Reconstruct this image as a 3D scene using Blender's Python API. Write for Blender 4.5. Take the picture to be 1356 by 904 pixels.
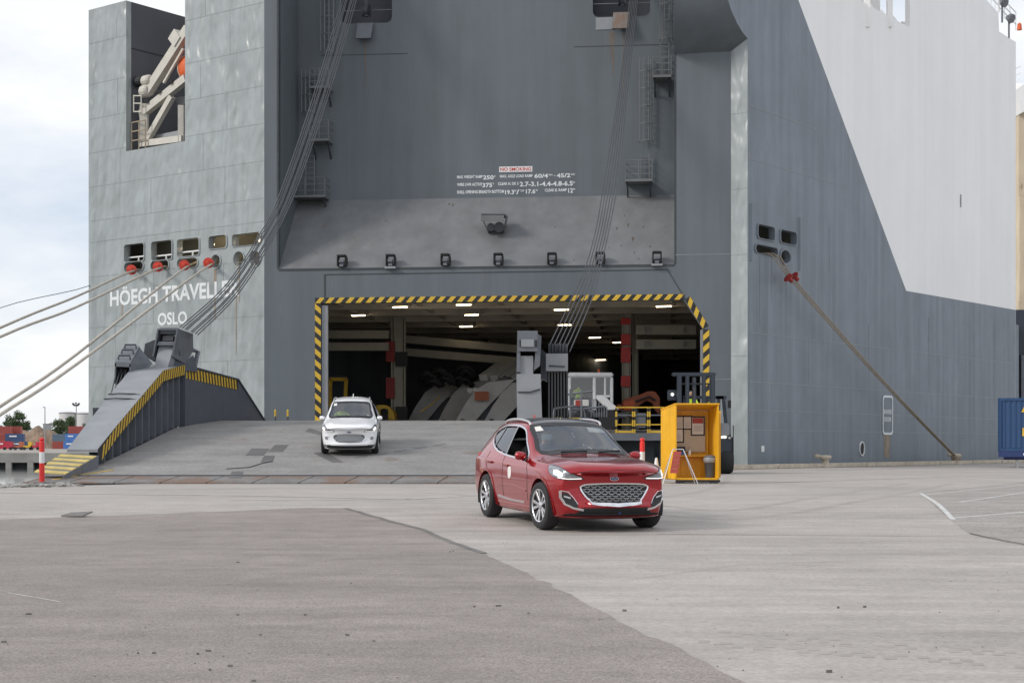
import bpy, bmesh, math, random
from mathutils import Vector, Matrix, noise
from mathutils.bvhtree import BVHTree
from mathutils.geometry import tessellate_polygon

R = math.radians
random.seed(7)
scene = bpy.context.scene
for o in list(bpy.data.objects):
    bpy.data.objects.remove(o)

# ------------------------------------------------------------------ camera
FPX, CZ, HOR, CXP = 2100.0, 1.10, 590.0, 678.0      # focal length in photo pixels, eye height, horizon row, centre column
cam_d = bpy.data.cameras.new('camera')
cam = bpy.data.objects.new('camera', cam_d)
scene.collection.objects.link(cam)
cam.location = (0, 0, CZ)
cam.rotation_euler = (R(90), 0, 0)
cam_d.sensor_width = 36
cam_d.lens = 36 * FPX / 1356
cam_d.shift_y = (HOR - 452) / 1356
cam_d.clip_end = 8000
scene.camera = cam

# ------------------------------------------------------------------ sky, sun, exposure
SUN_DIR = Vector((-0.78, -0.36, 0.52)).normalized()      # towards the sun
world = bpy.data.worlds.new('World')
scene.world = world
world.use_nodes = True
nt = world.node_tree
nt.nodes.clear()
sky = nt.nodes.new('ShaderNodeTexSky')
sky.sky_type = 'NISHITA'
sky.sun_disc = False
sky.sun_elevation = math.asin(SUN_DIR.z)
sky.sun_rotation = math.atan2(SUN_DIR.x, SUN_DIR.y)
bg1 = nt.nodes.new('ShaderNodeBackground')
bg1.inputs['Strength'].default_value = 0.10
nt.links.new(sky.outputs['Color'], bg1.inputs['Color'])
tc = nt.nodes.new('ShaderNodeTexCoord')
mp = nt.nodes.new('ShaderNodeMapping')
mp.inputs['Scale'].default_value = (1, 1, 2.6)
nt.links.new(tc.outputs['Generated'], mp.inputs['Vector'])
nz = nt.nodes.new('ShaderNodeTexNoise')
nz.inputs['Scale'].default_value = 3.4
nz.inputs['Detail'].default_value = 7
nz.inputs['Roughness'].default_value = 0.55
nt.links.new(mp.outputs['Vector'], nz.inputs['Vector'])
rp = nt.nodes.new('ShaderNodeValToRGB')
rp.color_ramp.elements[0].position = 0.34
rp.color_ramp.elements[0].color = (0.58, 0.66, 0.79, 1)
rp.color_ramp.elements[1].position = 0.60
rp.color_ramp.elements[1].color = (0.985, 0.985, 0.99, 1)
nt.links.new(nz.outputs['Fac'], rp.inputs['Fac'])
bg2 = nt.nodes.new('ShaderNodeBackground')
bg2.inputs['Strength'].default_value = 0.98
nt.links.new(rp.outputs['Color'], bg2.inputs['Color'])
mx = nt.nodes.new('ShaderNodeMixShader')
mx.inputs['Fac'].default_value = 0.86
nt.links.new(bg1.outputs[0], mx.inputs[1])
nt.links.new(bg2.outputs[0], mx.inputs[2])
wo = nt.nodes.new('ShaderNodeOutputWorld')
nt.links.new(mx.outputs[0], wo.inputs['Surface'])

sun_d = bpy.data.lights.new('sun', 'SUN')
sun_d.energy = 1.7
sun_d.angle = R(14)
sun_d.color = (1.0, 0.95, 0.88)
sun = bpy.data.objects.new('sun', sun_d)
sun.rotation_euler = SUN_DIR.to_track_quat('Z', 'Y').to_euler()
sun.location = SUN_DIR * 100
scene.collection.objects.link(sun)

scene.view_settings.view_transform = 'Standard'
scene.view_settings.look = 'None'
scene.view_settings.exposure = 0.22
scene.view_settings.gamma = 1.0
scene.view_settings.use_curve_mapping = False
scene.cycles.max_bounces = 8
scene.cycles.use_denoising = True

# ------------------------------------------------------------------ helpers
COL = scene.collection
ROOTLOC = {}


def P(px, py, d):
    """point seen at photo pixel (px, py) at depth d metres"""
    return Vector(((px - CXP) * d / FPX, d, CZ + (HOR - py) * d / FPX))


def V(*a):
    return Vector(a)


def gz(y):
    """height of the quay apron"""
    t = min(1.0, max(0.0, (31 - y) / 10))
    return -0.21 * t * t * (3 - 2 * t)


def put(o, parent):
    COL.objects.link(o)
    if parent is not None:
        o.parent = parent
        if parent in ROOTLOC:
            o.matrix_parent_inverse = Matrix.Translation(-ROOTLOC[parent])
    return o


def tag(o, label=None, cat=None, group=None, kind=None):
    if label:
        o['label'] = label
    if cat:
        o['category'] = cat
    if group:
        o['group'] = group
    if kind:
        o['kind'] = kind
    return o


def thing(name, label, cat, loc=(0, 0, 0), group=None, rot=None, local=False):
    o = bpy.data.objects.new(name, None)
    COL.objects.link(o)
    o.location = loc
    o.empty_display_size = 0.2
    if rot:
        o.rotation_euler = rot
    if not local:
        ROOTLOC[o] = Vector(loc)
    return tag(o, label, cat, group)


class MB:
    def __init__(self):
        self.v, self.f, self.m = [], [], []
        self.mi = 0

    def add(self, vs, fs):
        b = len(self.v)
        self.v += [Vector(p) for p in vs]
        self.f += [[b + i for i in f] for f in fs]
        self.m += [self.mi] * len(fs)
        return self

    def box(self, c, s, rz=0, rx=0, ry=0):
        c = Vector(c)
        h = Vector(s) / 2
        M = Matrix.Rotation(rz, 3, 'Z') @ Matrix.Rotation(ry, 3, 'Y') @ Matrix.Rotation(rx, 3, 'X')
        vs = [c + M @ Vector((sx * h.x, sy * h.y, sz * h.z)) for sz in (-1, 1) for sy in (-1, 1) for sx in (-1, 1)]
        return self.add(vs, [(0, 2, 3, 1), (4, 5, 7, 6), (0, 1, 5, 4), (2, 6, 7, 3), (0, 4, 6, 2), (1, 3, 7, 5)])

    def bar(self, p, q, w, h=None, up=(0, 0, 1)):
        p, q = Vector(p), Vector(q)
        h = w if h is None else h
        d = (q - p).normalized()
        u = Vector(up)
        if abs(d.dot(u)) > 0.99:
            u = Vector((0, 1, 0))
        s = d.cross(u).normalized()
        t = s.cross(d).normalized()
        vs = []
        for e in (p, q):
            for a, b in ((-1, -1), (1, -1), (1, 1), (-1, 1)):
                vs.append(e + s * (a * w / 2) + t * (b * h / 2))
        return self.add(vs, [(3, 2, 1, 0), (4, 5, 6, 7), (0, 1, 5, 4), (1, 2, 6, 5), (2, 3, 7, 6), (3, 0, 4, 7)])

    def tube(self, pts, r, n=6, cap=True, closed=False):
        pts = [Vector(p) for p in pts]
        rs = r if isinstance(r, (list, tuple)) else [r] * len(pts)
        vs, fs = [], []
        ref = None
        for i, p in enumerate(pts):
            if closed:
                d = (pts[(i + 1) % len(pts)] - pts[i - 1]).normalized()
            else:
                d = (pts[min(i + 1, len(pts) - 1)] - pts[max(i - 1, 0)]).normalized()
            if ref is None:
                ref = Vector((0, 0, 1)) if abs(d.z) < 0.9 else Vector((1, 0, 0))
            s = d.cross(ref).normalized()
            t = s.cross(d).normalized()
            ref = t
            for k in range(n):
                a = 2 * math.pi * k / n
                vs.append(p + (s * math.cos(a) + t * math.sin(a)) * rs[i])
        m = len(pts)
        for i in range(m if closed else m - 1):
            for k in range(n):
                j = (i + 1) % m
                fs.append((i * n + k, i * n + (k + 1) % n, j * n + (k + 1) % n, j * n + k))
        if cap and not closed:
            fs.append(tuple(range(n))[::-1])
            fs.append(tuple((m - 1) * n + k for k in range(n)))
        return self.add(vs, fs)

    def prism(self, poly, vec):
        vec = Vector(vec)
        n = len(poly)
        vs = [Vector(p) for p in poly] + [Vector(p) + vec for p in poly]
        fs = [tuple(range(n)), tuple(range(n, 2 * n))[::-1]]
        fs += [(i, i + n, (i + 1) % n + n, (i + 1) % n) for i in range(n)]
        return self.add(vs, fs)

    def lathe(self, prof, c, axis=(0, 0, 1), n=16, cap=True):
        c = Vector(c)
        ax = Vector(axis).normalized()
        u = ax.orthogonal().normalized()
        w = ax.cross(u)
        vs, fs = [], []
        for r, h in prof:
            for k in range(n):
                a = 2 * math.pi * k / n
                vs.append(c + ax * h + (u * math.cos(a) + w * math.sin(a)) * r)
        for i in range(len(prof) - 1):
            for k in range(n):
                fs.append((i * n + k, i * n + (k + 1) % n, (i + 1) * n + (k + 1) % n, (i + 1) * n + k))
        if cap:
            fs.append(tuple(range(n))[::-1])
            fs.append(tuple((len(prof) - 1) * n + k for k in range(n)))
        return self.add(vs, fs)

    def poly(self, pts):
        return self.add(pts, [tuple(range(len(pts)))])

    def mesh(self, name, mats, smooth=False, bevel=0, seg=2):
        me = bpy.data.meshes.new(name)
        me.from_pydata(self.v, [], self.f)
        for m in (mats if isinstance(mats, (list, tuple)) else [mats]):
            me.materials.append(MAT[m] if isinstance(m, str) else m)
        me.polygons.foreach_set('material_index', self.m)
        bm = bmesh.new()
        bm.from_mesh(me)
        bmesh.ops.recalc_face_normals(bm, faces=bm.faces)
        if bevel:
            es = [e for e in bm.edges if len(e.link_faces) == 2 and e.calc_face_angle(0) > 0.6]
            bmesh.ops.bevel(bm, geom=es, offset=bevel, segments=seg, affect='EDGES', clamp_overlap=True)
        bm.to_mesh(me)
        bm.free()
        if smooth:
            me.polygons.foreach_set('use_smooth', [True] * len(me.polygons))
            if smooth is not True:
                me.set_sharp_from_angle(angle=smooth)
        me.update()
        return me

    def build(self, name, mats, parent=None, smooth=False, bevel=0, seg=2, **kw):
        o = bpy.data.objects.new(name, self.mesh(name, mats, smooth, bevel, seg))
        put(o, parent)
        return tag(o, **kw)


def crom(pts, k=8):
    pts = [Vector(p) for p in pts]
    out = []
    for i in range(len(pts) - 1):
        p0, p1, p2, p3 = pts[max(i - 1, 0)], pts[i], pts[i + 1], pts[min(i + 2, len(pts) - 1)]
        for j in range(k):
            t = j / k
            out.append(0.5 * ((2 * p1) + (p2 - p0) * t + (2 * p0 - 5 * p1 + 4 * p2 - p3) * t * t + (3 * p1 - p0 - 3 * p2 + p3) * t ** 3))
    return out + [pts[-1]]


# ------------------------------------------------------------------ materials
MAT = {}


def M(name, col, rough=0.6, metal=0.0, var=0.10, scale=2.0, streak=0.0, sscale=1.2, bump=0.0, bscale=30.0, rust=0.0, rscale=1.5,
      rustcol=(0.16, 0.075, 0.035), coat=0.0, emit=0.0, fine=0.0, fscale=60.0, dent=0.0, dscale=0.7, spec=0.5, trans=0.0, dentmap=(1, 1, 0.55), mid=0.0, mscale=3.0, drag=0.0, frames=0.0, fang=0.0):
    m = bpy.data.materials.new(name)
    m.use_nodes = True
    t = m.node_tree
    b = t.nodes['Principled BSDF']
    b.inputs['Roughness'].default_value = rough
    b.inputs['Metallic'].default_value = metal
    b.inputs['Specular IOR Level'].default_value = spec
    b.inputs['Coat Weight'].default_value = coat
    b.inputs['Coat Roughness'].default_value = 0.04
    b.inputs['Transmission Weight'].default_value = trans
    co = t.nodes.new('ShaderNodeTexCoord')

    def noisen(sc, det=5, mapping=None, rough_=0.6):
        n = t.nodes.new('ShaderNodeTexNoise')
        n.inputs['Scale'].default_value = sc
        n.inputs['Detail'].default_value = det
        n.inputs['Roughness'].default_value = rough_
        src = co.outputs['Object']
        if mapping:
            mm = t.nodes.new('ShaderNodeMapping')
            mm.inputs['Scale'].default_value = mapping
            t.links.new(src, mm.inputs['Vector'])
            src = mm.outputs['Vector']
        t.links.new(src, n.inputs['Vector'])
        return n.outputs['Fac']

    def rng(src, a, b_, lo, hi):
        r = t.nodes.new('ShaderNodeMapRange')
        r.inputs[1].default_value, r.inputs[2].default_value = a, b_
        r.inputs[3].default_value, r.inputs[4].default_value = lo, hi
        t.links.new(src, r.inputs[0])
        return r.outputs[0]

    def mult(csrc, fsrc):
        x = t.nodes.new('ShaderNodeMix')
        x.data_type = 'RGBA'
        x.blend_type = 'MULTIPLY'
        x.inputs[0].default_value = 1
        t.links.new(csrc, x.inputs[6])
        t.links.new(fsrc, x.inputs[7])
        return x.outputs[2]

    rgb = t.nodes.new('ShaderNodeRGB')
    rgb.outputs[0].default_value = (*col, 1)
    c = rgb.outputs[0]
    if var:
        c = mult(c, rng(noisen(scale), 0.3, 0.7, 1 - var, 1 + var))
    if streak:
        c = mult(c, rng(noisen(sscale, 4, (1, 1, 0.06)), 0.32, 0.68, 1 - streak, 1 + streak))
    if mid:
        c = mult(c, rng(noisen(mscale, 5), 0.34, 0.66, 1 - mid, 1 + mid))
    if drag:
        c = mult(c, rng(noisen(1.6, 6, (0.16, 1, 1), 0.65), 0.34, 0.66, 1 - drag, 1 + drag))
    if fine:
        c = mult(c, rng(noisen(fscale, 2), 0.36, 0.64, 1 - fine, 1 + fine))
    if rust:
        x = t.nodes.new('ShaderNodeMix')
        x.data_type = 'RGBA'
        f = rng(noisen(rscale, 8, (1, 1, 0.35), 0.7), 0.72 - 0.3 * rust, 0.82 - 0.3 * rust, 0, 0.85)
        t.links.new(f, x.inputs[0])
        t.links.new(c, x.inputs[6])
        x.inputs[7].default_value = (*rustcol, 1)
        c = x.outputs[2]
    t.links.new(c, b.inputs['Base Color'])
    if emit:
        t.links.new(c, b.inputs['Emission Color'])
        b.inputs['Emission Strength'].default_value = emit
    nrm = None
    if dent:
        bn = t.nodes.new('ShaderNodeBump')
        bn.inputs['Strength'].default_value = 1
        bn.inputs['Distance'].default_value = dent
        t.links.new(noisen(dscale, 2, dentmap), bn.inputs['Height'])
        nrm = bn.outputs[0]
    if frames:                                  # plating drawn in between the hull frames
        mm = t.nodes.new('ShaderNodeMapping')
        mm.inputs['Rotation'].default_value = (0, 0, fang)
        t.links.new(co.outputs['Object'], mm.inputs['Vector'])
        wv = t.nodes.new('ShaderNodeTexWave')
        wv.bands_direction = 'X'
        wv.inputs['Scale'].default_value = 0.36
        wv.inputs['Distortion'].default_value = 1.2
        wv.inputs['Detail'].default_value = 3
        wv.inputs['Detail Scale'].default_value = 0.6
        t.links.new(mm.outputs['Vector'], wv.inputs['Vector'])
        bn = t.nodes.new('ShaderNodeBump')
        bn.inputs['Distance'].default_value = frames
        t.links.new(wv.outputs['Fac'], bn.inputs['Height'])
        if nrm:
            t.links.new(nrm, bn.inputs['Normal'])
        nrm = bn.outputs[0]
    if bump:
        bn = t.nodes.new('ShaderNodeBump')
        bn.inputs['Strength'].default_value = 0.6
        bn.inputs['Distance'].default_value = bump
        t.links.new(noisen(bscale, 4), bn.inputs['Height'])
        if nrm:
            t.links.new(nrm, bn.inputs['Normal'])
        nrm = bn.outputs[0]
    if nrm:
        t.links.new(nrm, b.inputs['Normal'])
    MAT[name] = m
    return m


def glass_mat(name, tint, rough=0.02, mixf=0.75):
    """thin sheet glass: see-through tint plus mirror reflection by Fresnel"""
    m = bpy.data.materials.new(name)
    m.use_nodes = True
    t = m.node_tree
    t.nodes.remove(t.nodes['Principled BSDF'])
    out = t.nodes['Material Output']
    tr = t.nodes.new('ShaderNodeBsdfTransparent')
    tr.inputs[0].default_value = (*tint, 1)
    gl = t.nodes.new('ShaderNodeBsdfGlossy')
    gl.inputs['Roughness'].default_value = rough
    gl.inputs['Color'].default_value = (0.95, 0.97, 1, 1)
    fr = t.nodes.new('ShaderNodeFresnel')
    fr.inputs[0].default_value = 1.55
    x = t.nodes.new('ShaderNodeMixShader')
    ad = t.nodes.new('ShaderNodeMath')
    ad.operation = 'MULTIPLY_ADD'
    ad.inputs[1].default_value = 1.0
    ad.inputs[2].default_value = mixf
    ad.use_clamp = True
    t.links.new(fr.outputs[0], ad.inputs[0])
    t.links.new(ad.outputs[0], x.inputs[0])
    t.links.new(tr.outputs[0], x.inputs[1])
    t.links.new(gl.outputs[0], x.inputs[2])
    t.links.new(x.outputs[0], out.inputs[0])
    MAT[name] = m


M('hull_grey', (0.178, 0.205, 0.236), 0.5, var=0.08, scale=0.25, streak=0.13, sscale=1.6, dent=0.03, dscale=0.6, dentmap=(1, 1, 0.3), bump=0.002, frames=0.009, fang=-0.922, mid=0.05, mscale=0.9)
M('hull_white', (0.88, 0.875, 0.86), 0.42, var=0.025, scale=0.3, streak=0.03, sscale=0.8, dent=0.02, frames=0.004, fang=-0.922)
M('transom', (0.315, 0.345, 0.348), 0.27, var=0.08, scale=0.5, streak=0.09, sscale=1.3, dent=0.32, dscale=0.9, dentmap=(1.0, 1.0, 0.42), rust=0.10, rscale=0.9, rustcol=(0.25, 0.22, 0.17), frames=0.02, fang=0.649)  # lighter tone than ship_slate stands in for stronger light on this face
M('ship_slate', (0.118, 0.138, 0.153), 0.55, var=0.07, scale=0.3, streak=0.10, sscale=1.1, rust=0.06, rscale=0.5, rustcol=(0.12, 0.105, 0.10))  # weaker light on centre face and recess is put into this darker tone
M('ship_slope', (0.17, 0.175, 0.18), 0.5, var=0.08, scale=0.5, streak=0.12, rust=0.30, rscale=0.8, rustcol=(0.15, 0.12, 0.10))
M('inner_dark', (0.075, 0.08, 0.095), 0.6, var=0.12, scale=0.5)
M('seam', (0.25, 0.275, 0.28), 0.5, var=0.2, scale=3)
M('seam_dark', (0.05, 0.055, 0.06), 0.6, rust=0.35, rscale=3)
M('steel_dark', (0.055, 0.06, 0.07), 0.5, var=0.15, scale=3)
M('steel_mid', (0.14, 0.15, 0.17), 0.45, var=0.12, scale=2, streak=0.1, rust=0.12)
M('steel_light', (0.27, 0.28, 0.295), 0.45, var=0.10, scale=1.5, rust=0.16, rscale=2)
M('rib_paint', (0.085, 0.095, 0.115), 0.5, var=0.1)
M('ramp_deck', (0.262, 0.252, 0.243), 0.6, var=0.16, scale=0.6, fine=0.12, fscale=9, rust=0.48, rscale=0.6, bump=0.004, bscale=12, rustcol=(0.20, 0.17, 0.145), drag=0.10)
M('ramp_toe', (0.20, 0.19, 0.185), 0.65, var=0.2, scale=1.1, fine=0.15, fscale=9, rust=0.85, rscale=0.9, rustcol=(0.20, 0.125, 0.085), bump=0.004, bscale=14)
M('patch', (0.125, 0.122, 0.12), 0.7, var=0.2)
M('black', (0.018, 0.018, 0.02), 0.6)
M('rubber', (0.02, 0.02, 0.022), 0.75, bump=0.001)
M('yellow', (0.66, 0.42, 0.035), 0.55, var=0.15, scale=2.5, fine=0.1, fscale=14)
M('yellow_pale', (0.62, 0.48, 0.17), 0.7, var=0.2, scale=3)
M('booth_yellow', (0.80, 0.41, 0.008), 0.45, var=0.08, scale=3, streak=0.08, sscale=5)
M('white', (0.78, 0.78, 0.77), 0.5, var=0.06, scale=4)
M('lettering', (0.74, 0.76, 0.77), 0.55, var=0.06, scale=4)
M('cream', (0.56, 0.53, 0.47), 0.5, var=0.08, scale=3, rust=0.08)
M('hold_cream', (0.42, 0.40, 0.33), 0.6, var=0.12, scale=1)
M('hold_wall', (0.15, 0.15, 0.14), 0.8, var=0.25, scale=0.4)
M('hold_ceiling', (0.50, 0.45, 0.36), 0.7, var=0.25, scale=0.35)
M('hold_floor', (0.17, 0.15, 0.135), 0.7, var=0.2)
M('red', (0.55, 0.025, 0.02), 0.45, var=0.1, scale=6)
M('red_dull', (0.30, 0.02, 0.02), 0.55, var=0.15)
M('orange', (0.70, 0.13, 0.035), 0.5, var=0.12, scale=3)
M('boom_orange', (0.42, 0.12, 0.055), 0.6, var=0.15, scale=3)
M('machine_grey', (0.55, 0.54, 0.52), 0.55, var=0.12, scale=1.2, rust=0.12)
M('wire', (0.085, 0.087, 0.095), 0.45, var=0.1, metal=0.3)
M('rope', (0.52, 0.47, 0.40), 0.85, var=0.15, scale=5, bump=0.01, bscale=25)
M('rope_brown', (0.33, 0.27, 0.20), 0.85, var=0.2, scale=5, bump=0.01, bscale=25)
M('guard_red', (0.62, 0.07, 0.045), 0.5, var=0.15, scale=6)
M('lamp', (1.0, 0.80, 0.52), 0.5, var=0, emit=9)
M('lamp_white', (1.0, 0.95, 0.9), 0.5, var=0, emit=1.3)
M('concrete', (0.392, 0.358, 0.328), 0.85, var=0.10, scale=0.18, fine=0.12, fscale=26, mid=0.07, mscale=1.6, drag=0.13, bump=0.004, bscale=40)
M('kerb', (0.50, 0.44, 0.35), 0.85, var=0.2, scale=2, rust=0.15)
M('quay_wall', (0.30, 0.29, 0.27), 0.85, var=0.2, scale=0.3)
M('paint_line', (0.58, 0.57, 0.55), 0.8, var=0.2, scale=2.5, rust=0.42, rscale=3.5, rustcol=(0.33, 0.31, 0.29))
M('joint', (0.17, 0.16, 0.15), 0.9, var=0.25, scale=2)
M('land', (0.33, 0.30, 0.26), 0.95, var=0.15, scale=0.05)
M('sand', (0.25, 0.18, 0.13), 0.95, var=0.35, scale=0.35, bump=0.5, bscale=0.6, mid=0.25, mscale=0.9)
M('lining', (0.03, 0.03, 0.034), 0.9)
M('tank', (0.55, 0.54, 0.53), 0.6, var=0.06, scale=0.05, streak=0.05, sscale=0.2)
M('box_red', (0.34, 0.075, 0.06), 0.6, var=0.1, scale=0.5)
M('box_crimson', (0.48, 0.03, 0.06), 0.6, var=0.1, scale=0.5)
M('box_blue', (0.04, 0.085, 0.19), 0.6, var=0.1, scale=0.5)
M('box_bright', (0.07, 0.19, 0.50), 0.6, var=0.1, scale=0.5)
M('box_slate', (0.13, 0.19, 0.25), 0.6, var=0.1, scale=0.5)
M('near_blue', (0.018, 0.06, 0.155), 0.5, var=0.12, scale=1.5, streak=0.15, sscale=3, rust=0.16, rscale=2)
M('chassis_blue', (0.02, 0.04, 0.14), 0.5)
M('beige', (0.60, 0.50, 0.36), 0.6, var=0.1, scale=0.3, rust=0.2, rscale=0.4)
M('navy', (0.03, 0.04, 0.055), 0.5)
M('leaf', (0.055, 0.085, 0.03), 0.8, var=0.35, scale=0.25)
M('bark', (0.12, 0.09, 0.06), 0.9)
M('skin', (0.52, 0.31, 0.22), 0.6, var=0.05)
M('hair', (0.03, 0.022, 0.018), 0.7)
M('hivis', (0.50, 0.72, 0.05), 0.7, var=0.1)
M('shirt', (0.05, 0.06, 0.10), 0.8)
M('mask', (0.50, 0.70, 0.74), 0.8)
M('car_red', (0.37, 0.004, 0.010), 0.22, metal=0.6, var=0, coat=1.0)
M('car_white', (0.86, 0.86, 0.87), 0.32, var=0, coat=0.8)
M('car_black', (0.010, 0.010, 0.012), 0.18, var=0, coat=0.7)
M('trim_black', (0.016, 0.016, 0.018), 0.45, var=0)
M('chrome', (0.80, 0.80, 0.82), 0.18, metal=1.0, var=0)
M('alloy', (0.66, 0.66, 0.68), 0.28, metal=0.9, var=0)
M('rim_dark', (0.025, 0.025, 0.028), 0.4, var=0)
M('seat', (0.045, 0.045, 0.05), 0.8)
M('head_lens', (0.30, 0.31, 0.33), 0.12, metal=0.7, var=0.45, scale=14, coat=1)
M('head_lit', (1.0, 0.98, 0.95), 0.3, var=0, emit=0.8)
M('silver', (0.60, 0.61, 0.62), 0.35, metal=0.7, var=0)
M('badge', (0.02, 0.05, 0.20), 0.3, var=0)
M('paper', (0.72, 0.70, 0.66), 0.8, var=0.05)
M('board_tan', (0.56, 0.49, 0.40), 0.8, var=0.06)
M('sign_red', (0.40, 0.06, 0.05), 0.6)
M('cone_green', (0.42, 0.62, 0.12), 0.6)
M('post_red', (0.78, 0.035, 0.03), 0.5, var=0.06)
M('blue_cloth', (0.07, 0.16, 0.42), 0.7)
M('aluminium', (0.58, 0.58, 0.58), 0.35, metal=0.6)
glass_mat('car_glass', (0.88, 0.92, 0.91), 0.02, 0.09)
glass_mat('side_glass', (0.28, 0.30, 0.30), 0.02, 0.06)
glass_mat('cab_glass', (0.7, 0.75, 0.75), 0.03, 0.06)


def asphalt_mat():
    m = M('asphalt', (0.275, 0.24, 0.22), 0.9, var=0.09, scale=0.3, fine=0.28, fscale=60, bump=0.012, bscale=60, mid=0.10, mscale=2.2, drag=0.10)
    return m


asphalt_mat()
M('asphalt_pale', (0.325, 0.298, 0.275), 0.9, var=0.12, scale=0.5, fine=0.2, fscale=26, bump=0.006, bscale=50, mid=0.1, drag=0.12)

wm = bpy.data.materials.new('water')
wm.use_nodes = True
b_ = wm.node_tree.nodes['Principled BSDF']
b_.inputs['Base Color'].default_value = (0.03, 0.05, 0.05, 1)
b_.inputs['Roughness'].default_value = 0.06
_n = wm.node_tree.nodes.new('ShaderNodeTexNoise')
_n.inputs['Scale'].default_value = 1.2
_n.inputs['Detail'].default_value = 4
_tc = wm.node_tree.nodes.new('ShaderNodeTexCoord')
wm.node_tree.links.new(_tc.outputs['Object'], _n.inputs['Vector'])
_b = wm.node_tree.nodes.new('ShaderNodeBump')
_b.inputs['Distance'].default_value = 0.006
_b.inputs['Strength'].default_value = 0.5
wm.node_tree.links.new(_n.outputs['Fac'], _b.inputs['Height'])
wm.node_tree.links.new(_b.outputs[0], b_.inputs['Normal'])
MAT['water'] = wm


# ------------------------------------------------------------------ vertical wall planes
class Wall:
    def __init__(self, A, B):
        self.A = Vector(A)
        d = Vector(B) - self.A
        self.L = d.length
        self.d = d.normalized()
        self.n = Vector((self.d.y, -self.d.x))

    def sz(self, px, py):
        rx = (px - CXP) / FPX
        # A + s d = t (rx, 1)
        det = self.d.x * -1 + rx * self.d.y
        t = (self.d.x * -self.A.y + self.A.x * self.d.y) / det
        s = (t * Vector((rx, 1)) - self.A).dot(self.d)
        return s, CZ + (HOR - py) / FPX * t

    def at(self, s, z, o=0.0):
        p = self.A + self.d * s + self.n * o
        return Vector((p.x, p.y, z))

    def px(self, px, py, o=0.0):
        if o:
            w = Wall(self.A + self.n * o, self.A + self.n * o + self.d * self.L)
            s, z = w.sz(px, py)
            return w.at(s, z)
        return self.at(*self.sz(px, py))

    def rect(self, x0, y0, x1, y1):
        a, b = self.sz(x0, (y0 + y1) / 2), self.sz(x1, (y0 + y1) / 2)
        sm = self.sz((x0 + x1) / 2, y0), self.sz((x0 + x1) / 2, y1)
        return a[0], sm[1][1], b[0], sm[0][1]          # s0, z0, s1, z1

    def offset(self, o):
        return Wall(self.A + self.n * o, self.A + self.n * o + self.d * self.L)


def rrect(s0, z0, s1, z1, r, k=4):
    r = min(r, (s1 - s0) / 2.01, (z1 - z0) / 2.01)
    out = []
    for cx, cz, a0 in ((s1 - r, z1 - r, 0), (s0 + r, z1 - r, 90), (s0 + r, z0 + r, 180), (s1 - r, z0 + r, 270)):
        for j in range(k + 1):
            a = R(a0 + 90 * j / k)
            out.append((cx + r * math.cos(a), cz + r * math.sin(a)))
    return out


def circ(s, z, r, k=16):
    return [(s + r * math.cos(2 * math.pi * j / k), z + r * math.sin(2 * math.pi * j / k)) for j in range(k)]


def plate(wall, outer, holes=(), t=0.25, o=0.0, back=False):
    """flat wall with openings; front at offset o, reveals t deep"""
    mb = MB()
    loops = [outer] + list(holes)
    flat = [p for l in loops for p in l]
    tris = tessellate_polygon([[Vector((a, b, 0)) for a, b in l] for l in loops])
    mb.add([wall.at(a, b, o) for a, b in flat], tris)
    for l in loops:
        n = len(l)
        vs = [wall.at(a, b, o) for a, b in l] + [wall.at(a, b, o - t) for a, b in l]
        mb.add(vs, [(i, (i + 1) % n, (i + 1) % n + n, i + n) for i in range(n)])
    if back:
        mb.add([wall.at(a, b, o - t) for a, b in flat], [tr[::-1] for tr in tris])
    return mb


def ring(wall, poly, w, o=0.0, t=0.06, centre=None):
    """raised rim round an opening (poly scaled outwards by w)"""
    mb = MB()
    n = len(poly)
    cs = sum(p[0] for p in poly) / n
    cz = sum(p[1] for p in poly) / n
    out = []
    for a, b in poly:
        v = Vector((a - cs, b - cz))
        L_ = v.length
        v = v * ((L_ + w) / L_)
        out.append((cs + v.x, cz + v.y))
    vs = [wall.at(a, b, o) for a, b in poly] + [wall.at(a, b, o + t) for a, b in poly] + [wall.at(a, b, o + t) for a, b in out] + [wall.at(a, b, o) for a, b in out]
    fs = []
    for k in range(3):
        fs += [(k * n + i, k * n + (i + 1) % n, (k + 1) * n + (i + 1) % n, (k + 1) * n + i) for i in range(n)]
    mb.add(vs, fs)
    return mb


def seam_h(wall, s0, s1, z, w, parent, mat='seam', name='weld_seam', o=0.0):
    mb = MB()
    mb.prism([wall.at(s0, z - w / 2, o - 0.01), wall.at(s1, z - w / 2, o - 0.01), wall.at(s1, z + w / 2, o - 0.01), wall.at(s0, z + w / 2, o - 0.01)],
             Vector((wall.n.x, wall.n.y, 0)) * 0.02)
    return mb.build(name, mat, parent)


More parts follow.
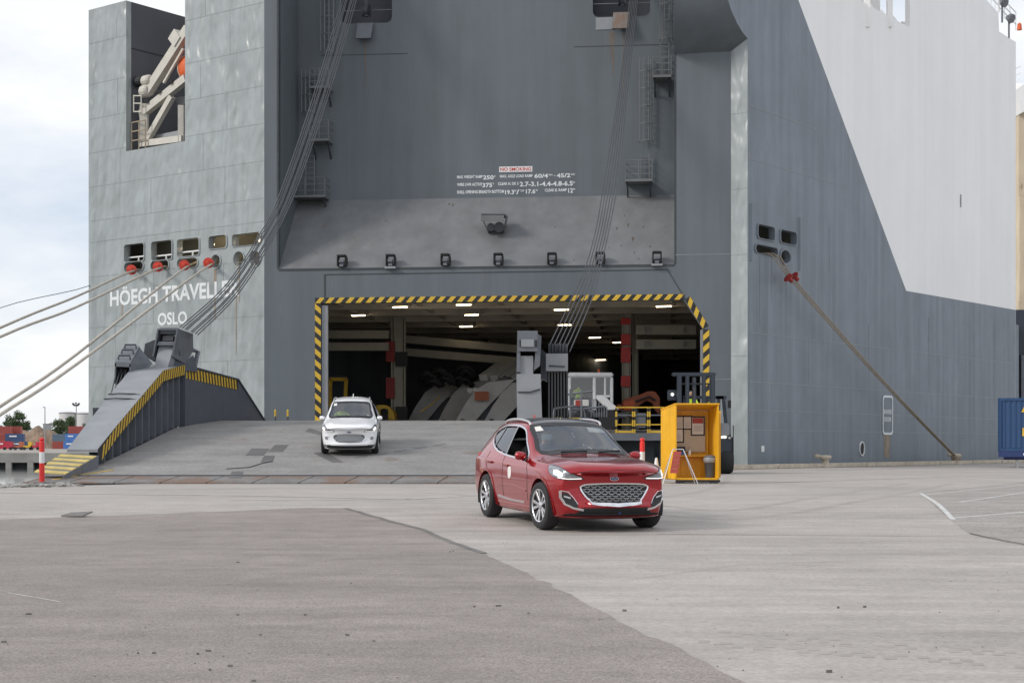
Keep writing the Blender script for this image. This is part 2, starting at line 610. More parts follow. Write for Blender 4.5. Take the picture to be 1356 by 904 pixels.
def text_on(wall, body, box, parent, mat='lettering', name='lettering', o=0.012, bold=0.02, extrude=0.01):
    """lettering fitted to (s0, z0, s1, z1) on a wall"""
    cu = bpy.data.curves.new(name, 'FONT')
    cu.body = body
    cu.size = 1
    cu.offset = bold
    cu.resolution_u = 3
    tmp = bpy.data.objects.new('tmp_text', cu)
    COL.objects.link(tmp)
    dg = bpy.context.evaluated_depsgraph_get()
    me = bpy.data.meshes.new_from_object(tmp.evaluated_get(dg))
    bpy.data.objects.remove(tmp)
    xs = [v.co.x for v in me.vertices]
    ys = [v.co.y for v in me.vertices]
    s0, z0, s1, z1 = box
    x0, x1, y0, y1 = min(xs), max(xs), min(ys), max(ys)
    for v in me.vertices:
        a = s0 + (v.co.x - x0) / (x1 - x0) * (s1 - s0)
        b = z0 + (v.co.y - y0) / (y1 - y0) * (z1 - z0)
        v.co = wall.at(a, b, o)
    me.materials.clear()
    me.materials.append(MAT[mat])
    ob = bpy.data.objects.new(name, me)
    put(ob, parent)
    return ob


def hazard(wall, a, b, w, period, parent, o=0.02, slant=1.0, flip=False, name='hazard_border'):
    """black board with yellow slanted stripes, each stripe a piece of its own; a, b = (s, z) of the board's lower/left edge"""
    a, b = Vector(a), Vector(b)
    d = (b - a)
    L_ = d.length
    d.normalize()
    p = Vector((-d.y, d.x))
    if flip:
        p = -p
    nn = Vector((wall.n.x, wall.n.y, 0))
    mb = MB()
    q = [a, b, b + p * w, a + p * w]
    mb.prism([wall.at(c.x, c.y, -0.01) for c in q], nn * (o + 0.01))
    board = mb.build(name, 'black', parent)
    n = int(L_ / period)
    per = L_ / n
    me = None
    for k in range(n):
        c0 = a + d * (k * per + per * 0.02)
        if me is None:
            m2 = MB()
            org = wall.at(c0.x, c0.y, o)
            hw = per * 0.5
            sk = min(per * 0.46, w * slant)
            if k == 0 or True:
                pts = [c0, c0 + d * hw, c0 + d * (hw + sk) + p * w, c0 + d * sk + p * w]
            m2.prism([wall.at(c.x, c.y, o - 0.004) - org for c in pts], nn * 0.008)
            me = m2.mesh('hazard_stripe', 'yellow')
        st = bpy.data.objects.new('hazard_stripe', me)
        st.location = wall.at(c0.x, c0.y, o)
        put(st, board)
    return board

# ------------------------------------------------------------------ layout of the ship's sides in plan
T_ = (-23.6, 88.4)
L_C = (-12.5, 80.0)
R_C = (10.71, 77.55)
C_C = (11.44, 77.0)
U = Vector((0.604, 0.797))              # along the quay, towards the bow
E_C = (C_C[0] + U.x * 37.1, C_C[1] + U.y * 37.1)
WT, WC, WCH, WH = Wall(T_, L_C), Wall(L_C, R_C), Wall(R_C, C_C), Wall(C_C, E_C)
REC = 4.2
WU = WC.offset(-REC)                    # back of the recess above the stern door
ZTOP = 30.0
N3 = Vector((WC.n.x, WC.n.y, 0))
QN = Vector((0.797, -0.604))
Q0 = Vector(C_C) + QN * 1.2             # a point on the quay's edge


def qedge(t, o=0.0):
    return Q0 + U * t + QN * o


# ------------------------------------------------------------------ quay apron, markings, water, far shore
def sheet(poly, dz, mat, name, label=None, kind='structure', cat=None, ymax=60, step=0.75):
    bm = bmesh.new()
    tris = tessellate_polygon([[Vector((a, b, 0)) for a, b in poly]])
    vs = [bm.verts.new((a, b, 0)) for a, b in poly]
    for tr in tris:
        try:
            bm.faces.new([vs[i] for i in tr])
        except ValueError:
            pass
    y = 20.0
    while y < 32:
        g = bm.verts[:] + bm.edges[:] + bm.faces[:]
        bmesh.ops.bisect_plane(bm, geom=g, plane_co=(0, y, 0), plane_no=(0, 1, 0))
        y += step
    for v in bm.verts:
        v.co.z = gz(v.co.y) + dz
    bmesh.ops.recalc_face_normals(bm, faces=bm.faces)
    if bm.faces and sum(f.normal.z for f in bm.faces) < 0:
        bmesh.ops.reverse_faces(bm, faces=bm.faces)
    me = bpy.data.meshes.new(name)
    bm.to_mesh(me)
    bm.free()
    me.materials.append(MAT[mat])
    o = bpy.data.objects.new(name, me)
    put(o, None)
    return tag(o, label, cat, None, kind)


def gp(px, py):
    """plan point of the apron seen at a photo pixel"""
    d = 30.0
    for _ in range(30):
        d = (CZ - gz(d)) * FPX / (py - HOR)
    return ((px - CXP) * d / FPX, d)


e0, e1 = qedge(-140), qedge(420)
sheet([tuple(e0), tuple(e1), (900, 300), (900, -300), (-300, -300), (-300, e0.y)], 0, 'concrete', 'ground', 'pale worn concrete quay apron running to the ship')
# drop of the quay face
mb = MB()
mb.add([(e0.x, e0.y, 0), (e1.x, e1.y, 0), (e1.x, e1.y, -6), (e0.x, e0.y, -6)], [(0, 1, 2, 3)])
mb.build('quay_wall', 'quay_wall', None, kind='structure')


def rough_line(pts, amp=0.12, step=0.25):
    out = []
    for i in range(len(pts) - 1):
        a, b = Vector(pts[i]), Vector(pts[i + 1])
        n = max(1, int((b - a).length / step))
        for k in range(n):
            p = a.lerp(b, k / n)
            q = noise.noise(Vector((p.x * 1.7, p.y * 1.7, 3.1))) * amp + noise.noise(Vector((p.x * 6, p.y * 6, 9.1))) * amp * 0.5
            out.append((p.x + q * 0.4, p.y + q))
    out.append(tuple(pts[-1]))
    return out


edge = [gp(-260, 700), gp(0, 688), gp(160, 682), gp(300, 677), gp(410, 672), gp(455, 673), gp(500, 686), gp(560, 702), gp(640, 733), gp(720, 770), gp(820, 822), gp(900, 860), gp(990, 905), (1.6, 7.2), (2.2, 3.0)]
rl = rough_line(edge)
sheet(rl + [(2.2, -40), (-60, -40), (-60, rl[0][1])], 0.004, 'asphalt', 'asphalt_apron', 'rough brown-grey asphalt patch filling the left foreground')
# worn darker joint where asphalt meets concrete
jl = rough_line([gp(455, 673), gp(500, 686), gp(560, 702), gp(640, 733)], 0.05)
sheet([(a + 0.05, b + 0.09) for a, b in jl] + [(a - 0.02, b - 0.04) for a, b in jl[::-1]], 0.008, 'joint', 'pavement_joint', 'dark tar joint along the edge of the asphalt')
# right hand patch with parking lines
r1 = rough_line([gp(1218, 652), gp(1240, 672), gp(1262, 690), gp(1285, 707), gp(1356, 722), gp(1480, 742)], 0.05)
sheet(r1 + [gp(1700, 720), gp(1500, 632), gp(1356, 638)], 0.004, 'asphalt_pale', 'asphalt_bay', 'darker asphalt parking bays at the right edge')
jl = rough_line([gp(1285, 707), gp(1356, 721), gp(1480, 741)], 0.03)
sheet(jl + [(a + 0.05, b + 0.20) for a, b in jl[::-1]], 0.008, 'joint', 'pavement_joint', 'dark joint in front of the parking bays')


def line_px(p0, p1, w, name='painted_line', mat='paint_line', label='worn white line painted on the quay'):
    a, b = Vector(gp(*p0)), Vector(gp(*p1))
    d = (b - a).normalized()
    n = Vector((-d.y, d.x)) * w / 2
    return sheet([tuple(a + n), tuple(b + n), tuple(b - n), tuple(a - n)], 0.0065, mat, name, label)


line_px((1219, 653), (1262, 688), 0.09, label='worn white line at the near edge of the parking bays')
line_px((1262, 686), (1356, 678), 0.10)
line_px((1270, 665), (1356, 652), 0.08)
line_px((1225, 655), (1356, 642), 0.08)
line_px((960, 641), (1400, 626), 0.16, label='long worn white line towards the blue container')
line_px((-40, 652), (330, 656), 0.22, label='long worn white line in front of the ramp toe')
line_px((330, 656), (540, 661), 0.18)
line_px((300, 662), (470, 661), 0.12)
line_px((540, 661), (700, 652), 0.12)
line_px((880, 642), (960, 640), 0.10)
line_px((10, 785), (80, 797), 0.018, label='short faded white scratch of paint on the asphalt')
# dark expansion joints in the concrete
line_px((500, 706), (640, 704), 0.02, 'expansion_joint', 'joint', 'thin expansion joint in the concrete')
line_px((870, 707), (1320, 711), 0.03, 'expansion_joint', 'joint', 'thin expansion joint in the concrete')
for pts in ([(120, 760), (240, 748), (330, 752), (470, 740)], [(820, 770), (980, 748), (1150, 742), (1330, 750)], [(700, 640), (640, 668), (600, 700), (590, 716)]):
    c = rough_line([gp(*q) for q in pts], .10, .2)
    sheet([(x_, y_ + .006) for x_, y_ in c] + [(x_, y_ - .006) for x_, y_ in c[::-1]], 0.010, 'joint', 'surface_crack', 'thin dark crack in the paving')
# tyre tread prints on the concrete at lower right
random.seed(5)
M('print', (0.355, 0.324, 0.297), 0.9, var=0.1)
M('tyre_mark', (0.352, 0.32, 0.292), 0.85, var=0.08, scale=3, drag=0.12)
mb = MB()
for i in range(30):
    for r_ in range(2):
        u_ = i / 29
        px, py = 960 + 420 * u_ - r_ * 28, 836 + 30 * u_ + 13 * r_ + (4 if i % 2 else 0)
        a = Vector(gp(px, py))
        if random.random() < 0.2:
            continue
        s = 0.05 + 0.02 * random.random()
        q = [(a.x - 0.045, a.y - s), (a.x + 0.03, a.y - s), (a.x + 0.05, a.y + s), (a.x - 0.025, a.y + s)]
        mb.add([(x, y, gz(y) + 0.0012) for x, y in q], [(0, 1, 2, 3)])
mb.build('tread_prints', 'print', None, label='faint tractor tread prints on the concrete', kind='stuff')
# curved tyre marks where cars turn off the ramp
for k, (pts, w) in enumerate([([(600, 648), (760, 655), (900, 672), (1000, 672), (1100, 655), (1200, 640)], 0.22), ([(560, 652), (740, 662), (900, 684), (1030, 682), (1160, 660), (1260, 640)], 0.22),
                              ([(860, 660), (930, 650), (960, 638), (965, 630)], 0.3)]):
    c = crom([Vector((*gp(*p), 0)) for p in pts], 10)
    lft, rgt = [], []
    for i, p in enumerate(c):
        d = (c[min(i + 1, len(c) - 1)] - c[max(i - 1, 0)]).normalized()
        n = Vector((-d.y, d.x, 0)) * w / 2
        j = 1 + 0.3 * noise.noise(p * 2)
        lft.append((p.x + n.x * j, p.y + n.y * j))
        rgt.append((p.x - n.x * j, p.y - n.y * j))
    sheet(lft + rgt[::-1], 0.0012, 'tyre_mark', 'tyre_mark', 'faint curved tyre mark on the concrete')

# water and far shore
WZ = -1.5
mb = MB()
mb.add([(-2500, -600, WZ), (2500, -600, WZ), (2500, 5000, WZ), (-2500, 5000, WZ)], [(0, 1, 2, 3)])
mb.build('water', 'water', None, kind='structure')
mb = MB()
mb.prism([(-900, 192, -4), (60, 192, -4), (60, 4900, -4), (-900, 4900, -4)], (0, 0, 4.02))
mb.build('far_shore', 'land', None, kind='structure')
far = thing('quay_wall_far', 'low concrete wharf with dark openings across the water', 'wharf', (-58, 190, 0))
MBf = MB()
MBf.prism([(-120, 189.6, -0.9), (-30, 189.6, -0.9), (-30, 189.6, 0.25), (-120, 189.6, 0.25)], (0, 3, 0))
MBf.build('deck_edge', 'quay_wall', far)
for i in range(14):
    x = -68 + i * 2.6
    MB().box((x, 189.9, -1.5), (0.7, 0.6, 1.6)).build('pile', 'quay_wall', far)
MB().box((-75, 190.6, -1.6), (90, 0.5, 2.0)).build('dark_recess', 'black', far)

# broken stone along the quay edge left of the ramp toe
random.seed(31)
m_ = MB()
for i in range(70):
    e = qedge(random.uniform(-46.5, -41.0), random.uniform(-.1, .9))
    r_ = random.uniform(.05, .16)
    vs_ = [Vector((random.gauss(0, 1), random.gauss(0, 1), random.gauss(0, .8))).normalized() for _ in range(9)]
    bm_ = bmesh.new()
    for v in vs_:
        bm_.verts.new((e.x + v.x * r_, e.y + v.y * r_, .03 + v.z * r_ * .8))
    bmesh.ops.convex_hull(bm_, input=bm_.verts)
    bm_.verts.index_update()
    m_.add([v.co.copy() for v in bm_.verts], [[v.index for v in f.verts] for f in bm_.faces])
    bm_.free()
m_.build('rubble', 'quay_wall', None, label='grey rubble stones along the quay edge left of the ramp', kind='stuff')
# kerb along the quay's edge and two bollards
kerb = None
for i in range(-3, 12):
    a, b = qedge(i * 5.0 + 0.02, 0.25), qedge(i * 5.0 + 4.95, 0.25)
    mb = MB()
    mb.bar((a.x, a.y, 0.11), (b.x, b.y, 0.11), 0.45, 0.22)
    k_ = mb.mesh('kerb', 'kerb', bevel=0.03)
    o = bpy.data.objects.new('kerb', k_)
    if kerb is None:
        kerb = tag(o, 'low tan timber kerb pieces along the quay edge', None, None, 'structure')
        put(o, None)
    else:
        o.name = 'kerb_piece'
        put(o, kerb)
for px, label, bent in ((1093, 'tan mooring bollard on the quay edge with no rope', 0), (1266, 'rusty mooring bollard holding the brown stern ropes', 1)):
    # where this column meets the quay edge
    rx = (px - CXP) / FPX
    e = qedge(0, 0.4)
    t = (e.x - rx * e.y) / (rx * U.y - U.x)
    e = e + U * t
    bt = thing('mooring_bollard', label, 'bollard', (e.x, e.y, 0), 'bollards on the quay edge')
    mm = MB().lathe([(0.34, 0), (0.34, 0.05), (0.2, 0.10), (0.17, 0.38), (0.30, 0.46), (0.33, 0.54), (0.24, 0.62), (0.05, 0.64)], (e.x, e.y, 0), n=14)
    mm.build('post', 'kerb', bt, smooth=True)
    h = MB()
    h.bar((e.x - 0.1, e.y, 0.5), (e.x - 0.55, e.y, 0.62), 0.2, 0.2)
    h.build('horn', 'kerb', bt, bevel=0.05)
    if bent:
        BOLLARD = Vector((e.x, e.y, 0.35))

# ------------------------------------------------------------------ the ship
ship = thing('cargo_ship', 'huge grey and white car carrier ship moored stern-on with its stern door open', 'ship', (0, 84, 0))


def rect_hole(w, x0, y0, x1, y1, r=0.15):
    s0, z0, s1, z1 = w.rect(x0, y0, x1, y1)
    return rrect(s0, z0, s1, z1, r)


# port transom panel with mooring openings and the davit recess (open at the top)
win_px = [(165, 323, 191, 346), (201, 319, 228, 344), (235, 316, 264, 339), (277, 312, 300, 329), (308, 309, 345, 325)]
slot_px = [(165, 347, 190, 359), (200, 345, 224, 357), (235, 342, 262, 354)]
round_px = [(286, 346, 7.5), (316.5, 343, 8.5), (338, 342, 8.5)]
holes_T = [rect_hole(WT, *r) for r in win_px] + [rect_hole(WT, *r, 0.3) for r in slot_px]
for x, y, r in round_px:
    s, z = WT.sz(x, y)
    holes_T.append(circ(s, z, r * 1.15 * 84 / FPX))
s168, s245 = WT.sz(167, 100)[0], WT.sz(245, 100)[0]
zc0 = WT.sz(205, 194)[1]
zt0 = WT.sz(124, 12)[1]
plate(WT, [(0, -4), (WT.L, -4), (WT.L, ZTOP), (s245, ZTOP), (s245, zc0), (s168, zc0), (s168, zt0), (0, zt0)], holes_T, t=0.35).build('transom', 'transom', ship)
for h in holes_T:
    ring(WT, h, 0.07, t=0.05).build('opening_rim', 'transom', ship)
# rails and lights in the mooring windows
for k, r in enumerate(win_px):
    s0, z0, s1, z1 = WT.rect(*r)
    m_ = MB()
    if k < 3:
        m_.bar(WT.at(s0, z0 + 0.28, -0.3), WT.at(s1, z0 + 0.28, -0.3), 0.07)
        m_.bar(WT.at((s0 + s1) / 2, z0, -0.3), WT.at((s0 + s1) / 2, z0 + 0.28, -0.3), 0.07)
    else:
        m_.bar(WT.at((s0 + s1) / 2, z0, -0.8), WT.at((s0 + s1) / 2, z1, -0.8), 0.10)
        m_.bar(WT.at((s0 + s1) / 2 + .25, z0, -1.2), WT.at((s0 + s1) / 2 + .25, z1, -1.2), 0.06)
    m_.build('opening_rail', 'white', ship)
    if k in (2, 4):
        l = MB()
        l.box(WT.at((s0 + s1) / 2 + .1, z1 - 0.22, -1.2), (0.9, 0.25, 0.08), rz=-0.65)
        l.build('ceiling_light', 'lamp', ship)
# mooring deck behind the openings
s0, z0 = WT.sz(150, 362)
s1, z1 = WT.sz(349, 305)
m_ = MB()
m_.prism([WT.at(0.4, z0 - 0.2, -0.4), WT.at(WT.L - 0.3, z0 - 0.2, -0.4), WT.at(WT.L - 2.5, z0 - 0.2, -2.7), WT.at(0.4, z0 - 0.2, -2.7)], (0, 0, 0.1))
m_.prism([WT.at(0.4, z1 + 0.8, -0.4), WT.at(WT.L - 0.3, z1 + 0.8, -0.4), WT.at(WT.L - 2.5, z1 + 0.8, -2.7), WT.at(0.4, z1 + 0.8, -2.7)], (0, 0, 0.1))
m_.prism([WT.at(0.4, z0 - 0.2, -2.6), WT.at(WT.L - 2.4, z0 - 0.2, -2.6), WT.at(WT.L - 2.4, z1 + 0.9, -2.6), WT.at(0.4, z1 + 0.9, -2.6)], -Vector((WT.n.x, WT.n.y, 0)) * 0.1)
m_.build('mooring_deck', 'hold_cream', ship)
for s in (3.0, 5.3, 8.2):
    w_ = MB()
    w_.lathe([(0.5, -0.1), (0.5, 0), (0.28, 0.02), (0.28, 0.9), (0.5, 0.92), (0.5, 1.0)], WT.at(s, z0 + 0.5, -1.7), axis=(WT.d.x, WT.d.y, 0), n=12)
    w_.build('mooring_winch', 'hold_wall', ship)
# weld seams on the transom (horizontal runs and staggered butts)
random.seed(3)
seam_y = [(120, 58), (120, 112), (120, 158), (120, 203), (120, 248), (119, 293), (119, 367), (118, 434), (118, 486)]
zs = [WT.sz(*p)[1] for p in seam_y]
for z in zs:
    if z > zc0:
        if z < zt0:
            seam_h(WT, 0.05, s168 - 0.05, z, 0.02, ship)
        seam_h(WT, s245 + 0.05, WT.L - 0.05, z, 0.02, ship)
    else:
        seam_h(WT, 0.05, WT.L - 0.05, z, 0.02, ship)
seam_h(WT, 0.05, WT.L - 0.05, WT.sz(119, 321)[1], 0.03, ship)
zz = [-1.0] + zs[::-1] + [24.5]
for i in range(len(zz) - 1):
    for s in ((2.4, 9.4) if i % 2 else (5.4, 11.2)):
        s += random.uniform(-.3, .3)
        zm = (zz[i] + zz[i + 1]) / 2
        if zm > zc0 - 0.6 and s168 - 0.2 < s < s245 + 0.2:
            continue
        if 10.2 < zm < 13.4:
            continue
        mb = MB()
        mb.prism([WT.at(s - .012, zz[i], -.01), WT.at(s + .012, zz[i], -.01), WT.at(s + .012, zz[i + 1], -.01), WT.at(s - .012, zz[i + 1], -.01)], Vector((WT.n.x, WT.n.y, 0)) * 0.018)
        mb.build('weld_seam', 'seam', ship)
# rust runs under the fairleads
M('rust_dark', (0.115, 0.09, 0.075), 0.8, var=0.3)
M('stain_grey', (0.145, 0.155, 0.165), 0.6, var=0.2)
M('stain_warm', (0.155, 0.125, 0.105), 0.7, var=0.2)
M('rust_run', (0.27, 0.22, 0.165), 0.7, var=0.2, streak=0.3, sscale=6)
for px, y0, y1, w in ((285, 357, 423, 0.10), (162, 395, 424, 0.07), (317, 352, 400, 0.06), (313, 378, 470, 0.05)):
    s, za = WT.sz(px, y0)
    _, zb = WT.sz(px, y1)
    mb = MB()
    mb.prism([WT.at(s - w, za, .002), WT.at(s + w, za, .002), WT.at(s + w * .5, zb, .002), WT.at(s - w * .6, zb, .002)], Vector((WT.n.x, WT.n.y, 0)) * 0.003)
    mb.build('rust_streak', 'rust_run', ship)


def text_box(w, x0, x1, ymid_top, ymid_bot):
    a = w.sz(x0, (ymid_top + ymid_bot) / 2)[0]
    b = w.sz(x1, (ymid_top + ymid_bot) / 2)[0]
    xm = (x0 + x1) / 2
    return a, w.sz(xm, ymid_bot)[1], b, w.sz(xm, ymid_top)[1]


# ship's name: top of caps to baseline at mid width
bx = text_box(WT, 146, 317, 373, 399)
text_on(WT, 'H\u00d6EGH TRAVELLER', bx, ship, bold=0.03)
text_on(WT, 'OSLO', text_box(WT, 209, 248, 413, 430), ship, bold=0.03)

# davit recess: floor, inner port bulwark, back wall
uu = Vector((U.x, U.y, 0))
a_ = WT.at(s168 - 0.2, 0, -0.3)
m_ = MB()
b0 = Vector((a_.x, a_.y, zc0 - 0.1))
m_.prism([WT.at(s168 - 0.1, zc0 - 0.12, -0.02), WT.at(s245 + 2, zc0 - 0.12, -0.02), WT.at(s245 - 1.5, zc0 - 0.12, -9), WT.at(s168 - 0.1, zc0 - 0.12, -9)], (0, 0, 0.1))
m_.build('davit_deck', 'steel_mid', ship)
m_ = MB()
m_.prism([WT.at(s168, zc0 - 0.02, -0.36), WT.at(s168, zt0, -0.36), WT.at(s168, zt0, -9), WT.at(s168, zc0 - 0.02, -9)], -Vector((WT.d.x, WT.d.y, 0)) * 0.3)
m_.build('bulwark', 'inner_dark', ship)
zsm = WT.sz(168, 62)[1]
m_ = MB()
m_.bar(WT.at(s168 + .01, zsm, -0.36), WT.at(s168 + .01, zsm, -9), 0.03)
m_.build('weld_seam', 'black', ship)
# outer port side and white upper house set back from the stern
m_ = MB()
m_.prism([WT.at(0, -4, -0.36), WT.at(0, zt0, -0.36), WT.at(0, zt0, -60), WT.at(0, -4, -60)], Vector((WT.d.x, WT.d.y, 0)) * 0.25)
m_.build('port_side', 'hull_grey', ship)
m_ = MB()
m_.prism([WT.at(s168 + 0.5, 20, -9.2), WT.at(WT.L, 20, -9.2), WT.at(WT.L, 31, -9.2), WT.at(s168 + 0.5, 31, -9.2)], -Vector((WT.n.x, WT.n.y, 0)) * 0.3)
m_.build('upper_house', 'hull_white', ship)

# ---- centre face: frame strips, lower wall and the stern door opening
s369, s893 = WC.sz(369, 300)[0], WC.sz(893, 300)[0]
zrec = WC.sz(630, 353.5)[1]
op = [(425, 403), (905, 395), (931, 436)]
DZ = 1.9
o_ = [WC.sz(*p) for p in op]
opening = [(o_[0][0], DZ), (o_[0][0], o_[0][1]), (o_[1][0], o_[1][1]), (o_[2][0], o_[2][1]), (o_[2][0], DZ)]
opening[1] = (opening[1][0], (opening[1][1] + opening[2][1]) / 2)
opening[2] = (opening[2][0], opening[1][1])
plate(WC, [(0, -4), (WC.L, -4), (WC.L, ZTOP), (s893, ZTOP), (s893, zrec), (s369, zrec), (s369, ZTOP), (0, ZTOP)], [opening], t=0.4).build('stern_wall', 'ship_slate', ship)
# recess above the door
s395 = s369
zsl = WU.sz(630, 262)[1]
m_ = MB()
m_.add([WC.at(s369, zrec, 0), WC.at(s893, zrec, 0), WU.at(s893, zsl), WU.at(s369, zsl)], [(0, 1, 2, 3)])
m_.build('slope_panel', 'ship_slope', ship)
seam_h(WC, s369, s893, zrec - 0.02, 0.10, ship, 'seam_dark', 'recess_lip', 0.02)
up_holes = [rect_hole(WU, 452, -60, 519, 31, 0.3), rect_hole(WU, 785, -60, 861, 22, 0.3)]
plate(WU, [(s369, zsl), (s893, zsl), (s893, ZTOP), (s369, ZTOP)], up_holes, t=1.6).build('recess_wall', 'ship_slate', ship)
for k, h in enumerate(up_holes):
    ss = [p[0] for p in h]
    zz_ = [p[1] for p in h]
    m_ = MB()
    m_.add([WU.at(min(ss) - .1, min(zz_) - .1, -1.55), WU.at(max(ss) + .1, min(zz_) - .1, -1.55), WU.at(max(ss) + .1, max(zz_) + .1, -1.55), WU.at(min(ss) - .1, max(zz_) + .1, -1.55)], [(0, 1, 2, 3)])
    m_.build('niche_back', 'inner_dark', ship)
    g = MB()
    for zf in (0.9, 1.8, 2.6):
        g.bar(WU.at(min(ss), min(zz_) + zf * .8, -0.15), WU.at(max(ss), min(zz_) + zf * .8, -0.15), 0.04)
    g.build('niche_rail', 'steel_mid', ship)
m_ = MB()
m_.prism([WC.at(s369, zrec, 0), WC.at(s369, ZTOP, 0), WU.at(s369, ZTOP), WU.at(s369, zsl)], -Vector((WC.d.x, WC.d.y, 0)) * 0.1)
m_.build('recess_cheek', 'ship_slate', ship)
m_ = MB()
m_.prism([WC.at(s893, zrec, 0), WC.at(s893, ZTOP, 0), WU.at(s893, ZTOP), WU.at(s893, zsl)], Vector((WC.d.x, WC.d.y, 0)) * 0.1)
m_.build('recess_cheek', 'ship_slate', ship)
# seams on the recess walls
for px0, px1, y in ((425, 540, 71), (760, 885, 59)):
    a = WU.sz(px0, y)[0]
    b, z = WU.sz(px1, y)
    seam_h(WU, a, b, z, 0.04, ship, 'seam_dark')
# panel line on the right hand frame
seam_h(WC, s893 + .05, WC.L - .05, WC.sz(930, 337)[1], 0.03, ship)
seam_h(WC, WC.sz(932, 500)[0], WC.L - .05, WC.sz(950, 502)[1], 0.03, ship)
# outline of the stern door panel
dl = [(430, 402), (430, 363.5), (884, 357), (907, 395)]
for (a, b) in zip(dl[:-1], dl[1:]):
    p, q = WC.px(*a), WC.px(*b)
    MB().bar(p - N3 * .005, q - N3 * .005, 0.035 if a[0] != 430 or b[0] != 430 else .07, 0.06, up=N3).build('door_gap', 'seam_dark', ship)

# hazard stripes round the opening
a = (opening[0][0] - 0.02, DZ + 0.3)
zt = opening[1][1]
hazard(WC, (opening[1][0] - 0.30, zt), (opening[2][0] + 0.05, zt), 0.27, 0.50, ship)
hazard(WC, (opening[1][0] - 0.002, DZ + 0.2), (opening[1][0] - 0.002, zt - 0.004), 0.30, 0.55, ship)
hazard(WC, (opening[3][0] + 0.003, DZ + 0.2), (opening[3][0] + 0.003, opening[3][1]), 0.30, 0.55, ship, flip=True)
hazard(WC, (opening[3][0] + 0.003, opening[3][1] + 0.02), (opening[2][0] + 0.06, zt + 0.0), 0.30, 0.5, ship, flip=True)
# jamb plates
MB().bar(WC.at(opening[0][0] + 0.16, DZ, -0.25), WC.at(opening[0][0] + 0.16, zt - 0.1, -0.25), 0.3, 0.3).build('door_jamb', 'steel_light', ship)
MB().bar(WC.at(opening[3][0] - 0.06, DZ, -0.25), WC.at(opening[3][0] - 0.06, opening[3][1], -0.25), 0.12, 0.3).build('door_jamb', 'steel_light', ship)

# rust spots and drips on the slope and lip at the right
random.seed(13)
for px, py, r_ in ((817, 302, .09), (832, 297, .10), (852, 300, .06), (838, 315, .11), (823, 325, .07), (807, 328, .06), (840, 334, .08), (861, 326, .09), (827, 285, .05), (880, 300, .05), (846, 342, .06), (415, 273, .05), (420, 335, .05), (511, 292, .06), (735, 300, .05), (760, 344, .06), (595, 270, .10), (600, 271, .10)):
    # point on the slope plane between the two walls
    r_ *= .55
    up_ = (WU.at(5, zsl) - WC.at(5, zrec)).normalized()
    sd = Vector((WC.d.x, WC.d.y, 0))
    nn_ = sd.cross(up_)
    if nn_.y > 0:
        nn_ = -nn_
    ray = Vector(((px - CXP) / FPX, 1, (HOR - py) / FPX))
    cam0 = Vector((0, 0, CZ))
    c_ = cam0 + ray * ((WC.at(s369, zrec) - cam0).dot(nn_) / ray.dot(nn_))
    m_ = MB()
    L2 = r_ * random.uniform(2, 6)
    m_.prism([c_ + sd * r_ * math.cos(q) + up_ * r_ * math.sin(q) + nn_ * .004 for q in [math.pi * j / 4 for j in range(5)]] + [c_ - sd * r_ * .3 - up_ * L2 + nn_ * .004, c_ + sd * r_ * .2 - up_ * L2 * .8 + nn_ * .004], nn_ * .006)
    m_.build('rust_spot', 'rust_dark', ship)
# securing hooks on the lip
for px in (453, 517.5, 590, 660, 731, 795, 870):
    s, z = WC.sz(px, 347 - 0.011 * (px - 453))
    h_ = MB()
    c = WC.at(s, z, 0.0)
    ang = math.atan2(WC.d.y, WC.d.x)
    h_.box(c + N3 * 0.05 + V(0, 0, 0.30), (0.46, 0.5, 0.10), rz=ang)
    h_.box(c + N3 * -0.05 + V(-0.2, 0, 0.02), (0.07, 0.5, 0.5), rz=ang)
    h_.box(c + N3 * -0.05 + V(0.2, 0, 0.02), (0.07, 0.5, 0.5), rz=ang)
    hk = h_.build('securing_hook', 'black', ship, bevel=0.03)
    g = MB()
    g.lathe([(0.10, -0.12), (0.10, 0.12)], c + N3 * 0.12 + V(0, 0, 0.02), axis=(WC.d.x, WC.d.y, 0), n=10)
    g.box(c + N3 * 0.16 + V(0, 0, -0.18), (0.2, 0.12, 0.12), rz=ang)
    g.build('pawl', 'steel_mid', hk)
    if px in (517.5, 870):
        MB().box(c + N3 * 0.1 + V(0, 0, -0.32), (0.55, 0.3, 0.1), rz=ang).build('tread_plate', 'steel_light', hk)
# floodlight housing above the door
s, z = WC.sz(648, 292)
c = WC.at(s, z, -1.9)
fl = MB()
fl.prism([c + V(-0.65, 0.3, 0.42), c + V(-0.62, -0.9, 0.42), c + V(0.52, -0.9, 0.42), c + V(0.72, 0.3, 0.42)], (0, 0, 0.10))
fl.prism([c + V(-0.64, -0.9, 0.12), c + V(0.52, -0.9, 0.12), c + V(0.52, -0.9, 0.45), c + V(-0.64, -0.9, 0.45)], (0, 0.06, 0))
fl.prism([c + V(-0.64, -0.86, 0.42), c + V(-0.3, -0.1, -0.35), c + V(-0.3, 0.3, -0.35), c + V(-0.64, 0.3, 0.42)], (0.05, 0, 0))
fl.prism([c + V(0.60, -0.86, 0.42), c + V(0.5, -0.1, -0.35), c + V(0.5, 0.3, -0.35), c + V(0.66, 0.3, 0.42)], (0.05, 0, 0))
fh = fl.build('floodlight_bracket', 'ship_slope', ship)
for dx, r in ((-0.14, 0.2), (0.28, 0.26)):
    MB().lathe([(r * .6, 0.35), (r, 0.0), (r, -0.12)], c + V(dx, -0.45, -0.12), axis=(0, 1, 0.25), n=14).build('floodlight', 'steel_dark', fh, smooth=R(40))


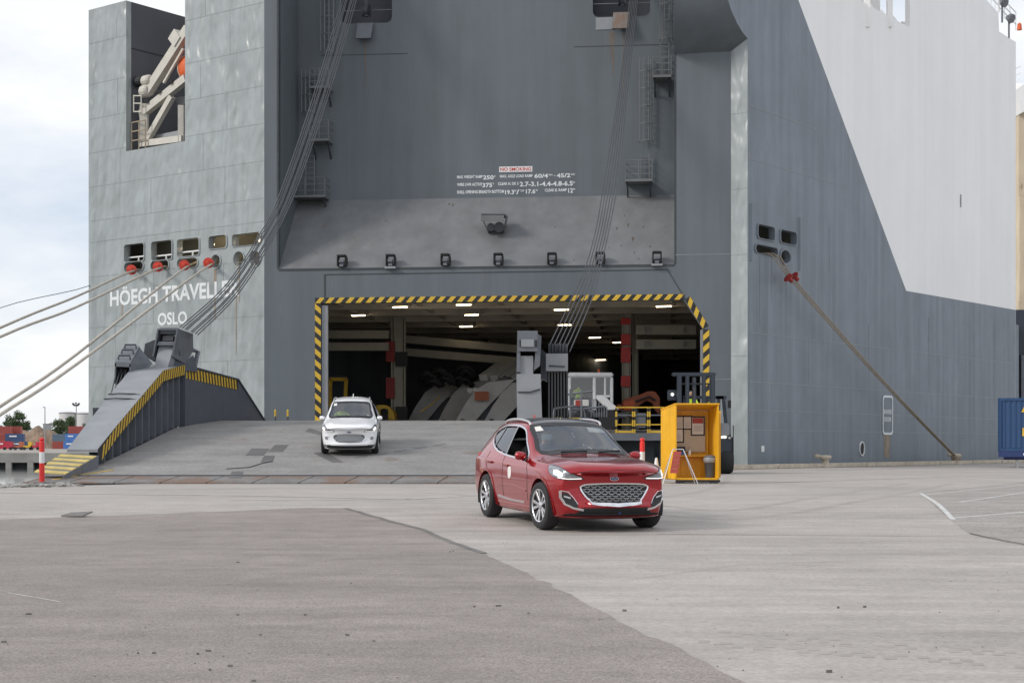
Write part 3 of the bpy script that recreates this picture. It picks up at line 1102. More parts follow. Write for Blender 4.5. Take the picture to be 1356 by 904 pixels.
# access platforms and ladders on the recess wall
def platform(px0, px1, ypl, ytop, dep=1.1):
    s0, z = WU.sz(px0, ypl)
    s1, _ = WU.sz(px1, ypl)
    zt_ = WU.sz(px0, ytop)[1]
    m = MB()
    m.prism([WU.at(s0, z, 0), WU.at(s1, z, 0), WU.at(s1, z, dep), WU.at(s0, z, dep)], (0, 0, 0.12))
    pl = m.build('access_platform', 'ship_slope', ship)
    for s in (s0 + .1, s1 - .1):
        MB().bar(WU.at(s, z, dep * .8), WU.at(s, z - 0.75, 0.0), 0.08).build('bracket', 'steel_dark', pl)
    r = MB()
    for zz_ in (0.35, 0.68, 1.0):
        q = z + (zt_ - z) * zz_
        r.tube([WU.at(s0, q, .02), WU.at(s0, q, dep - .04), WU.at(s1, q, dep - .04), WU.at(s1, q, .02)], 0.022, 5)
    for s in (s0, (s0 + s1) / 2, s1):
        r.bar(WU.at(s, z, dep - .04), WU.at(s, zt_, dep - .04), 0.04)
    r.build('railing', 'ship_slope', pl)
    return pl


def ladder(px, y0, y1, cage=False, off=0.22, w=0.45):
    s, za = WU.sz(px, y0)
    _, zb = WU.sz(px, y1)
    m = MB()
    for e in (-w / 2, w / 2):
        m.bar(WU.at(s + e, za, off), WU.at(s + e, zb, off), 0.05)
    z = za + 0.15
    while z < zb:
        m.bar(WU.at(s - w / 2, z, off), WU.at(s + w / 2, z, off), 0.03)
        z += 0.3
    ld = m.build('ladder', 'ship_slope', ship)
    if cage:
        g = MB()
        for e in (-0.35, -0.12, 0.12, 0.35):
            g.bar(WU.at(s + e, za, off + 0.65 - abs(e) * .6), WU.at(s + e, zb, off + 0.65 - abs(e) * .6), 0.04)
        z = za
        while z < zb:
            g.tube([WU.at(s - .35, z, off), WU.at(s - .35, z, off + .45), WU.at(s, z, off + .68), WU.at(s + .35, z, off + .45), WU.at(s + .35, z, off)], 0.02, 4)
            z += 0.9
        g.build('safety_cage', 'ship_slope', ld)


platform(416, 441, 123, 97)
platform(416, 441, 192, 165)
platform(384, 436, 266, 240)
platform(865, 889, 109, 82)
platform(829, 864, 245, 217)
ladder(437, 72, -30, True)
ladder(412, 152, 96, True)
ladder(412, 264, 195)
ladder(856, 190, 80, True)
ladder(854, 243, 205)
ladder(883, 56, -30, True)
ladder(880, 105, 58)
# rope guide brackets
for px, y0, y1, mt in ((484, 32, 54, 'steel_mid'), (822, 18, 41, 'ramp_toe')):
    s, za = WU.sz(px, y1)
    _, zb = WU.sz(px, y0)
    m = MB()
    m.prism([WU.at(s - .42, za, 0.35), WU.at(s + .38, za, 0.35), WU.at(s + .46, zb, 0.05), WU.at(s - .38, zb, 0.05)], N3 * 0.18)
    bk = m.build('wire_guide', mt, ship)
    m = MB()
    m.lathe([(0.34, -0.2), (0.22, -0.1), (0.22, 0.1), (0.34, 0.2)], WU.at(s + .1, zb + .6, .3), axis=(WU.d.x, WU.d.y, 0), n=12)
    m.bar(WU.at(s + .1, zb + .3, .3), WU.at(s + .1, zb + 3, .3), 0.16)
    m.build('guide_sheave', 'steel_dark', bk)
MB().prism([WU.px(789, 40), WU.px(814, 39), WU.px(814, 23), WU.px(789, 24)], N3 * 0.03).build('pale_patch', 'steel_light', ship)

# notices painted on the recess wall
s0, z0, s1, z1 = text_box(WU, 661, 705, 220.5, 227.8)
m_ = MB()
m_.prism([WU.at(s0, z0, .004), WU.at(s1, z0, .004), WU.at(s1, z1, .004), WU.at(s0, z1, .004)], N3 * 0.006)
sg = m_.build('no_smoking_board', 'white', ship)
text_on(WU, 'NO SMOKING', (s0 + .06, z0 + .05, s1 - .06, z1 - .05), sg, 'red', o=0.014, bold=0.02)
k = 1356 / 180.0


def wt(body, x0, x1, y0, y1, bold=0.03):
    text_on(WU, body, text_box(WU, 595 + x0 / k, 595 + x1 / k, 210 + y0 / k, 210 + y1 / k), ship, bold=bold)


wt('MAX. WEIGHT RAMP', 77, 332, 168, 198)
wt('250\u1d57' if False else '250', 336, 443, 168, 210)
wt('t', 447, 460, 166, 186)
wt('MAX. AXLE LOAD RAMP', 505, 832, 160, 190)
wt('60/4', 848, 985, 152, 194)
wt('WH', 988, 1028, 154, 172)
wt('-', 1042, 1056, 168, 174)
wt('45/2', 1070, 1208, 148, 190)
wt('WH', 1212, 1252, 150, 168)
wt('WIRE LWR ACTIVE', 77, 326, 244, 274)
wt('375', 330, 428, 244, 288)
wt('t', 434, 446, 240, 260)
wt('CLEAR H. DK 5', 486, 690, 236, 266)
wt('2.7-3.1-4.4-4.8-6.5', 702, 1232, 228, 276)
wt('M', 1235, 1252, 230, 246)
wt('SHELL OPENING BREADTH BOTTOM', 77, 545, 316, 348)
wt('19.3', 556, 646, 314, 358)
wt('M', 650, 668, 314, 330)
wt('/', 668, 698, 308, 356)
wt('TOP', 702, 748, 312, 332)
wt('17.6', 764, 858, 306, 350)
wt('M', 862, 880, 308, 324)
wt('CLEAR B. RAMP', 952, 1172, 300, 330)
wt('12', 1185, 1234, 296, 342)
wt('M', 1237, 1254, 298, 314)

# ---- chamfer, overhanging quarter and starboard side
plate(WCH, [(0, -4), (WCH.L, -4), (WCH.L, 20.86), (0, 20.37)], t=0.3).build('quarter_plate', 'transom', ship)
for y in (337, 471, 250, 150):
    seam_h(WCH, 0.02, WCH.L - .02, WCH.sz(979, y)[1], 0.03, ship)


def wh(s, z, o=0):
    return WH.at(s, z, o)


prof = [(0, 20.86), (-0.5, 21.05), (-1.0, 21.35), (-1.6, 21.85), (-2.0, 22.4), (-2.25, 23.2), (-2.3, 24.2), (-2.3, ZTOP + 2)]
bnd = [WH.sz(1057, 0), WH.sz(1200, 385), WH.sz(1345, 410.3)]
slope_b = (bnd[0][0] - bnd[1][0]) / (bnd[0][1] - bnd[1][1])
b_top = (bnd[0][0] + slope_b * (ZTOP + 2 - bnd[0][1]), ZTOP + 2)
hole_h = [rect_hole(WH, 1003, 299, 1025, 317, 0.18), rect_hole(WH, 1033, 306, 1054, 323, 0.18), rect_hole(WH, 1000, 326, 1029, 337, 0.25)]
s, z = WH.sz(1039.5, 340)
hole_h.append([(s + .52 * math.cos(2 * math.pi * j / 16), z + .33 * math.sin(2 * math.pi * j / 16)) for j in range(16)])
plate(WH, [(0, -4), (WH.L, -4), (WH.L, bnd[2][1]), bnd[1], b_top] + prof[::-1], hole_h, t=0.3).build('starboard_side', 'hull_grey', ship)
tr = [WH.sz(1345, 56), WH.sz(1323, 42), WH.sz(1322, 17), WH.sz(1306, 0), WH.sz(1290, -10)]
wt_hole = [WH.sz(1112, -14), WH.sz(1205, 37), WH.sz(1205, -45), WH.sz(1112, -75)]
plate(WH, [(WH.L, bnd[2][1]), tr[0], tr[1], tr[2], tr[3], (tr[4][0], ZTOP + 2), b_top, bnd[1]], [wt_hole], t=0.3).build('white_side', 'hull_white', ship)
for h in hole_h:
    ring(WH, h, 0.09, t=0.06).build('opening_rim', 'hull_grey', ship)
# rub rails beside the openings
for px, y0, y1 in ((1058, 288, 358), (994, 270, 345)):
    MB().bar(WH.px(px, y0), WH.px(px, y1), 0.14, 0.14).build('rub_rail', 'hull_grey', ship)
s0, z0 = WH.sz(1000, 345)
s1, z1 = WH.sz(1060, 292)
s1 += 8
m_ = MB()
m_.prism([wh(.2, z0 - .1, -.35), wh(s1, z0 - .1, -.35), wh(s1, z0 - .1, -4), wh(.2, z0 - .1, -4)], (0, 0, .1))
m_.prism([wh(.2, z1 + .3, -.35), wh(s1, z1 + .3, -.35), wh(s1, z1 + .3, -4), wh(.2, z1 + .3, -4)], (0, 0, .1))
m_.prism([wh(.2, z0 - .1, -3), wh(s1, z0 - .1, -3), wh(s1, z1 + .3, -3), wh(.2, z1 + .3, -3)], -Vector((WH.n.x, WH.n.y, 0)) * .1)
m_.build('mooring_deck', 'hold_cream', ship)
# overhanging stern quarter: curved underside
nrow = len(prof)
m_ = MB()
vs = []
for i, (ps, pz) in enumerate(prof):
    rp_ = wh(ps, pz)
    out = [0, .55, 1.1, 1.75, 2.2, 2.5, 2.6, 2.6][i]
    zl = [20.3, 20.5, 20.85, 21.45, 22.1, 23.0, 24.1, ZTOP + 2][i]
    lp = WC.at(s893, zl, out)
    mp_ = WC.at(WC.L, [20.37, 20.6, 20.95, 21.5, 22.15, 23.05, 24.15, ZTOP + 2][i], out * 0.97) if i == 0 else lp.lerp(rp_, 0.72)
    vs += [lp, mp_, rp_]
fs = []
for i in range(nrow - 1):
    for j in range(2):
        fs.append((i * 3 + j, i * 3 + j + 1, (i + 1) * 3 + j + 1, (i + 1) * 3 + j))
m_.add(vs, fs)
lp = [vs[i * 3] for i in range(nrow)]
m_.add(lp + [WC.at(s893, ZTOP + 2, 0)], [tuple(range(nrow + 1))])
m_.build('stern_overhang', 'ship_slate', ship, smooth=R(60))
# side beyond the visible length, returning forward
m_ = MB()
m_.prism([(E_C[0] + .01, E_C[1], -4), (E_C[0] + .01, E_C[1], tr[0][1]), (E_C[0] + 8, E_C[1] + 32, tr[0][1]), (E_C[0] + 8, E_C[1] + 32, -4)], (-0.3, 0.1, 0))
m_.build('forward_side', 'hull_white', ship)
# weld seams of the starboard side
for y, x1, m0 in ((542.5, 1340, 'seam'), (569, 1340, 'seam'), (505, 1340, 'seam'), (440, 1340, 'seam'), (210, 1115, 'seam'), (140, 1080, 'seam')):
    z = WH.sz(993, y)[1]
    seam_h(WH, 0.1, WH.sz(x1, 500)[0], z, 0.03, ship, m0)
random.seed(11)
for zA, zB in ((-1, 1.9), (1.9, 2.9), (2.9, 4.3), (4.3, 6.6), (6.6, 9.5)):
    for k in range(6):
        s = random.uniform(1, WH.L - 1)
        m_ = MB()
        m_.prism([wh(s - .012, zA, -.01), wh(s + .012, zA, -.01), wh(s + .012, zB, -.01), wh(s - .012, zB, -.01)], Vector((WH.n.x, WH.n.y, 0)) * .018)
        m_.build('weld_seam', 'seam', ship)
for px in (1225, 1262, 1300):
    a, b = WH.sz(px, 300), WH.sz(px, 200)
    m_ = MB()
    m_.prism([wh(a[0], bnd[1][1] + .2, -.01), wh(a[0] + .02, bnd[1][1] + .2, -.01), wh(a[0] + .02, 27, -.01), wh(a[0], 27, -.01)], Vector((WH.n.x, WH.n.y, 0)) * .015)
    m_.build('weld_seam', 'hull_white', ship)
# bunker door
s0, z0, s1, z1 = WH.rect(1168, 523.5, 1182, 575.5)
bd = plate(WH, rrect(s0, z0, s1, z1, .25), t=.03, o=.02).build('bunker_door', 'hull_grey', ship)
pl = rrect(s0 + .12, z0 + .12, s1 - .12, z1 - .12, .2)
ring(WH, pl, .13, o=.02, t=.02).build('white_border', 'lettering', bd)
text_on(WH, 'BUNKER', (s0 + .2, WH.sz(1175, 548)[1], s1 - .2, WH.sz(1175, 542)[1]), bd, o=.03, bold=.03)
text_on(WH, 'DOOR', (s0 + .25, WH.sz(1175, 558)[1], s1 - .25, WH.sz(1175, 552)[1]), bd, o=.03, bold=.03)
m_ = MB()
m_.prism([wh(s0 + .2, z0, .003), wh(s1 - .3, z0, .003), wh(s1 - .5, z0 - 1.4, .003), wh(s0 + .3, z0 - 1.2, .003)], Vector((WH.n.x, WH.n.y, 0)) * .004)
m_.build('rust_streak', 'rust_run', ship)
# pilot pocket, draught plate
s, z = WH.sz(1141, 594)
ring(WH, [(s + .28 * math.cos(2 * math.pi * j / 14), z + .35 * math.sin(2 * math.pi * j / 14)) for j in range(14)], .06, t=.05).build('pocket_rim', 'white', ship)
plate(WH, [(s + .27 * math.cos(2 * math.pi * j / 14), z + .34 * math.sin(2 * math.pi * j / 14)) for j in range(14)], t=.005, o=.006).build('side_pocket', 'black', ship)
s, z = WH.sz(1010, 594)
plate(WH, rrect(s - .15, z - .15, s + .15, z + .15, .03), t=.01, o=.012).build('draught_plate', 'white', ship)
s, z = WH.sz(1272, 266)
plate(WH, rrect(s - .08, z - .4, s + .08, z + .4, .03), t=.01, o=.03).build('vent_plate', 'steel_light', ship)
# deck opening high on the white side
m_ = MB()
m_.prism([wh(wt_hole[0][0] - 1, wt_hole[1][1] - 2, -3.2), wh(wt_hole[1][0] + 3, wt_hole[1][1] - 2, -3.2), wh(wt_hole[1][0] + 3, 33, -3.2), wh(wt_hole[0][0] - 1, 33, -3.2)], -Vector((WH.n.x, WH.n.y, 0)) * .1)
m_.build('deck_opening_back', 'hull_white', ship)
for a, b in ((1148, 1152), (1178, 1180)):
    p0, p1 = WH.px(a, -12), WH.px(a, 34)
    MB().bar(p0 + V(0, 0, 3), p1 + V(0, 0, -.1), .3, .3).build('opening_post', 'hull_white', ship)
m_ = MB()
for k_ in range(5):
    a = 1135 + k_ * 15
    m_.bar(WH.px(a, -4 + (a - 1128) * .52, -1.4), WH.px(a + 12, 12 + (a - 1128) * .52, -.6), .22)
m_.build('opening_braces', 'hull_white', ship)
# rail, lamps and siren at the top right
m_ = MB()
for a, b in (((1307, 0), (1323, 16)), ((1322, 17), (1345, 40))):
    for dz in (.4, .8, 1.2):
        m_.tube([WH.px(*a) + V(0, 0, dz), WH.px(*b) + V(0, 0, dz)], .035, 5)
    for t in (0, .33, .66, 1):
        p = WH.px(*a).lerp(WH.px(*b), t)
        m_.bar(p, p + V(0, 0, 1.25), .06)
m_.build('top_railing', 'white', ship)
for px, y in ((1327, 6), (1336, 27)):
    p = WH.px(px, y)
    m_ = MB()
    m_.bar(p - V(0, 0, 1.2), p, .1)
    m_.lathe([(.12, -.2), (.3, .1), (.3, .3)], p + V(0, 0, .15), axis=(.5, -.6, -.3), n=10)
    m_.build('deck_floodlight', 'steel_mid', ship)
MB().lathe([(.18, 0), (.14, .4), (.02, .5)], WH.px(1350, 40), n=8).build('amber_beacon', 'orange', ship)

# ---- sill platform outside the door, right of the ramp
spa, spb = WC.sz(690, 588)[0], WC.sz(893, 588)[0]
m_ = MB()
m_.prism([WC.at(spa, 1.35, 0), WC.at(spb, 1.35, 0), WC.at(spb, 1.35, 2.6), WC.at(spa, 1.35, 2.6)], (0, 0, .35))
sp = m_.build('sill_platform', 'steel_mid', ship)
for px in (703, 760, 815, 870):
    s = WC.sz(px, 580)[0]
    MB().bar(WC.at(s, -1, 0.05), WC.at(s, 1.35, 2.3), .25, .25).build('platform_strut', 'steel_dark', sp)

# run-off stains
for w_, px, ya, yb, hw in ((WH, 1006, 339, 430, .05), (WH, 1022, 339, 400, .04), (WH, 1041, 350, 470, .05), (WH, 1098, 300, 420, .04), (WH, 1230, 420, 520, .06), (WH, 1290, 440, 560, .05), (WH, 1150, 430, 500, .04), (WH, 1316, 430, 530, .05), (WU, 812, 42, 100, .09), (WU, 808, 42, 84, .05), (WU, 826, 45, 130, .04), (WU, 484, 56, 120, .05), (WC, 372, 372, 470, .04), (WC, 440, 366, 392, .03), (WC, 640, 360, 388, .03), (WC, 780, 359, 390, .04)):
    s_, z1_ = w_.sz(px, ya)
    z0_ = w_.sz(px, yb)[1]
    m_ = MB()
    m_.prism([w_.at(s_ - hw, z1_, .002), w_.at(s_ + hw, z1_, .002), w_.at(s_ + hw * .25, z0_, .002), w_.at(s_ - hw * .35, z0_, .002)], Vector((w_.n.x, w_.n.y, 0)) * .002)
    m_.build('run_off_stain', 'stain_warm' if w_ is WU else 'stain_grey', ship)
# ---- vehicle deck inside
def inw(s, z, dep):
    return WC.at(s, z, -dep)


HD, S0, S1, ZC = 66, -9.0, 27.0, 8.75
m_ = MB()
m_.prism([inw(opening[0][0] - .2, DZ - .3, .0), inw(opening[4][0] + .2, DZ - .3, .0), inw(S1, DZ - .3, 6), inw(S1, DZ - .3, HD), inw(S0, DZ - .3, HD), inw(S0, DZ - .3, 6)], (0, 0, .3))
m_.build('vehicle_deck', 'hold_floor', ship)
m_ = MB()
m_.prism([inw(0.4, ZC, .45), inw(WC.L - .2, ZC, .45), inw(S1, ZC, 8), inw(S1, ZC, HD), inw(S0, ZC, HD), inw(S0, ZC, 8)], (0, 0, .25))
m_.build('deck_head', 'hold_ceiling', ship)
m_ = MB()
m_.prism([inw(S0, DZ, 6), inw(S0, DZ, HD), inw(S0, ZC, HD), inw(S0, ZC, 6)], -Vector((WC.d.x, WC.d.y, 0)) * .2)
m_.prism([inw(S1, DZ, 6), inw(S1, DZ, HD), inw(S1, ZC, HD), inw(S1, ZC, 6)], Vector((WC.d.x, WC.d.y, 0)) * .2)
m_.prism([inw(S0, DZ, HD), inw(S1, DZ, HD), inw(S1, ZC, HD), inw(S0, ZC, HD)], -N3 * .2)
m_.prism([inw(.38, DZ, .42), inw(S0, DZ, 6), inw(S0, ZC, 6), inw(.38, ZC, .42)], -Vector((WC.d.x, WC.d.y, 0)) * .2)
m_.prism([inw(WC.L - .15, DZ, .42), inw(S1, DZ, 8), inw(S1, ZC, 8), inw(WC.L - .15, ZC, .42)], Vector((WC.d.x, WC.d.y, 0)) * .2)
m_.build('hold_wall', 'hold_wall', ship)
# deck-head girders
for dep in (1.6, 5, 9, 13.5, 18, 23, 28, 34, 40, 48, 56):
    MB().bar(inw(1 if dep < 6 else S0, ZC - .2, dep), inw(WC.L - 1 if dep < 8 else S1, ZC - .2, dep), .22, .4).build('deck_girder', 'hold_ceiling', ship)
for s in (3, 7.2, 11.5, 16, 20.4):
    MB().bar(inw(s, ZC - .14, .6), inw(s, ZC - .14, HD), .18, .28).build('deck_stringer', 'hold_ceiling', ship)
# lamps under the deck head
for px, py in ((474.6, 418.5), (529.7, 407.5), (624.5, 417.8), (617, 433), (488, 476), (544, 458.6), (555, 473.8), (562, 478.6), (439.5, 472), (743.5, 411), (747.6, 431), (879, 406.5), (787.7, 447.6), (795.5, 477), (819, 454), (614, 404.5)):
    zl = ZC - .46
    d = (zl - CZ) * FPX / (HOR - py)
    zl2 = zl
    if d > 132:
        d = 128
        zl2 = CZ + (HOR - py) * d / FPX
    c = P(px, py, d)
    lm = MB().box((c.x, c.y, zl2 + .03), (.78, .11, .05), rz=-.35).build('ceiling_light', 'lamp', ship)
    MB().box((c.x, c.y, zl2 + .24), (1.2, .3, .36), rz=-.35).build('lamp_housing', 'hold_ceiling', lm)
# pillars
for px, d, w in ((528, 93, .75), (829, 88, .42), (841, 90, .30)):
    c = P(px, 560, d)
    pl = MB().box((c.x, c.y, (DZ + ZC) / 2), (w * .75, w * .75, ZC - DZ)).build('pillar', 'hold_cream', ship)
    m_ = MB()
    for e in (-1, 1):
        m_.box((c.x + e * w * .5, c.y - .1, (DZ + ZC) / 2), (w * .12, w * .9, ZC - DZ - .1))
    m_.build('pillar_flange', 'hold_cream', pl)
    if px == 528:
        for y in (466, 514):
            z = P(528, y, d).z
            MB().box((c.x - .45, c.y - .5, z), (.5, .3, 1.2)).build('fire_box', 'red_dull', pl)
        for y in (476, 548):
            z = P(528, y, d).z
            bb = MB().box((c.x + .2, c.y - .52, z), (.7, .06, .85)).build('stripe_board', 'black', pl)
        hz_z = P(528, 476, d).z
    if px == 829:
        for y0, y1 in ((422, 430), (443, 457), (460, 480), (498, 512)):
            z0, z1 = P(px, y1, d).z, P(px, y0, d).z
            MB().box((c.x - .05, c.y - .3, (z0 + z1) / 2), (w * 1.25, .25, z1 - z0)).build('red_band', 'red', pl)
# hoistable deck beams
for (xa, xb, ya, yb, d) in ((428, 515, 443, 447, 92), (428, 515, 459, 463, 92), (536, 685, 449, 462, 97), (536, 685, 466, 478, 97), (842, 921, 437, 434, 88), (842, 921, 456, 453, 88)):
    p, q = P(xa, ya, d), P(xb, yb, d)
    q.z = p.z if d != 97 else q.z
    MB().bar(p, q, .4, .46 if d != 88 else .52).build('hoistable_deck_beam', 'hold_cream', ship)
    if d == 88:
        for t in (.15, .22, .8):
            m = p.lerp(q, t)
            MB().box((m.x, m.y - .28, m.z), (.08, .14, .3)).build('beam_bracket', 'steel_light', ship)

# ------------------------------------------------------------------ stern ramp
ramp = thing('stern_ramp', 'long grey steel stern ramp lowered from the ship onto the quay', 'ramp', (-6.3, 60, 0))
PRF = [(45.8, 0.04), (47.3, 0.20), (52, 0.82), (60, 1.75), (66, 2.15), (80.6, 2.28)]
LEFT = [(45.8, -13.3), (47.3, -13.1), (52, -12.8), (60, -12.8), (62, -12.8), (66, -12.1), (72, -11.1), (80.6, -9.9)]


def interp(tab, y):
    if y <= tab[0][0]:
        return tab[0][1]
    for (a, b), (c, d) in zip(tab[:-1], tab[1:]):
        if y <= c:
            return b + (d - b) * (y - a) / (c - a)
    return tab[-1][1]


def rz_(y):
    return interp(PRF, y)


XR = 0.7
ys = [47.34, 52, 60, 66, 73, 80.2]
for a, b in zip(ys[:-1], ys[1:]):
    b2 = b - 0.03
    m = MB()
    cols = [a, (a + b2) / 2, b2]
    for c0, c1 in zip(cols[:-1], cols[1:]):
        q = [(interp(LEFT, c0), c0, rz_(c0)), (XR, c0, rz_(c0)), (XR, c1, rz_(c1)), (interp(LEFT, c1), c1, rz_(c1))]
        m.prism([Vector(p) - V(0, 0, .45) for p in q], (0, 0, .45))
    m.build('deck_plate', 'ramp_deck', ramp)
# toe flaps, each a hinged plate
n = 11
for k in range(n):
    x0 = -13.9 + (XR + 14.0) * k / n
    x1 = -13.9 + (XR + 14.0) * (k + 1) / n - 0.05
    sh = 0.25
    m = MB()
    q = [(x0 - sh, 45.8, 0.035), (x1 - sh, 45.8, 0.035), (x1, 47.3, 0.19), (x0, 47.3, 0.19)]
    m.prism([Vector(p) - V(0, 0, .03) for p in q], (0, 0, .04))
    m.build('toe_flap', 'ramp_toe', ramp)
MB().tube([(-13.4, 47.33, .19), (XR, 47.33, .19)], .05, 8).build('toe_hinge', 'steel_dark', ramp)


def rp3(px, py, dz=0.006):
    """point on the ramp deck seen at a pixel"""
    lo, hi = 46.0, 72.0
    best = None
    y = 46.0
    while y < 68:
        e = abs(HOR - (rz_(y) - CZ) * FPX / y - py)
        if best is None or e < best[0]:
            best = (e, y)
        y += .02
    y = best[1]
    return Vector(((px - CXP) * y / FPX, y, rz_(y) + dz))


for q in ([(325, 603), (349, 603), (357, 594), (333, 594)], [(355, 598), (374, 598), (382, 589), (364, 589)], [(345, 612), (361, 612), (364, 603), (350, 603)], [(303, 633), (320, 633), (322, 624), (307, 624)], [(404, 571), (425, 576), (427, 572), (410, 567)], [(415, 600), (440, 612), (455, 612), (430, 598)]):
    m = MB()
    m.prism([rp3(*p, 0.002) for p in q], (0, 0, .006))
    m.build('deck_patch', 'patch', ramp)
m = MB()
for k in range(5):
    a, b = rp3(470 + k * 26, 606 - k * 4), rp3(486 + k * 26, 604 - k * 4)
    m.bar(a, b, .05, .01)
m.build('deck_scuff', 'patch', ramp)
c_ = [rp3(300, 621), rp3(330, 619), rp3(345, 614), rp3(360, 611)]
MB().tube(c_, .02, 5).build('deck_cable', 'black', ramp)
# yellow edge line
m = MB()
c_ = [rp3(150, 622, .004), rp3(110, 628, .004), rp3(70, 635, .004)]
for a, b in zip(c_[:-1], c_[1:]):
    m.bar(a, b, .14, .008)
m.build('edge_line', 'yellow', ramp)

# ---- left side girder
XW = -12.8
top = [(49.3, 0.90), (51.3, 1.64), (58.2, 3.76), (62.1, 4.18)]


def ztop(y):
    return interp(top, y)


m = MB()                                 # web
ys = [49.3, 51.3, 54, 58.2, 62.1]
for a, b in zip(ys[:-1], ys[1:]):
    m.prism([(XW - .3, a, rz_(a) - .4), (XW - .3, b, rz_(b) - .4), (XW - .3, b, ztop(b)), (XW - .3, a, ztop(a))], (-.05, 0, 0))
gird = m.build('girder_web', 'rib_paint', ramp)
y = 49.9
while y < 61.9:                          # stiffener ribs
    m = MB()
    m.prism([(XW - .3, y, rz_(y) + .005), (XW - .03, y, rz_(y) + .005), (XW - .03, y, ztop(y) - .12), (XW - .3, y, ztop(y) - .12)], (0, .05, 0))
    m.prism([(XW - .09, y + .055, rz_(y) + .005), (XW - .02, y + .055, rz_(y) + .005), (XW - .02, y + .055, ztop(y) - .12), (XW - .09, y + .055, ztop(y) - .12)], (0, .03, 0))
    m.build('stiffener_rib', 'steel_mid', gird)
    y += 1.02
m = MB()                                 # top flange
fl_ = [49.0] + ys[1:]
for a, b in zip(fl_[:-1], fl_[1:]):
    la, lb = interp([(49, -13.75), (58.2, -14.05), (62.1, -14.1)], a), interp([(49, -13.75), (58.2, -14.05), (62.1, -14.1)], b)
    q = [(la, a, ztop(a)), (XW, a, ztop(a)), (XW, b, ztop(b)), (lb, b, ztop(b))]
    m.prism([Vector(p) for p in q], (0, 0, .09))
m.build('girder_flange', 'steel_light', ramp)
for y in (54.4, 55.0):
    m = MB()
    m.tube([(-14.0, y, ztop(y) + .11), (-13.6, y - .1, ztop(y) + .13), (-13.1, y + .05, ztop(y) + .12), (-12.75, y, ztop(y) + .05)], .025, 5)
    m.build('lashing_strap', 'seam_dark', ramp)
# hazard stripes on the flange edge
bd_ = MB()
for a, b in zip(fl_[:-1], fl_[1:]):
    bd_.prism([(XW + .001, a, ztop(a) - .30), (XW + .001, b, ztop(b) - .30), (XW + .001, b, ztop(b) + .10), (XW + .001, a, ztop(a) + .10)], (.012, 0, 0))
bd = bd_.build('hazard_border', 'black', ramp)
n = 34
for k in range(1, n):
    y0 = 49.05 + (62.05 - 49.05) * k / n
    h = .19
    y1, y2, y3 = y0 + h, y0 + h + .2, y0 + .2
    m = MB()
    m.prism([(XW + .014, y0, ztop(y0) - .29), (XW + .014, y1, ztop(y1) - .29), (XW + .014, min(y2, 62.08), ztop(y2) + .095), (XW + .014, min(y3, 62.08), ztop(y3) + .095)], (.005, 0, 0))
    m.build('hazard_stripe', 'yellow', bd)
# plain wing plate towards the ship
WW = Wall((-12.8, 62.12), (-11.2, 71.9))
WWL = WW.L
za, zb, zc = 4.25, 3.95, rz_(71.9)
sb = WW.sz(315, 504)[0]
plate(WW, [(0, rz_(62) - .3), (WWL, rz_(71.9) - .3), (WWL, zc), (sb, zb), (0, za)], t=.12).build('wing_plate', 'rib_paint', ramp)
hazard(WW, (0.05, za - .50), (sb - .02, zb - .45), .42, .33, ramp, o=.012, slant=-.3)
m = MB()
for a, b in (((0, za), (sb, zb)), ((sb, zb), (WWL, zc))):
    m.bar(WW.at(*a, -.1), WW.at(*b, -.1), .3, .07)
m.build('wing_edge', 'steel_dark', ramp)
MB().bar((XW - .1, 62.1, rz_(62) - .2), (XW - .1, 62.1, 4.2), .25, .22).build('corner_post', 'rib_paint', ramp)
# striped wedge at the foot of the girder
wdg = MB()
A0, A1, B0, B1 = V(-13.85, 48.9, .86), V(-12.75, 48.9, .80), V(-14.15, 46.9, .30), V(-13.15, 46.6, .24)
wdg.add([A0, A1, B1, B0], [(0, 1, 2), (0, 2, 3)])
wdg.prism([A1, B1, V(-13.15, 46.6, .05), V(-12.75, 48.9, .3)], (-.06, 0, 0))
wg = wdg.build('toe_wedge', 'steel_mid', ramp)
for k in range(5):
    t0, t1 = k / 5 + .02, k / 5 + .13
    m = MB()
    sk = .0
    q = [B0.lerp(A0, t0), B1.lerp(A1, t0), B1.lerp(A1, t1), B0.lerp(A0, t1)]
    m.prism([p + V(0, 0, .0) for p in q], (0, 0, .03))
    m.build('wedge_stripe', 'yellow_pale', wg)

ORD = ['leftmost', 'second from left', 'third from left', 'fourth from left', 'fifth from left', 'sixth from left', 'seventh from left', 'rightmost']
ORD6 = ORD[:5] + ['rightmost']
ORD7 = ORD[:6] + ['rightmost']
ORD5 = ORD[:4] + ['rightmost']
# ---- left lifting head on the girder
hd = MB()
hd.prism([P(203.5, 489.5, 60.3), P(221, 488.5, 60.3), P(231, 457, 60.8), P(211, 457, 60.8)], (0.1, 1.4, 0))
hd.build('lift_post', 'steel_light', ramp)
pg = MB()
pg.prism([P(221, 489, 60.6), P(262, 492, 63), P(256, 470, 63), P(246, 478, 62), P(229, 466, 61)], (-.2, .6, 0))
pg.build('lift_gusset', 'rib_paint', ramp)
m = MB()
m.tube([P(257, 490, 63), P(262, 466, 63.4), P(254, 463, 63.2)], .1, 6)
m.build('grab_frame', 'steel_mid', ramp)
side = [P(236, 434.7, 60.5), P(255.7, 442, 63), P(256, 464, 63), P(246, 481.8, 62), P(229, 472, 60.6)]
hs = MB()
hs.prism(side, (-.06, 0, 0))
hs.prism([p + V(-.74, 0, 0) for p in side], (-.06, 0, 0))
hs.prism([side[0], side[1], side[1] + V(-.8, 0, 0), side[0] + V(-.8, 0, 0)], (0, 0, -.06))
hs.prism([P(210, 452, 60.6), P(233, 452, 60.6), P(231, 457, 60.6), P(207, 457, 60.6)], (0, .4, 0))
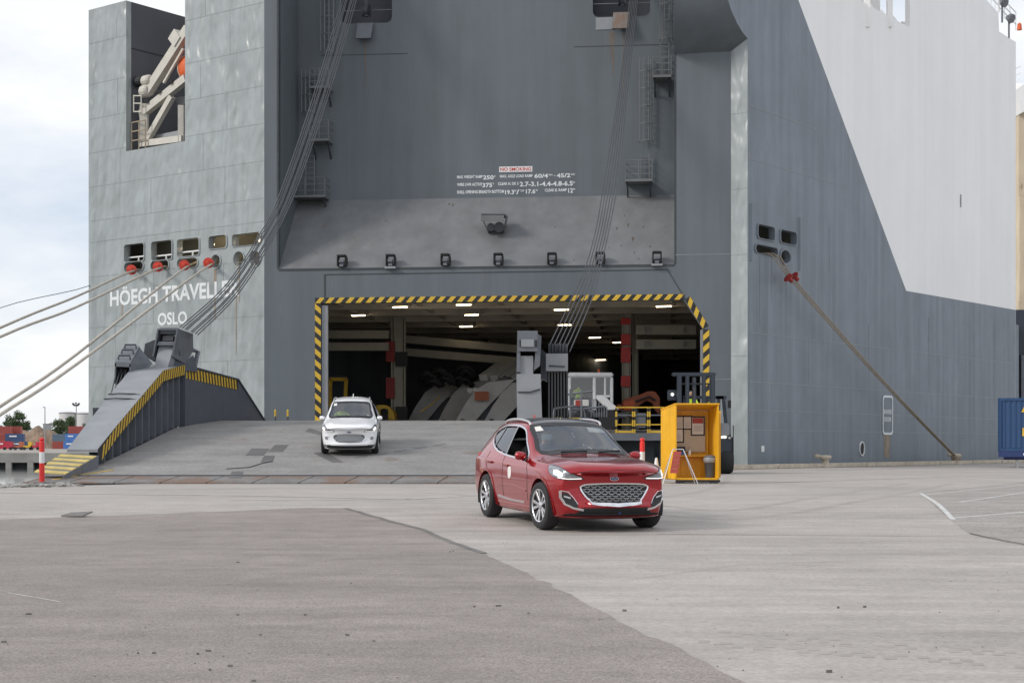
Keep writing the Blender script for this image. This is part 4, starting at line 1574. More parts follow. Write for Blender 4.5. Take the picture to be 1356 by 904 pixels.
hs.prism([P(212, 442, 60.7), P(233, 442, 60.7), P(235, 434, 60.6), P(212, 434, 60.6)], (0, .3, 0))
house = hs.build('sheave_housing', 'steel_mid', ramp)
MB().prism([P(216, 444, 61), P(230, 444, 61), P(229, 451, 61), P(215, 451, 61)], (0, .2, 0)).build('inspection_plate', 'steel_light', house)
MB().lathe([(.45, -.3), (.35, -.2), (.35, .2), (.45, .3)], side[0].lerp(side[3], .45) + V(-.4, .4, 0), axis=(1, 0, 0), n=18).build('sheave', 'steel_dark', house)
m = MB()
m.prism([P(192, 455, 61), P(204, 450, 61), P(208, 470, 61), P(204, 479, 61), P(190, 470, 61)], (.1, .8, 0))
m.build('side_sheave_guard', 'steel_dark', house)

# pulley block hanging beside it
pb = thing('pulley_block', 'grey four-slot pulley block hung left of the ramp girder', 'pulley block', P(163, 508, 58), None)
f = [P(152, 481, 58), P(173, 482, 58), P(174, 508, 58), P(151, 507, 58)]
vec = P(185, 460, 60.2) - P(173, 482, 58)
m = MB()
m.prism([f[0], f[1], f[1] + vec, f[0] + vec], (0, 0, .06))
m.prism([f[1], f[2], f[2] + V(0, .3, -.05), P(202, 481, 60.2), f[1] + vec], (-.05, 0, 0))
m.prism([f[0], f[3], f[3] + V(0, .3, -.05), P(180, 481, 60.2), f[0] + vec], (.05, 0, 0))
m.prism([P(152, 481, 58), P(173, 482, 58), P(173, 486, 58), P(152, 485, 58)], (0, .08, 0))
m.build('casing', 'steel_mid', pb)
for t in (.16, .5, .82):
    p = ((f[0] + f[1]) / 2) + vec * t + V(0, 0, .06)
    MB().tube([p + V(-.22, 0, 0), p + V(-.2, .0, .14), p + V(.2, 0, .14), p + V(.22, 0, 0)], .035, 6).build('lifting_handle', 'steel_dark', pb)
for k in range(4):
    p = f[0].lerp(f[1], (k + .5) / 4) + V(0, .35, -.35)
    MB().lathe([(.33, -.04), (.28, 0), (.33, .04)], p, axis=(1, 0, 0), n=16).build('pulley_wheel', 'black', pb)
for k in range(5):
    a = f[0].lerp(f[1], (k + .3) / 5) + V(0, .1, -.3)
    b = P(141 + k * 3.5, 548 - k * 2.5, 57.5)
    MB().tube([a, b], .022, 5).build('hoist_wire', 'wire', None, label=ORD5[k] + ' of the five short wires below the left pulley block', cat='wire', group='wires below the left pulley block')
MB().box(P(138, 549, 57.5), (.7, .5, .5)).build('wire_anchor', 'steel_dark', ramp)

# ---- right lifting post and its pulley block
dR = 62.0
m = MB()
m.prism([P(685, 560, dR), P(718, 560, dR), P(716, 495, dR), P(684, 495, dR)], (0, 1.2, 0))
m.build('lift_post', 'steel_light', ramp)
m = MB()
m.prism([P(689, 495, dR + .2), P(706, 495, dR + .2), P(706, 471, dR + .2), P(689, 471, dR + .2)], (0, .8, 0))
m.build('lift_neck', 'steel_light', ramp)
m = MB()
m.prism([P(686, 465, dR), P(712, 465, dR), P(712, 440.5, dR), P(686, 440.5, dR)], (0, .1, 0))
m.prism([P(684, 492, dR + .12), P(689, 492, dR + .12), P(689, 441, dR + .12), P(685, 441, dR + .12)], (0, 1.2, 0))
m.prism([P(707, 490, dR + .12), P(715, 484, dR + .12), P(717, 445, dR + .12), P(711, 441, dR + .12)], (0, 1.2, 0))
m.prism([P(685, 441, dR + .1), P(712, 441, dR + .1), P(712, 440, dR + 1.2), P(685, 440, dR + 1.2)], (0, 0, .06))
hR = m.build('sheave_housing', 'steel_mid', ramp)
MB().prism([P(690, 459, dR - .06), P(707, 459, dR - .06), P(707, 449, dR - .06), P(690, 449, dR - .06)], (0, .05, 0)).build('inspection_plate', 'steel_light', hR)
for a in (688, 709):
    MB().prism([P(a, 459, dR - .04), P(a + 2, 459, dR - .04), P(a + 2, 450, dR - .04), P(a, 450, dR - .04)], (0, .03, 0)).build('inspection_slot', 'black', hR)
MB().tube([P(686, 519, dR - .02), P(702, 519, dR - .05), P(715, 515, dR - .02)], .03, 5).build('lashing_strap', 'seam_dark', ramp)
pr = thing('pulley_block', 'grey pulley block hanging in front of the hold beside the right ramp post', 'pulley block', P(738, 550, 63))
m = MB()
m.prism([P(723, 491, 62.6), P(752, 491, 62.6), P(752, 468, 62.6), P(723, 468, 62.6)], (0, .9, 0))
m.build('casing', 'steel_light', pr)
m = MB()
m.prism([P(717, 500, 63), P(725, 505, 62.8), P(724, 468, 62.8), P(717, 462, 63)], (0, .8, 0))
m.build('side_plate', 'steel_mid', pr)
for k in range(6):
    p = P(728 + k * 4.3, 466, 63)
    MB().lathe([(.36, -.05), (.30, 0), (.36, .05)], p, axis=(1, 0, 0), n=16).build('pulley_wheel', 'steel_dark', pr)
MB().tube([P(727, 484, 62.55), P(742, 485, 62.5), P(748, 485, 62.55)], .03, 5).build('lashing_strap', 'seam_dark', pr)
for k in range(7):
    MB().bar(P(727 + k * 4, 491.5, 62.9), P(727 + k * 4.1, 552, 63.1), .065).build('hoist_wire', 'wire', None, label=ORD7[k] + ' of the seven vertical wires under the right pulley block', cat='wire', group='wires under the right pulley block')

# ---- long hoist wires up to the stern
lw = [[(238, 433), (298.5, 378), (344.5, 309), (370, 258), (416, 124), (452, 0), (468, -60)], [(262, 443), (313, 392), (356, 326), (392, 252), (436, 124), (472, 0), (486, -60)]]


def dep(y, y0, d0, d1):
    return d0 + (d1 - d0) * (y0 - y) / (y0 + 60)


for k in range(8):
    t = k / 7
    if k in (3, 4):
        t += .05 * (1 if k == 4 else -1)
    pts = []
    for a, b in zip(*lw):
        x, y = a[0] + (b[0] - a[0]) * t, a[1] + (b[1] - a[1]) * t
        pts.append(P(x, y, dep(y, 440, 62, 82.8)))
    MB().tube(crom(pts, 5), .025, 5).build('hoist_wire', 'wire', None, label=ORD[k] + ' long hoist wire from the left ramp girder up the stern', cat='wire', group='left hoist wires of the ramp')
rw = [[(728, 456), (756, 398), (774, 358), (789.5, 302), (802, 229), (816, 142), (831, 30), (838, -60)], [(754, 466), (782, 401), (793, 363), (807, 302), (820, 229), (829, 135), (843, 15), (849, -60)]]
for k in range(6):
    t = k / 5
    pts = []
    for a, b in zip(*rw):
        x, y = a[0] + (b[0] - a[0]) * t, a[1] + (b[1] - a[1]) * t
        pts.append(P(x, y, dep(y, 460, 63, 82.8)))
    MB().tube(crom(pts, 5), .025, 5).build('hoist_wire', 'wire', None, label=ORD6[k] + ' long hoist wire from the right pulley block up the stern', cat='wire', group='right hoist wires of the ramp')
# yellow-tipped deck posts by the ship's wall
for px, lab in ((364.5, 'small yellow-topped post on the ramp next to the ship wall'), (381, 'small yellow-topped post on the ramp nearer the white car')):
    q = P(px, 557, 72)
    tp = thing('guide_post', lab, 'post', (q.x, q.y, q.z - .1), 'guide posts on the ramp')
    MB().lathe([(.04, 0), (.04, .3)], (q.x, q.y, q.z - .1), n=8).build('shaft', 'steel_dark', tp)
    MB().lathe([(.045, .3), (.045, .58), (.02, .62)], (q.x, q.y, q.z - .1), n=8).build('cap', 'yellow', tp)

# ------------------------------------------------------------------ mooring ropes and rat guards
def rope(name, pts, r, label, mat='rope', group=None, k=6):
    return MB().tube(crom(pts, k), r, 7).build(name, mat, None, smooth=True, label=label, cat='rope', group=group)


def sag(a, b, s, n=9):
    return [a.lerp(b, i / n) - V(0, 0, s * 4 * (i / n) * (1 - i / n)) for i in range(n + 1)]


ends = [(-18.9, 35.1, .2), (-18.6, 35.5, .2), (-15.5, 39.3, .2), (-15.3, 39.6, .2)]
starts = [(183, 358), (218, 354), (253, 352), (285, 349)]
lab = ['highest pale mooring rope running left from the leftmost red rat guard', 'second pale mooring rope, from the second red rat guard on the stern', 'third pale mooring rope, passing in front of the ship name', 'lowest pale mooring rope, from the red rat guard nearest the round fairleads']
mids = [[(100, 393), (0, 434)], [(100, 407), (0, 446)], [(100, 470), (0, 538)], [(100, 483), (0, 549)]]
for i in range(4):
    a = WT.px(*starts[i])
    a_in = a - Vector((WT.n.x, WT.n.y, 0)) * 1.5
    e = V(*ends[i])
    pts = [a_in, a + Vector((WT.n.x, WT.n.y, 0)) * .15]
    # depth falls evenly along the rope between ship and quay bollard beyond the frame
    x_end = CXP + e.x / e.y * FPX
    for m_px in mids[i]:
        t = (starts[i][0] - m_px[0]) / (starts[i][0] - x_end)
        inv = (1 - t) / a.y + t / e.y
        pts.append(P(m_px[0], m_px[1], 1 / inv))
    pts.append(e)
    rope('mooring_rope', pts, .055, lab[i], group='pale stern mooring ropes')
    g = starts[i]
    c = a + Vector((WT.n.x, WT.n.y, 0)) * .45
    dr = (pts[2] - pts[1]).normalized()
    rg = thing('rat_guard', ['red rat guard disc on the leftmost stern rope', 'red rat guard disc on the second stern rope from the left', 'red rat guard disc on the third stern rope from the left', 'red rat guard disc nearest the empty round fairleads'][i], 'rat guard', c, 'red rat guards on the stern ropes')
    MB().lathe([(.10, 0.0), (.27, .02), (.28, .05), (.11, .07)], c, axis=dr, n=18).build('disc', 'guard_red', rg)
    MB().lathe([(.13, .05), (.10, .42)], c, axis=dr, n=10).build('sleeve', 'guard_red', rg)
rope('heaving_line', [WT.px(164, 343), WT.px(119, 378), WT.px(119, 378) + V(-4, -6, -2.2), V(-26, 70, 3)], .02, 'thin dark line hanging off the left edge of the stern', 'steel_dark')

hs_ = [(1017, 337), (1023, 337), (1028, 339)]
tops = ['left strand of the brown stern ropes down to the quay bollard', 'middle strand of the brown stern ropes down to the quay bollard', 'right strand of the brown stern ropes down to the quay bollard']
for i in range(3):
    a = WH.px(*hs_[i])
    nn = Vector((WH.n.x, WH.n.y, 0))
    e = BOLLARD + V(-.05 + .06 * i, -.05 * i, .05)
    g = WH.px(1044 + 3 * i, 367, .55)
    pts = [a - nn * 1.0, a + nn * .12, g] + [g.lerp(e, t) - V(0, 0, .22 * math.sin(math.pi * t)) for t in (.25, .5, .75)] + [e]
    rope('mooring_rope', pts, .03, tops[i], 'rope_brown', 'brown stern ropes on the starboard side')
for i, px in enumerate((1043, 1051)):
    c = WH.px(px, 367 - i * 2, .6)
    rg = thing('rat_guard', ['dark red rat guard disc on the brown starboard ropes, left one', 'dark red rat guard disc on the brown starboard ropes, right one'][i], 'rat guard', c, 'rat guards on the brown ropes')
    MB().lathe([(.08, 0), (.25, .02), (.25, .04), (.08, .05)], c, axis=(.75, .5, -.6), n=18).build('disc', 'red_dull', rg)
    MB().lathe([(.12, .05), (.1, .35)], c, axis=(.75, .5, -.6), n=10).build('sleeve', 'red_dull', rg)
# turns of rope on the bollard
rope('rope_coil', [BOLLARD + V(.24 * math.cos(a), .24 * math.sin(a), -.06 + .012 * a) for a in [i * .5 for i in range(26)]], .05, 'brown rope wound round the starboard quay bollard', 'rope_brown', k=1)

# ------------------------------------------------------------------ rescue boat davit in the transom recess
dv = thing('rescue_davit', 'cream steel davit frame in the recess at the top left of the stern', 'davit', WT.at(s168 + 1.5, zc0, -1.5))


def dp(px, py, o=-.75):
    return WT.px(px, py, o)


MB().bar(dp(191, 194), dp(191, 138), .42, .4).build('davit_post', 'cream', dv)
MB().bar(dp(187, 152), dp(247, 104), .34, .42).build('davit_arm', 'cream', dv)
MB().bar(dp(195, 186), dp(228, 128), .28, .32).build('davit_brace', 'cream', dv)
MB().bar(dp(196, 122), dp(250, 38), .36, .50).build('davit_boom', 'cream', dv)
MB().bar(dp(217, 110), dp(243, 65), .13, .13).build('hydraulic_ram', 'cream', dv)
MB().bar(dp(231, 58), dp(239, 45), .5, .7).build('winch_cover', 'cream', dv)
MB().bar(dp(188, 191, -.6), dp(243, 184, -.6), .34, .34).build('davit_base', 'cream', dv)
MB().bar(dp(240, 188, -.6), dp(240, 140, -.6), .3, .3).build('davit_upright', 'cream', dv)
MB().prism([dp(231, 131, -1.3), dp(244, 127, -1.3), dp(244, 138, -1.3), dp(238, 142, -1.3)], (.1, .4, 0)).build('davit_cradle', 'steel_light', dv)
MB().bar(dp(200, 185, -1.2), dp(240, 177, -1.2), .3, .3).build('rear_beam', 'steel_light', dv)
for px, py, r, mt in ((195, 107, .30, 'cream'), (193, 121, .34, 'cream'), (185, 108, .30, 'black')):
    MB().lathe([(r * .8, -.3), (r, -.2), (r, .2), (r * .8, .3)], dp(px, py, -.7), axis=(WT.d.x, WT.d.y, 0), n=14).build('winch_drum', mt, dv)
for t in (.15, .42, .68):
    p = dp(187, 152).lerp(dp(247, 104), t) + V(0, -.3, .38)
    MB().box(p, (.22, .22, .16)).build('arm_lug', 'black', dv)
m = MB()
for z_ in (127, 137, 148):
    m.bar(dp(177, z_, -.35), dp(187, z_, -.35), .06)
for x_ in (177, 187):
    m.bar(dp(x_, 126, -.35), dp(x_, 149, -.35), .06)
m.build('work_cage', 'cream', dv)
m = MB()
for dz in (.05, .6, 1.1, 1.6):
    m.bar(WT.at(s168 + .1, zc0 + dz, -.3), WT.at(s168 + 1.25, zc0 + dz, -.3), .06)
for s in (.1, .7, 1.25):
    m.bar(WT.at(s168 + s, zc0, -.3), WT.at(s168 + s, zc0 + 1.6, -.3), .06)
m.build('recess_rail', 'rope_brown', ship)
rb = thing('rescue_boat', 'orange rescue boat bow hanging behind the cream davit', 'boat', dp(246, 105, -1.6))
c = dp(249, 93, -1.6)
dirb = Vector((WT.d.x, WT.d.y, 0))
MB().lathe([(.05, -.55), (.45, -.38), (.75, 0), (.85, .6), (.85, 3.2), (.5, 3.9)], c, axis=dirb, n=16).build('hull', 'orange', rb, smooth=True)
MB().lathe([(.78, 0), (.78, .06)], c + V(0, 0, 0.02), axis=dirb, n=16).build('grab_line', 'rope', rb)

# ------------------------------------------------------------------ cars
def eval_subsurf(mb, lev, mats=('car_red',), crease=None):
    me = mb.mesh('cage', list(mats))
    o = bpy.data.objects.new('tmp_cage', me)
    if crease:
        at = me.attributes.new('crease_edge', 'FLOAT', 'EDGE')
        for e in me.edges:
            k = crease(me.vertices[e.vertices[0]].co, me.vertices[e.vertices[1]].co)
            at.data[e.index].value = k
    COL.objects.link(o)
    s = o.modifiers.new('s', 'SUBSURF')
    s.levels = s.render_levels = lev
    dg = bpy.context.evaluated_depsgraph_get()
    out = bpy.data.meshes.new_from_object(o.evaluated_get(dg))
    bpy.data.objects.remove(o)
    return out


# stations: y, sweep, bottom z, then (x, z) of rows 1..9 and centre z
def car_cage():
    S = [
        (-2.300, .31, .41, [(.34, .435), (.60, .465), (.70, .53), (.75, .64), (.745, .765), (.695, .835), (.58, .858), (.44, .872), (.25, .882)], .893),
        (-2.285, .31, .345, [(.50, .355), (.73, .37), (.78, .44), (.80, .62), (.79, .80), (.745, .885), (.66, .91), (.50, .924), (.28, .93)], .935),
        (-2.235, .30, .25, [(.64, .25), (.75, .26), (.81, .37), (.835, .62), (.825, .84), (.77, .925), (.68, .955), (.52, .972), (.29, .982)], .988),
        (-2.080, .26, .20, [(.70, .20), (.81, .22), (.865, .37), (.89, .63), (.88, .86), (.82, .955), (.70, .995), (.52, 1.026), (.30, 1.030)], 1.031),
        (-1.800, .17, .19, [(.74, .19), (.84, .22), (.90, .40), (.92, .65), (.91, .89), (.85, .985), (.72, 1.028), (.55, 1.064), (.30, 1.064)], 1.063),
        (-1.350, .12, .19, [(.76, .19), (.85, .22), (.91, .40), (.93, .66), (.92, .91), (.865, 1.005), (.76, 1.05), (.60, 1.090), (.32, 1.092)], 1.092),
        (-1.020, .13, .19, [(.76, .19), (.86, .22), (.905, .40), (.925, .66), (.915, .92), (.87, 1.015), (.80, 1.065), (.67, 1.095), (.35, 1.12)], 1.127),
        (-0.820, .13, .19, [(.76, .19), (.86, .22), (.902, .40), (.922, .66), (.912, .925), (.873, 1.02), (.80, 1.115), (.69, 1.17), (.36, 1.205)], 1.213),
        (-0.080, .10, .19, [(.76, .19), (.86, .22), (.90, .40), (.92, .66), (.91, .935), (.877, 1.03), (.69, 1.475), (.615, 1.568), (.32, 1.612)], 1.62),
        (0.080, .08, .19, [(.76, .19), (.86, .22), (.90, .40), (.92, .66), (.91, .94), (.877, 1.035), (.685, 1.505), (.605, 1.602), (.31, 1.645)], 1.652),
        (0.450, .03, .19, [(.76, .19), (.86, .22), (.90, .40), (.92, .66), (.912, .95), (.875, 1.045), (.665, 1.528), (.59, 1.628), (.31, 1.667)], 1.674),
        (1.100, 0, .19, [(.76, .19), (.86, .22), (.905, .40), (.925, .67), (.915, .965), (.865, 1.07), (.65, 1.515), (.572, 1.618), (.30, 1.655)], 1.662),
        (1.700, -.04, .21, [(.74, .21), (.86, .25), (.90, .42), (.92, .69), (.905, .99), (.855, 1.095), (.615, 1.455), (.54, 1.56), (.29, 1.60)], 1.607),
        (2.020, -.09, .24, [(.72, .24), (.85, .28), (.885, .44), (.90, .70), (.88, .98), (.825, 1.09), (.63, 1.33), (.53, 1.45), (.285, 1.49)], 1.495),
        (2.220, -.14, .28, [(.70, .28), (.83, .32), (.88, .46), (.89, .70), (.875, .96), (.81, 1.05), (.69, 1.13), (.56, 1.19), (.30, 1.22)], 1.225),
        (2.290, -.16, .36, [(.66, .36), (.79, .39), (.845, .50), (.86, .70), (.84, .90), (.78, .97), (.67, 1.0), (.54, 1.02), (.29, 1.03)], 1.035),
        (2.300, -.16, .47, [(.34, .49), (.66, .51), (.76, .56), (.79, .70), (.78, .82), (.72, .87), (.62, .885), (.48, .90), (.26, .91)], .925),
    ]
    vs, idx = [], []
    for y, sw, zb, rows, zt in S:
        half = [(0, zb)] + rows + [(0, zt)]
        ring_ = []
        for ri, (x, z) in enumerate(half):
            for tgt, rr in ((ROW5, 5), (ROW6, 6), (ROW2, 2), (ROW8, 8)):
                if ri == rr:
                    tgt.add((round(x, 3), round(y + sw * (x / .9) ** 2, 3), round(z, 3)))
            ring_.append((x, y + sw * (x / .9) ** 2, z))
        for x, z in reversed(rows):
            ring_.append((-x, y + sw * (x / .9) ** 2, z))
        idx.append(list(range(len(vs), len(vs) + len(ring_))))
        vs += ring_
    m = MB()
    fs = []
    n = len(idx[0])
    for a, b in zip(idx[:-1], idx[1:]):
        for k in range(n):
            fs.append((a[k], a[(k + 1) % n], b[(k + 1) % n], b[k]))
    # close the two slits with quads across
    for e in (idx[0], idx[-1]):
        for k in range(0, 10):
            a, b, c, d = e[k], e[k + 1], e[(n - k - 1) % n], e[(n - k) % n]
            if k == 0:
                fs.append((e[0], e[1], e[n - 1]))
            elif k == 9:
                fs.append((e[9], e[10], e[11]))
            else:
                fs.append((a, b, c, d))
    m.add(vs, fs)
    return m


ROW5, ROW6, ROW2, ROW8 = set(), set(), set(), set()


def car_crease(a, b):
    ka, kb = (round(abs(a.x), 3), round(a.y, 3), round(a.z, 3)), (round(abs(b.x), 3), round(b.y, 3), round(b.z, 3))
    if ka in ROW5 and kb in ROW5 and -2.0 < a.y < 2.1:
        return .62
    if ka in ROW6 and kb in ROW6 and a.y < -.8:
        return .45
    if ka in ROW8 and kb in ROW8 and a.y < -.95 and a.y > -2.2:
        return .8
    if ka in ROW2 and kb in ROW2:
        return .5
    return 0.0


CAR_ME = eval_subsurf(car_cage(), 3, crease=car_crease)
_bm = bmesh.new()
_bm.from_mesh(CAR_ME)
for _ in range(14):
    bmesh.ops.smooth_vert(_bm, verts=[v for v in _bm.verts if v.co.y < -2.05 and .36 < v.co.z < .88], factor=.5, use_axis_x=True, use_axis_y=True, use_axis_z=True)
_bm.to_mesh(CAR_ME)
CAR_BVH = BVHTree.FromBMesh(_bm)
_bm.free()


def hit(kind, a, b, sgn=1):
    """surface point and normal of the body. front: (x, z); side: (y, z); top: (x, y)"""
    if kind == 'front':
        o, d = V(a, -4, b), V(0, 1, 0)
    elif kind == 'rear':
        o, d = V(a, 4, b), V(0, -1, 0)
    elif kind == 'side':
        o, d = V(sgn * 3, a, b), V(-sgn, 0, 0)
    elif kind == 'diag':
        d = V(-sgn * .77, .638, 0)
        o = V(sgn * .638 * a, .77 * a, b) - d * 4
    else:
        o, d = V(a, b, 4), V(0, 0, -1)
    p, n, _, _ = CAR_BVH.ray_cast(o, d)
    if p is None:
        p, n, _, _ = CAR_BVH.find_nearest(o + d * 2.2)
    return p, n


def poly_smooth(pts, k=4):
    """closed Catmull-Rom through 2D points"""
    n = len(pts)
    out = []
    for i in range(n):
        p0, p1, p2, p3 = [Vector(pts[(i + j) % n]) for j in (-1, 0, 1, 2)]
        for j in range(k):
            t = j / k
            q = 0.5 * ((2 * p1) + (p2 - p0) * t + (2 * p0 - 5 * p1 + 4 * p2 - p3) * t * t + (3 * p1 - p0 - 3 * p2 + p3) * t ** 3)
            out.append((q.x, q.y))
    return out


def densify(pts, step):
    out = []
    n = len(pts)
    for i in range(n):
        a, b = Vector(pts[i]), Vector(pts[(i + 1) % n])
        m = max(1, int((b - a).length / step))
        for k in range(m):
            q = a.lerp(b, k / m)
            out.append((q.x, q.y))
    return out


def patch(poly, kind, mat, name, parent, off=.006, thick=.012, sgn=1, step=.06, flat=False):
    """a panel that follows the body, outlined by a 2D polygon in one view"""
    poly = densify(poly, step)
    bm = bmesh.new()
    vs = [bm.verts.new((a, b, 0)) for a, b in poly]
    for tr in tessellate_polygon([[Vector((a, b, 0)) for a, b in poly]]):
        try:
            bm.faces.new([vs[i] for i in tr])
        except ValueError:
            pass
    for ax in (0, 1):
        lo, hi = min(p[ax] for p in poly), max(p[ax] for p in poly)
        c = lo + step
        while c < hi:
            no = (1, 0, 0) if ax == 0 else (0, 1, 0)
            co = (c, 0, 0) if ax == 0 else (0, c, 0)
            bmesh.ops.bisect_plane(bm, geom=bm.verts[:] + bm.edges[:] + bm.faces[:], plane_co=co, plane_no=no)
            c += step
    bmesh.ops.dissolve_degenerate(bm, dist=1e-5, edges=bm.edges)
    nrm = {}
    for v in bm.verts:
        p, n = hit(kind, v.co.x, v.co.y, sgn)
        v.co = p + n * off
        nrm[v] = n.copy()
    bm.normal_update()
    for f in bm.faces:
        if f.normal.dot(nrm[f.verts[0]]) < 0:
            f.normal_flip()
    be = [e for e in bm.edges if len(e.link_faces) == 1]
    r = bmesh.ops.extrude_edge_only(bm, edges=be)
    for v in [g for g in r['geom'] if isinstance(g, bmesh.types.BMVert)]:
        p, n, _, _ = CAR_BVH.find_nearest(v.co)
        v.co -= n * thick
    me = bpy.data.meshes.new(name)
    bm.to_mesh(me)
    bm.free()
    me.materials.append(MAT[mat])
    me.polygons.foreach_set('use_smooth', [True] * len(me.polygons))
    me.set_sharp_from_angle(angle=R(50))
    o = bpy.data.objects.new(name, me)
    put(o, parent)
    return o


def offset_poly(poly, w):
    n = len(poly)
    area = sum(poly[i][0] * poly[(i + 1) % n][1] - poly[(i + 1) % n][0] * poly[i][1] for i in range(n))
    sg = 1 if area > 0 else -1
    out = []
    for i in range(n):
        a, b, c = Vector(poly[i - 1]), Vector(poly[i]), Vector(poly[(i + 1) % n])
        d1, d2 = (b - a).normalized(), (c - b).normalized()
        n1, n2 = Vector((d1.y, -d1.x)) * sg, Vector((d2.y, -d2.x)) * sg
        m = n1 + n2
        if m.length < 1e-6:
            m = n1
        m.normalize()
        k = w / max(.45, m.dot(n1))
        out.append((b.x + m.x * k, b.y + m.y * k))
    return out


def trim(poly, w, kind, mat, name, parent, off=.012, sgn=1, step=.05, closed=True):
    """a raised strip along a closed outline on the body"""
    poly = densify(poly, step) if closed else poly
    outp = offset_poly(poly, w)
    m = MB()
    n = len(poly)
    a = [hit(kind, *p, sgn) for p in poly]
    b = [hit(kind, *p, sgn) for p in outp]
    vs = [p - q * .01 for p, q in a] + [p + q * off for p, q in a] + [p + q * off for p, q in b] + [p - q * .01 for p, q in b]
    fs = []
    for k in range(3):
        fs += [(k * n + i, k * n + (i + 1) % n, (k + 1) * n + (i + 1) % n, (k + 1) * n + i) for i in range(n)]
    m.add(vs, fs)
    return m.build(name, mat, parent, smooth=R(50))


def strip(pts, w, kind, mat, name, parent, off=.004, sgn=1, step=.04, taper=None):
    """a thin strip along an open line on the body"""
    q = []
    for i in range(len(pts) - 1):
        a, b = Vector(pts[i]), Vector(pts[i + 1])
        m_ = max(1, int((b - a).length / step))
        q += [a.lerp(b, k / m_) for k in range(m_)]
    q.append(Vector(pts[-1]))
    m = MB()
    vs = []
    for i, p in enumerate(q):
        d = (q[min(i + 1, len(q) - 1)] - q[max(i - 1, 0)]).normalized()
        n = Vector((-d.y, d.x)) * w / 2
        for e in (n, -n):
            h_, nn = hit(kind, p.x + e.x, p.y + e.y, sgn)
            vs += [h_ - nn * .006, h_ + nn * off]
    k = len(q)
    fs = []
    for i in range(k - 1):
        b0, b1 = i * 4, (i + 1) * 4
        fs += [(b0 + 1, b1 + 1, b1 + 3, b0 + 3), (b0, b1, b1 + 1, b0 + 1), (b0 + 2, b1 + 2, b1 + 3, b0 + 3)]
    fs += [(0, 1, 3, 2), ((k - 1) * 4, (k - 1) * 4 + 1, (k - 1) * 4 + 3, (k - 1) * 4 + 2)]
    m.add(vs, fs)
    return m.build(name, mat, parent)


def inside(p, poly):
    x, y = p
    c = False
    n = len(poly)
    for i in range(n):
        x1, y1 = poly[i]
        x2, y2 = poly[(i + 1) % n]
        if (y1 > y) != (y2 > y) and x < (x2 - x1) * (y - y1) / (y2 - y1) + x1:
            c = not c
    return c


WSC = poly_smooth([(-.70, 1.135), (-.35, 1.155), (0, 1.16), (.35, 1.155), (.70, 1.135), (.655, 1.33), (.585, 1.535), (.30, 1.575), (0, 1.585), (-.30, 1.575), (-.585, 1.535), (-.655, 1.33)], 3)
FDW = [(-.60, 1.055), (-.30, 1.25), (-.04, 1.42), (.16, 1.475), (.40, 1.50), (.44, 1.09), (.0, 1.07)]
RDW = [(.50, 1.10), (.465, 1.502), (.80, 1.502), (1.06, 1.488), (1.165, 1.205), (.9, 1.145)]
QTW = [(1.25, 1.235), (1.13, 1.480), (1.34, 1.438), (1.47, 1.385), (1.485, 1.345), (1.42, 1.305)]
DLO = poly_smooth([(-.64, 1.045), (-.30, 1.27), (-.05, 1.445), (.16, 1.50), (.45, 1.525), (.80, 1.525), (1.12, 1.505), (1.36, 1.458), (1.50, 1.405), (1.535, 1.35), (1.46, 1.295), (1.25, 1.205), (.9, 1.125), (.45, 1.08), (0, 1.055)], 3)
BKL = poly_smooth([(-.52, 1.20), (0, 1.22), (.52, 1.20), (.50, 1.40), (.42, 1.50), (0, 1.53), (-.42, 1.50), (-.50, 1.40)], 3)
WY = (-1.37, 1.34)
WR, WZR = .425, .362


def body_mesh(mat):
    bm = bmesh.new()
    bm.from_mesh(CAR_ME)
    kill = []
    for f in bm.faces:
        c = f.calc_center_median()
        n = f.normal
        if c.y < .3 and n.y < -.2 and c.z > 1.1 and inside((c.x, c.z), WSC):
            kill.append(f)
            continue
        if c.y > 1.2 and n.y > .2 and c.z > 1.15 and inside((c.x, c.z), BKL):
            kill.append(f)
            continue
        if abs(n.x) > .5 and c.z > 1.02 and inside((c.y, c.z), DLO):
            kill.append(f)
            continue
    bmesh.ops.delete(bm, geom=list(set(kill)), context='FACES')
    for wy in WY:
        def ins(v):
            return abs(v.co.x) > .62 and (v.co.y - wy) ** 2 + (v.co.z - WZR) ** 2 < WR ** 2
        kill = [f for f in bm.faces if all(ins(v) for v in f.verts)]
        vin = {v for f in kill for v in f.verts}
        bmesh.ops.delete(bm, geom=kill, context='FACES')
        for v in bm.verts:
            if ins(v) and v.link_faces:
                d = Vector((v.co.y - wy, v.co.z - WZR))
                if v.co.z < .30:
                    v.co.y = wy + math.copysign(math.sqrt(max(0, WR ** 2 - d.y ** 2)), d.x)
                elif d.length > 1e-4:
                    d *= WR / d.length
                    v.co.y, v.co.z = wy + d.x, WZR + d.y
    me = bpy.data.meshes.new('body')
    bm.to_mesh(me)
    bm.free()
    me.materials.clear()
    me.materials.append(MAT[mat])
    me.materials.append(MAT['black'])
    for p_ in me.polygons:
        p_.use_smooth = True
        if p_.normal.z < -.6 and p_.center.z < .3:
            p_.material_index = 1
    return me


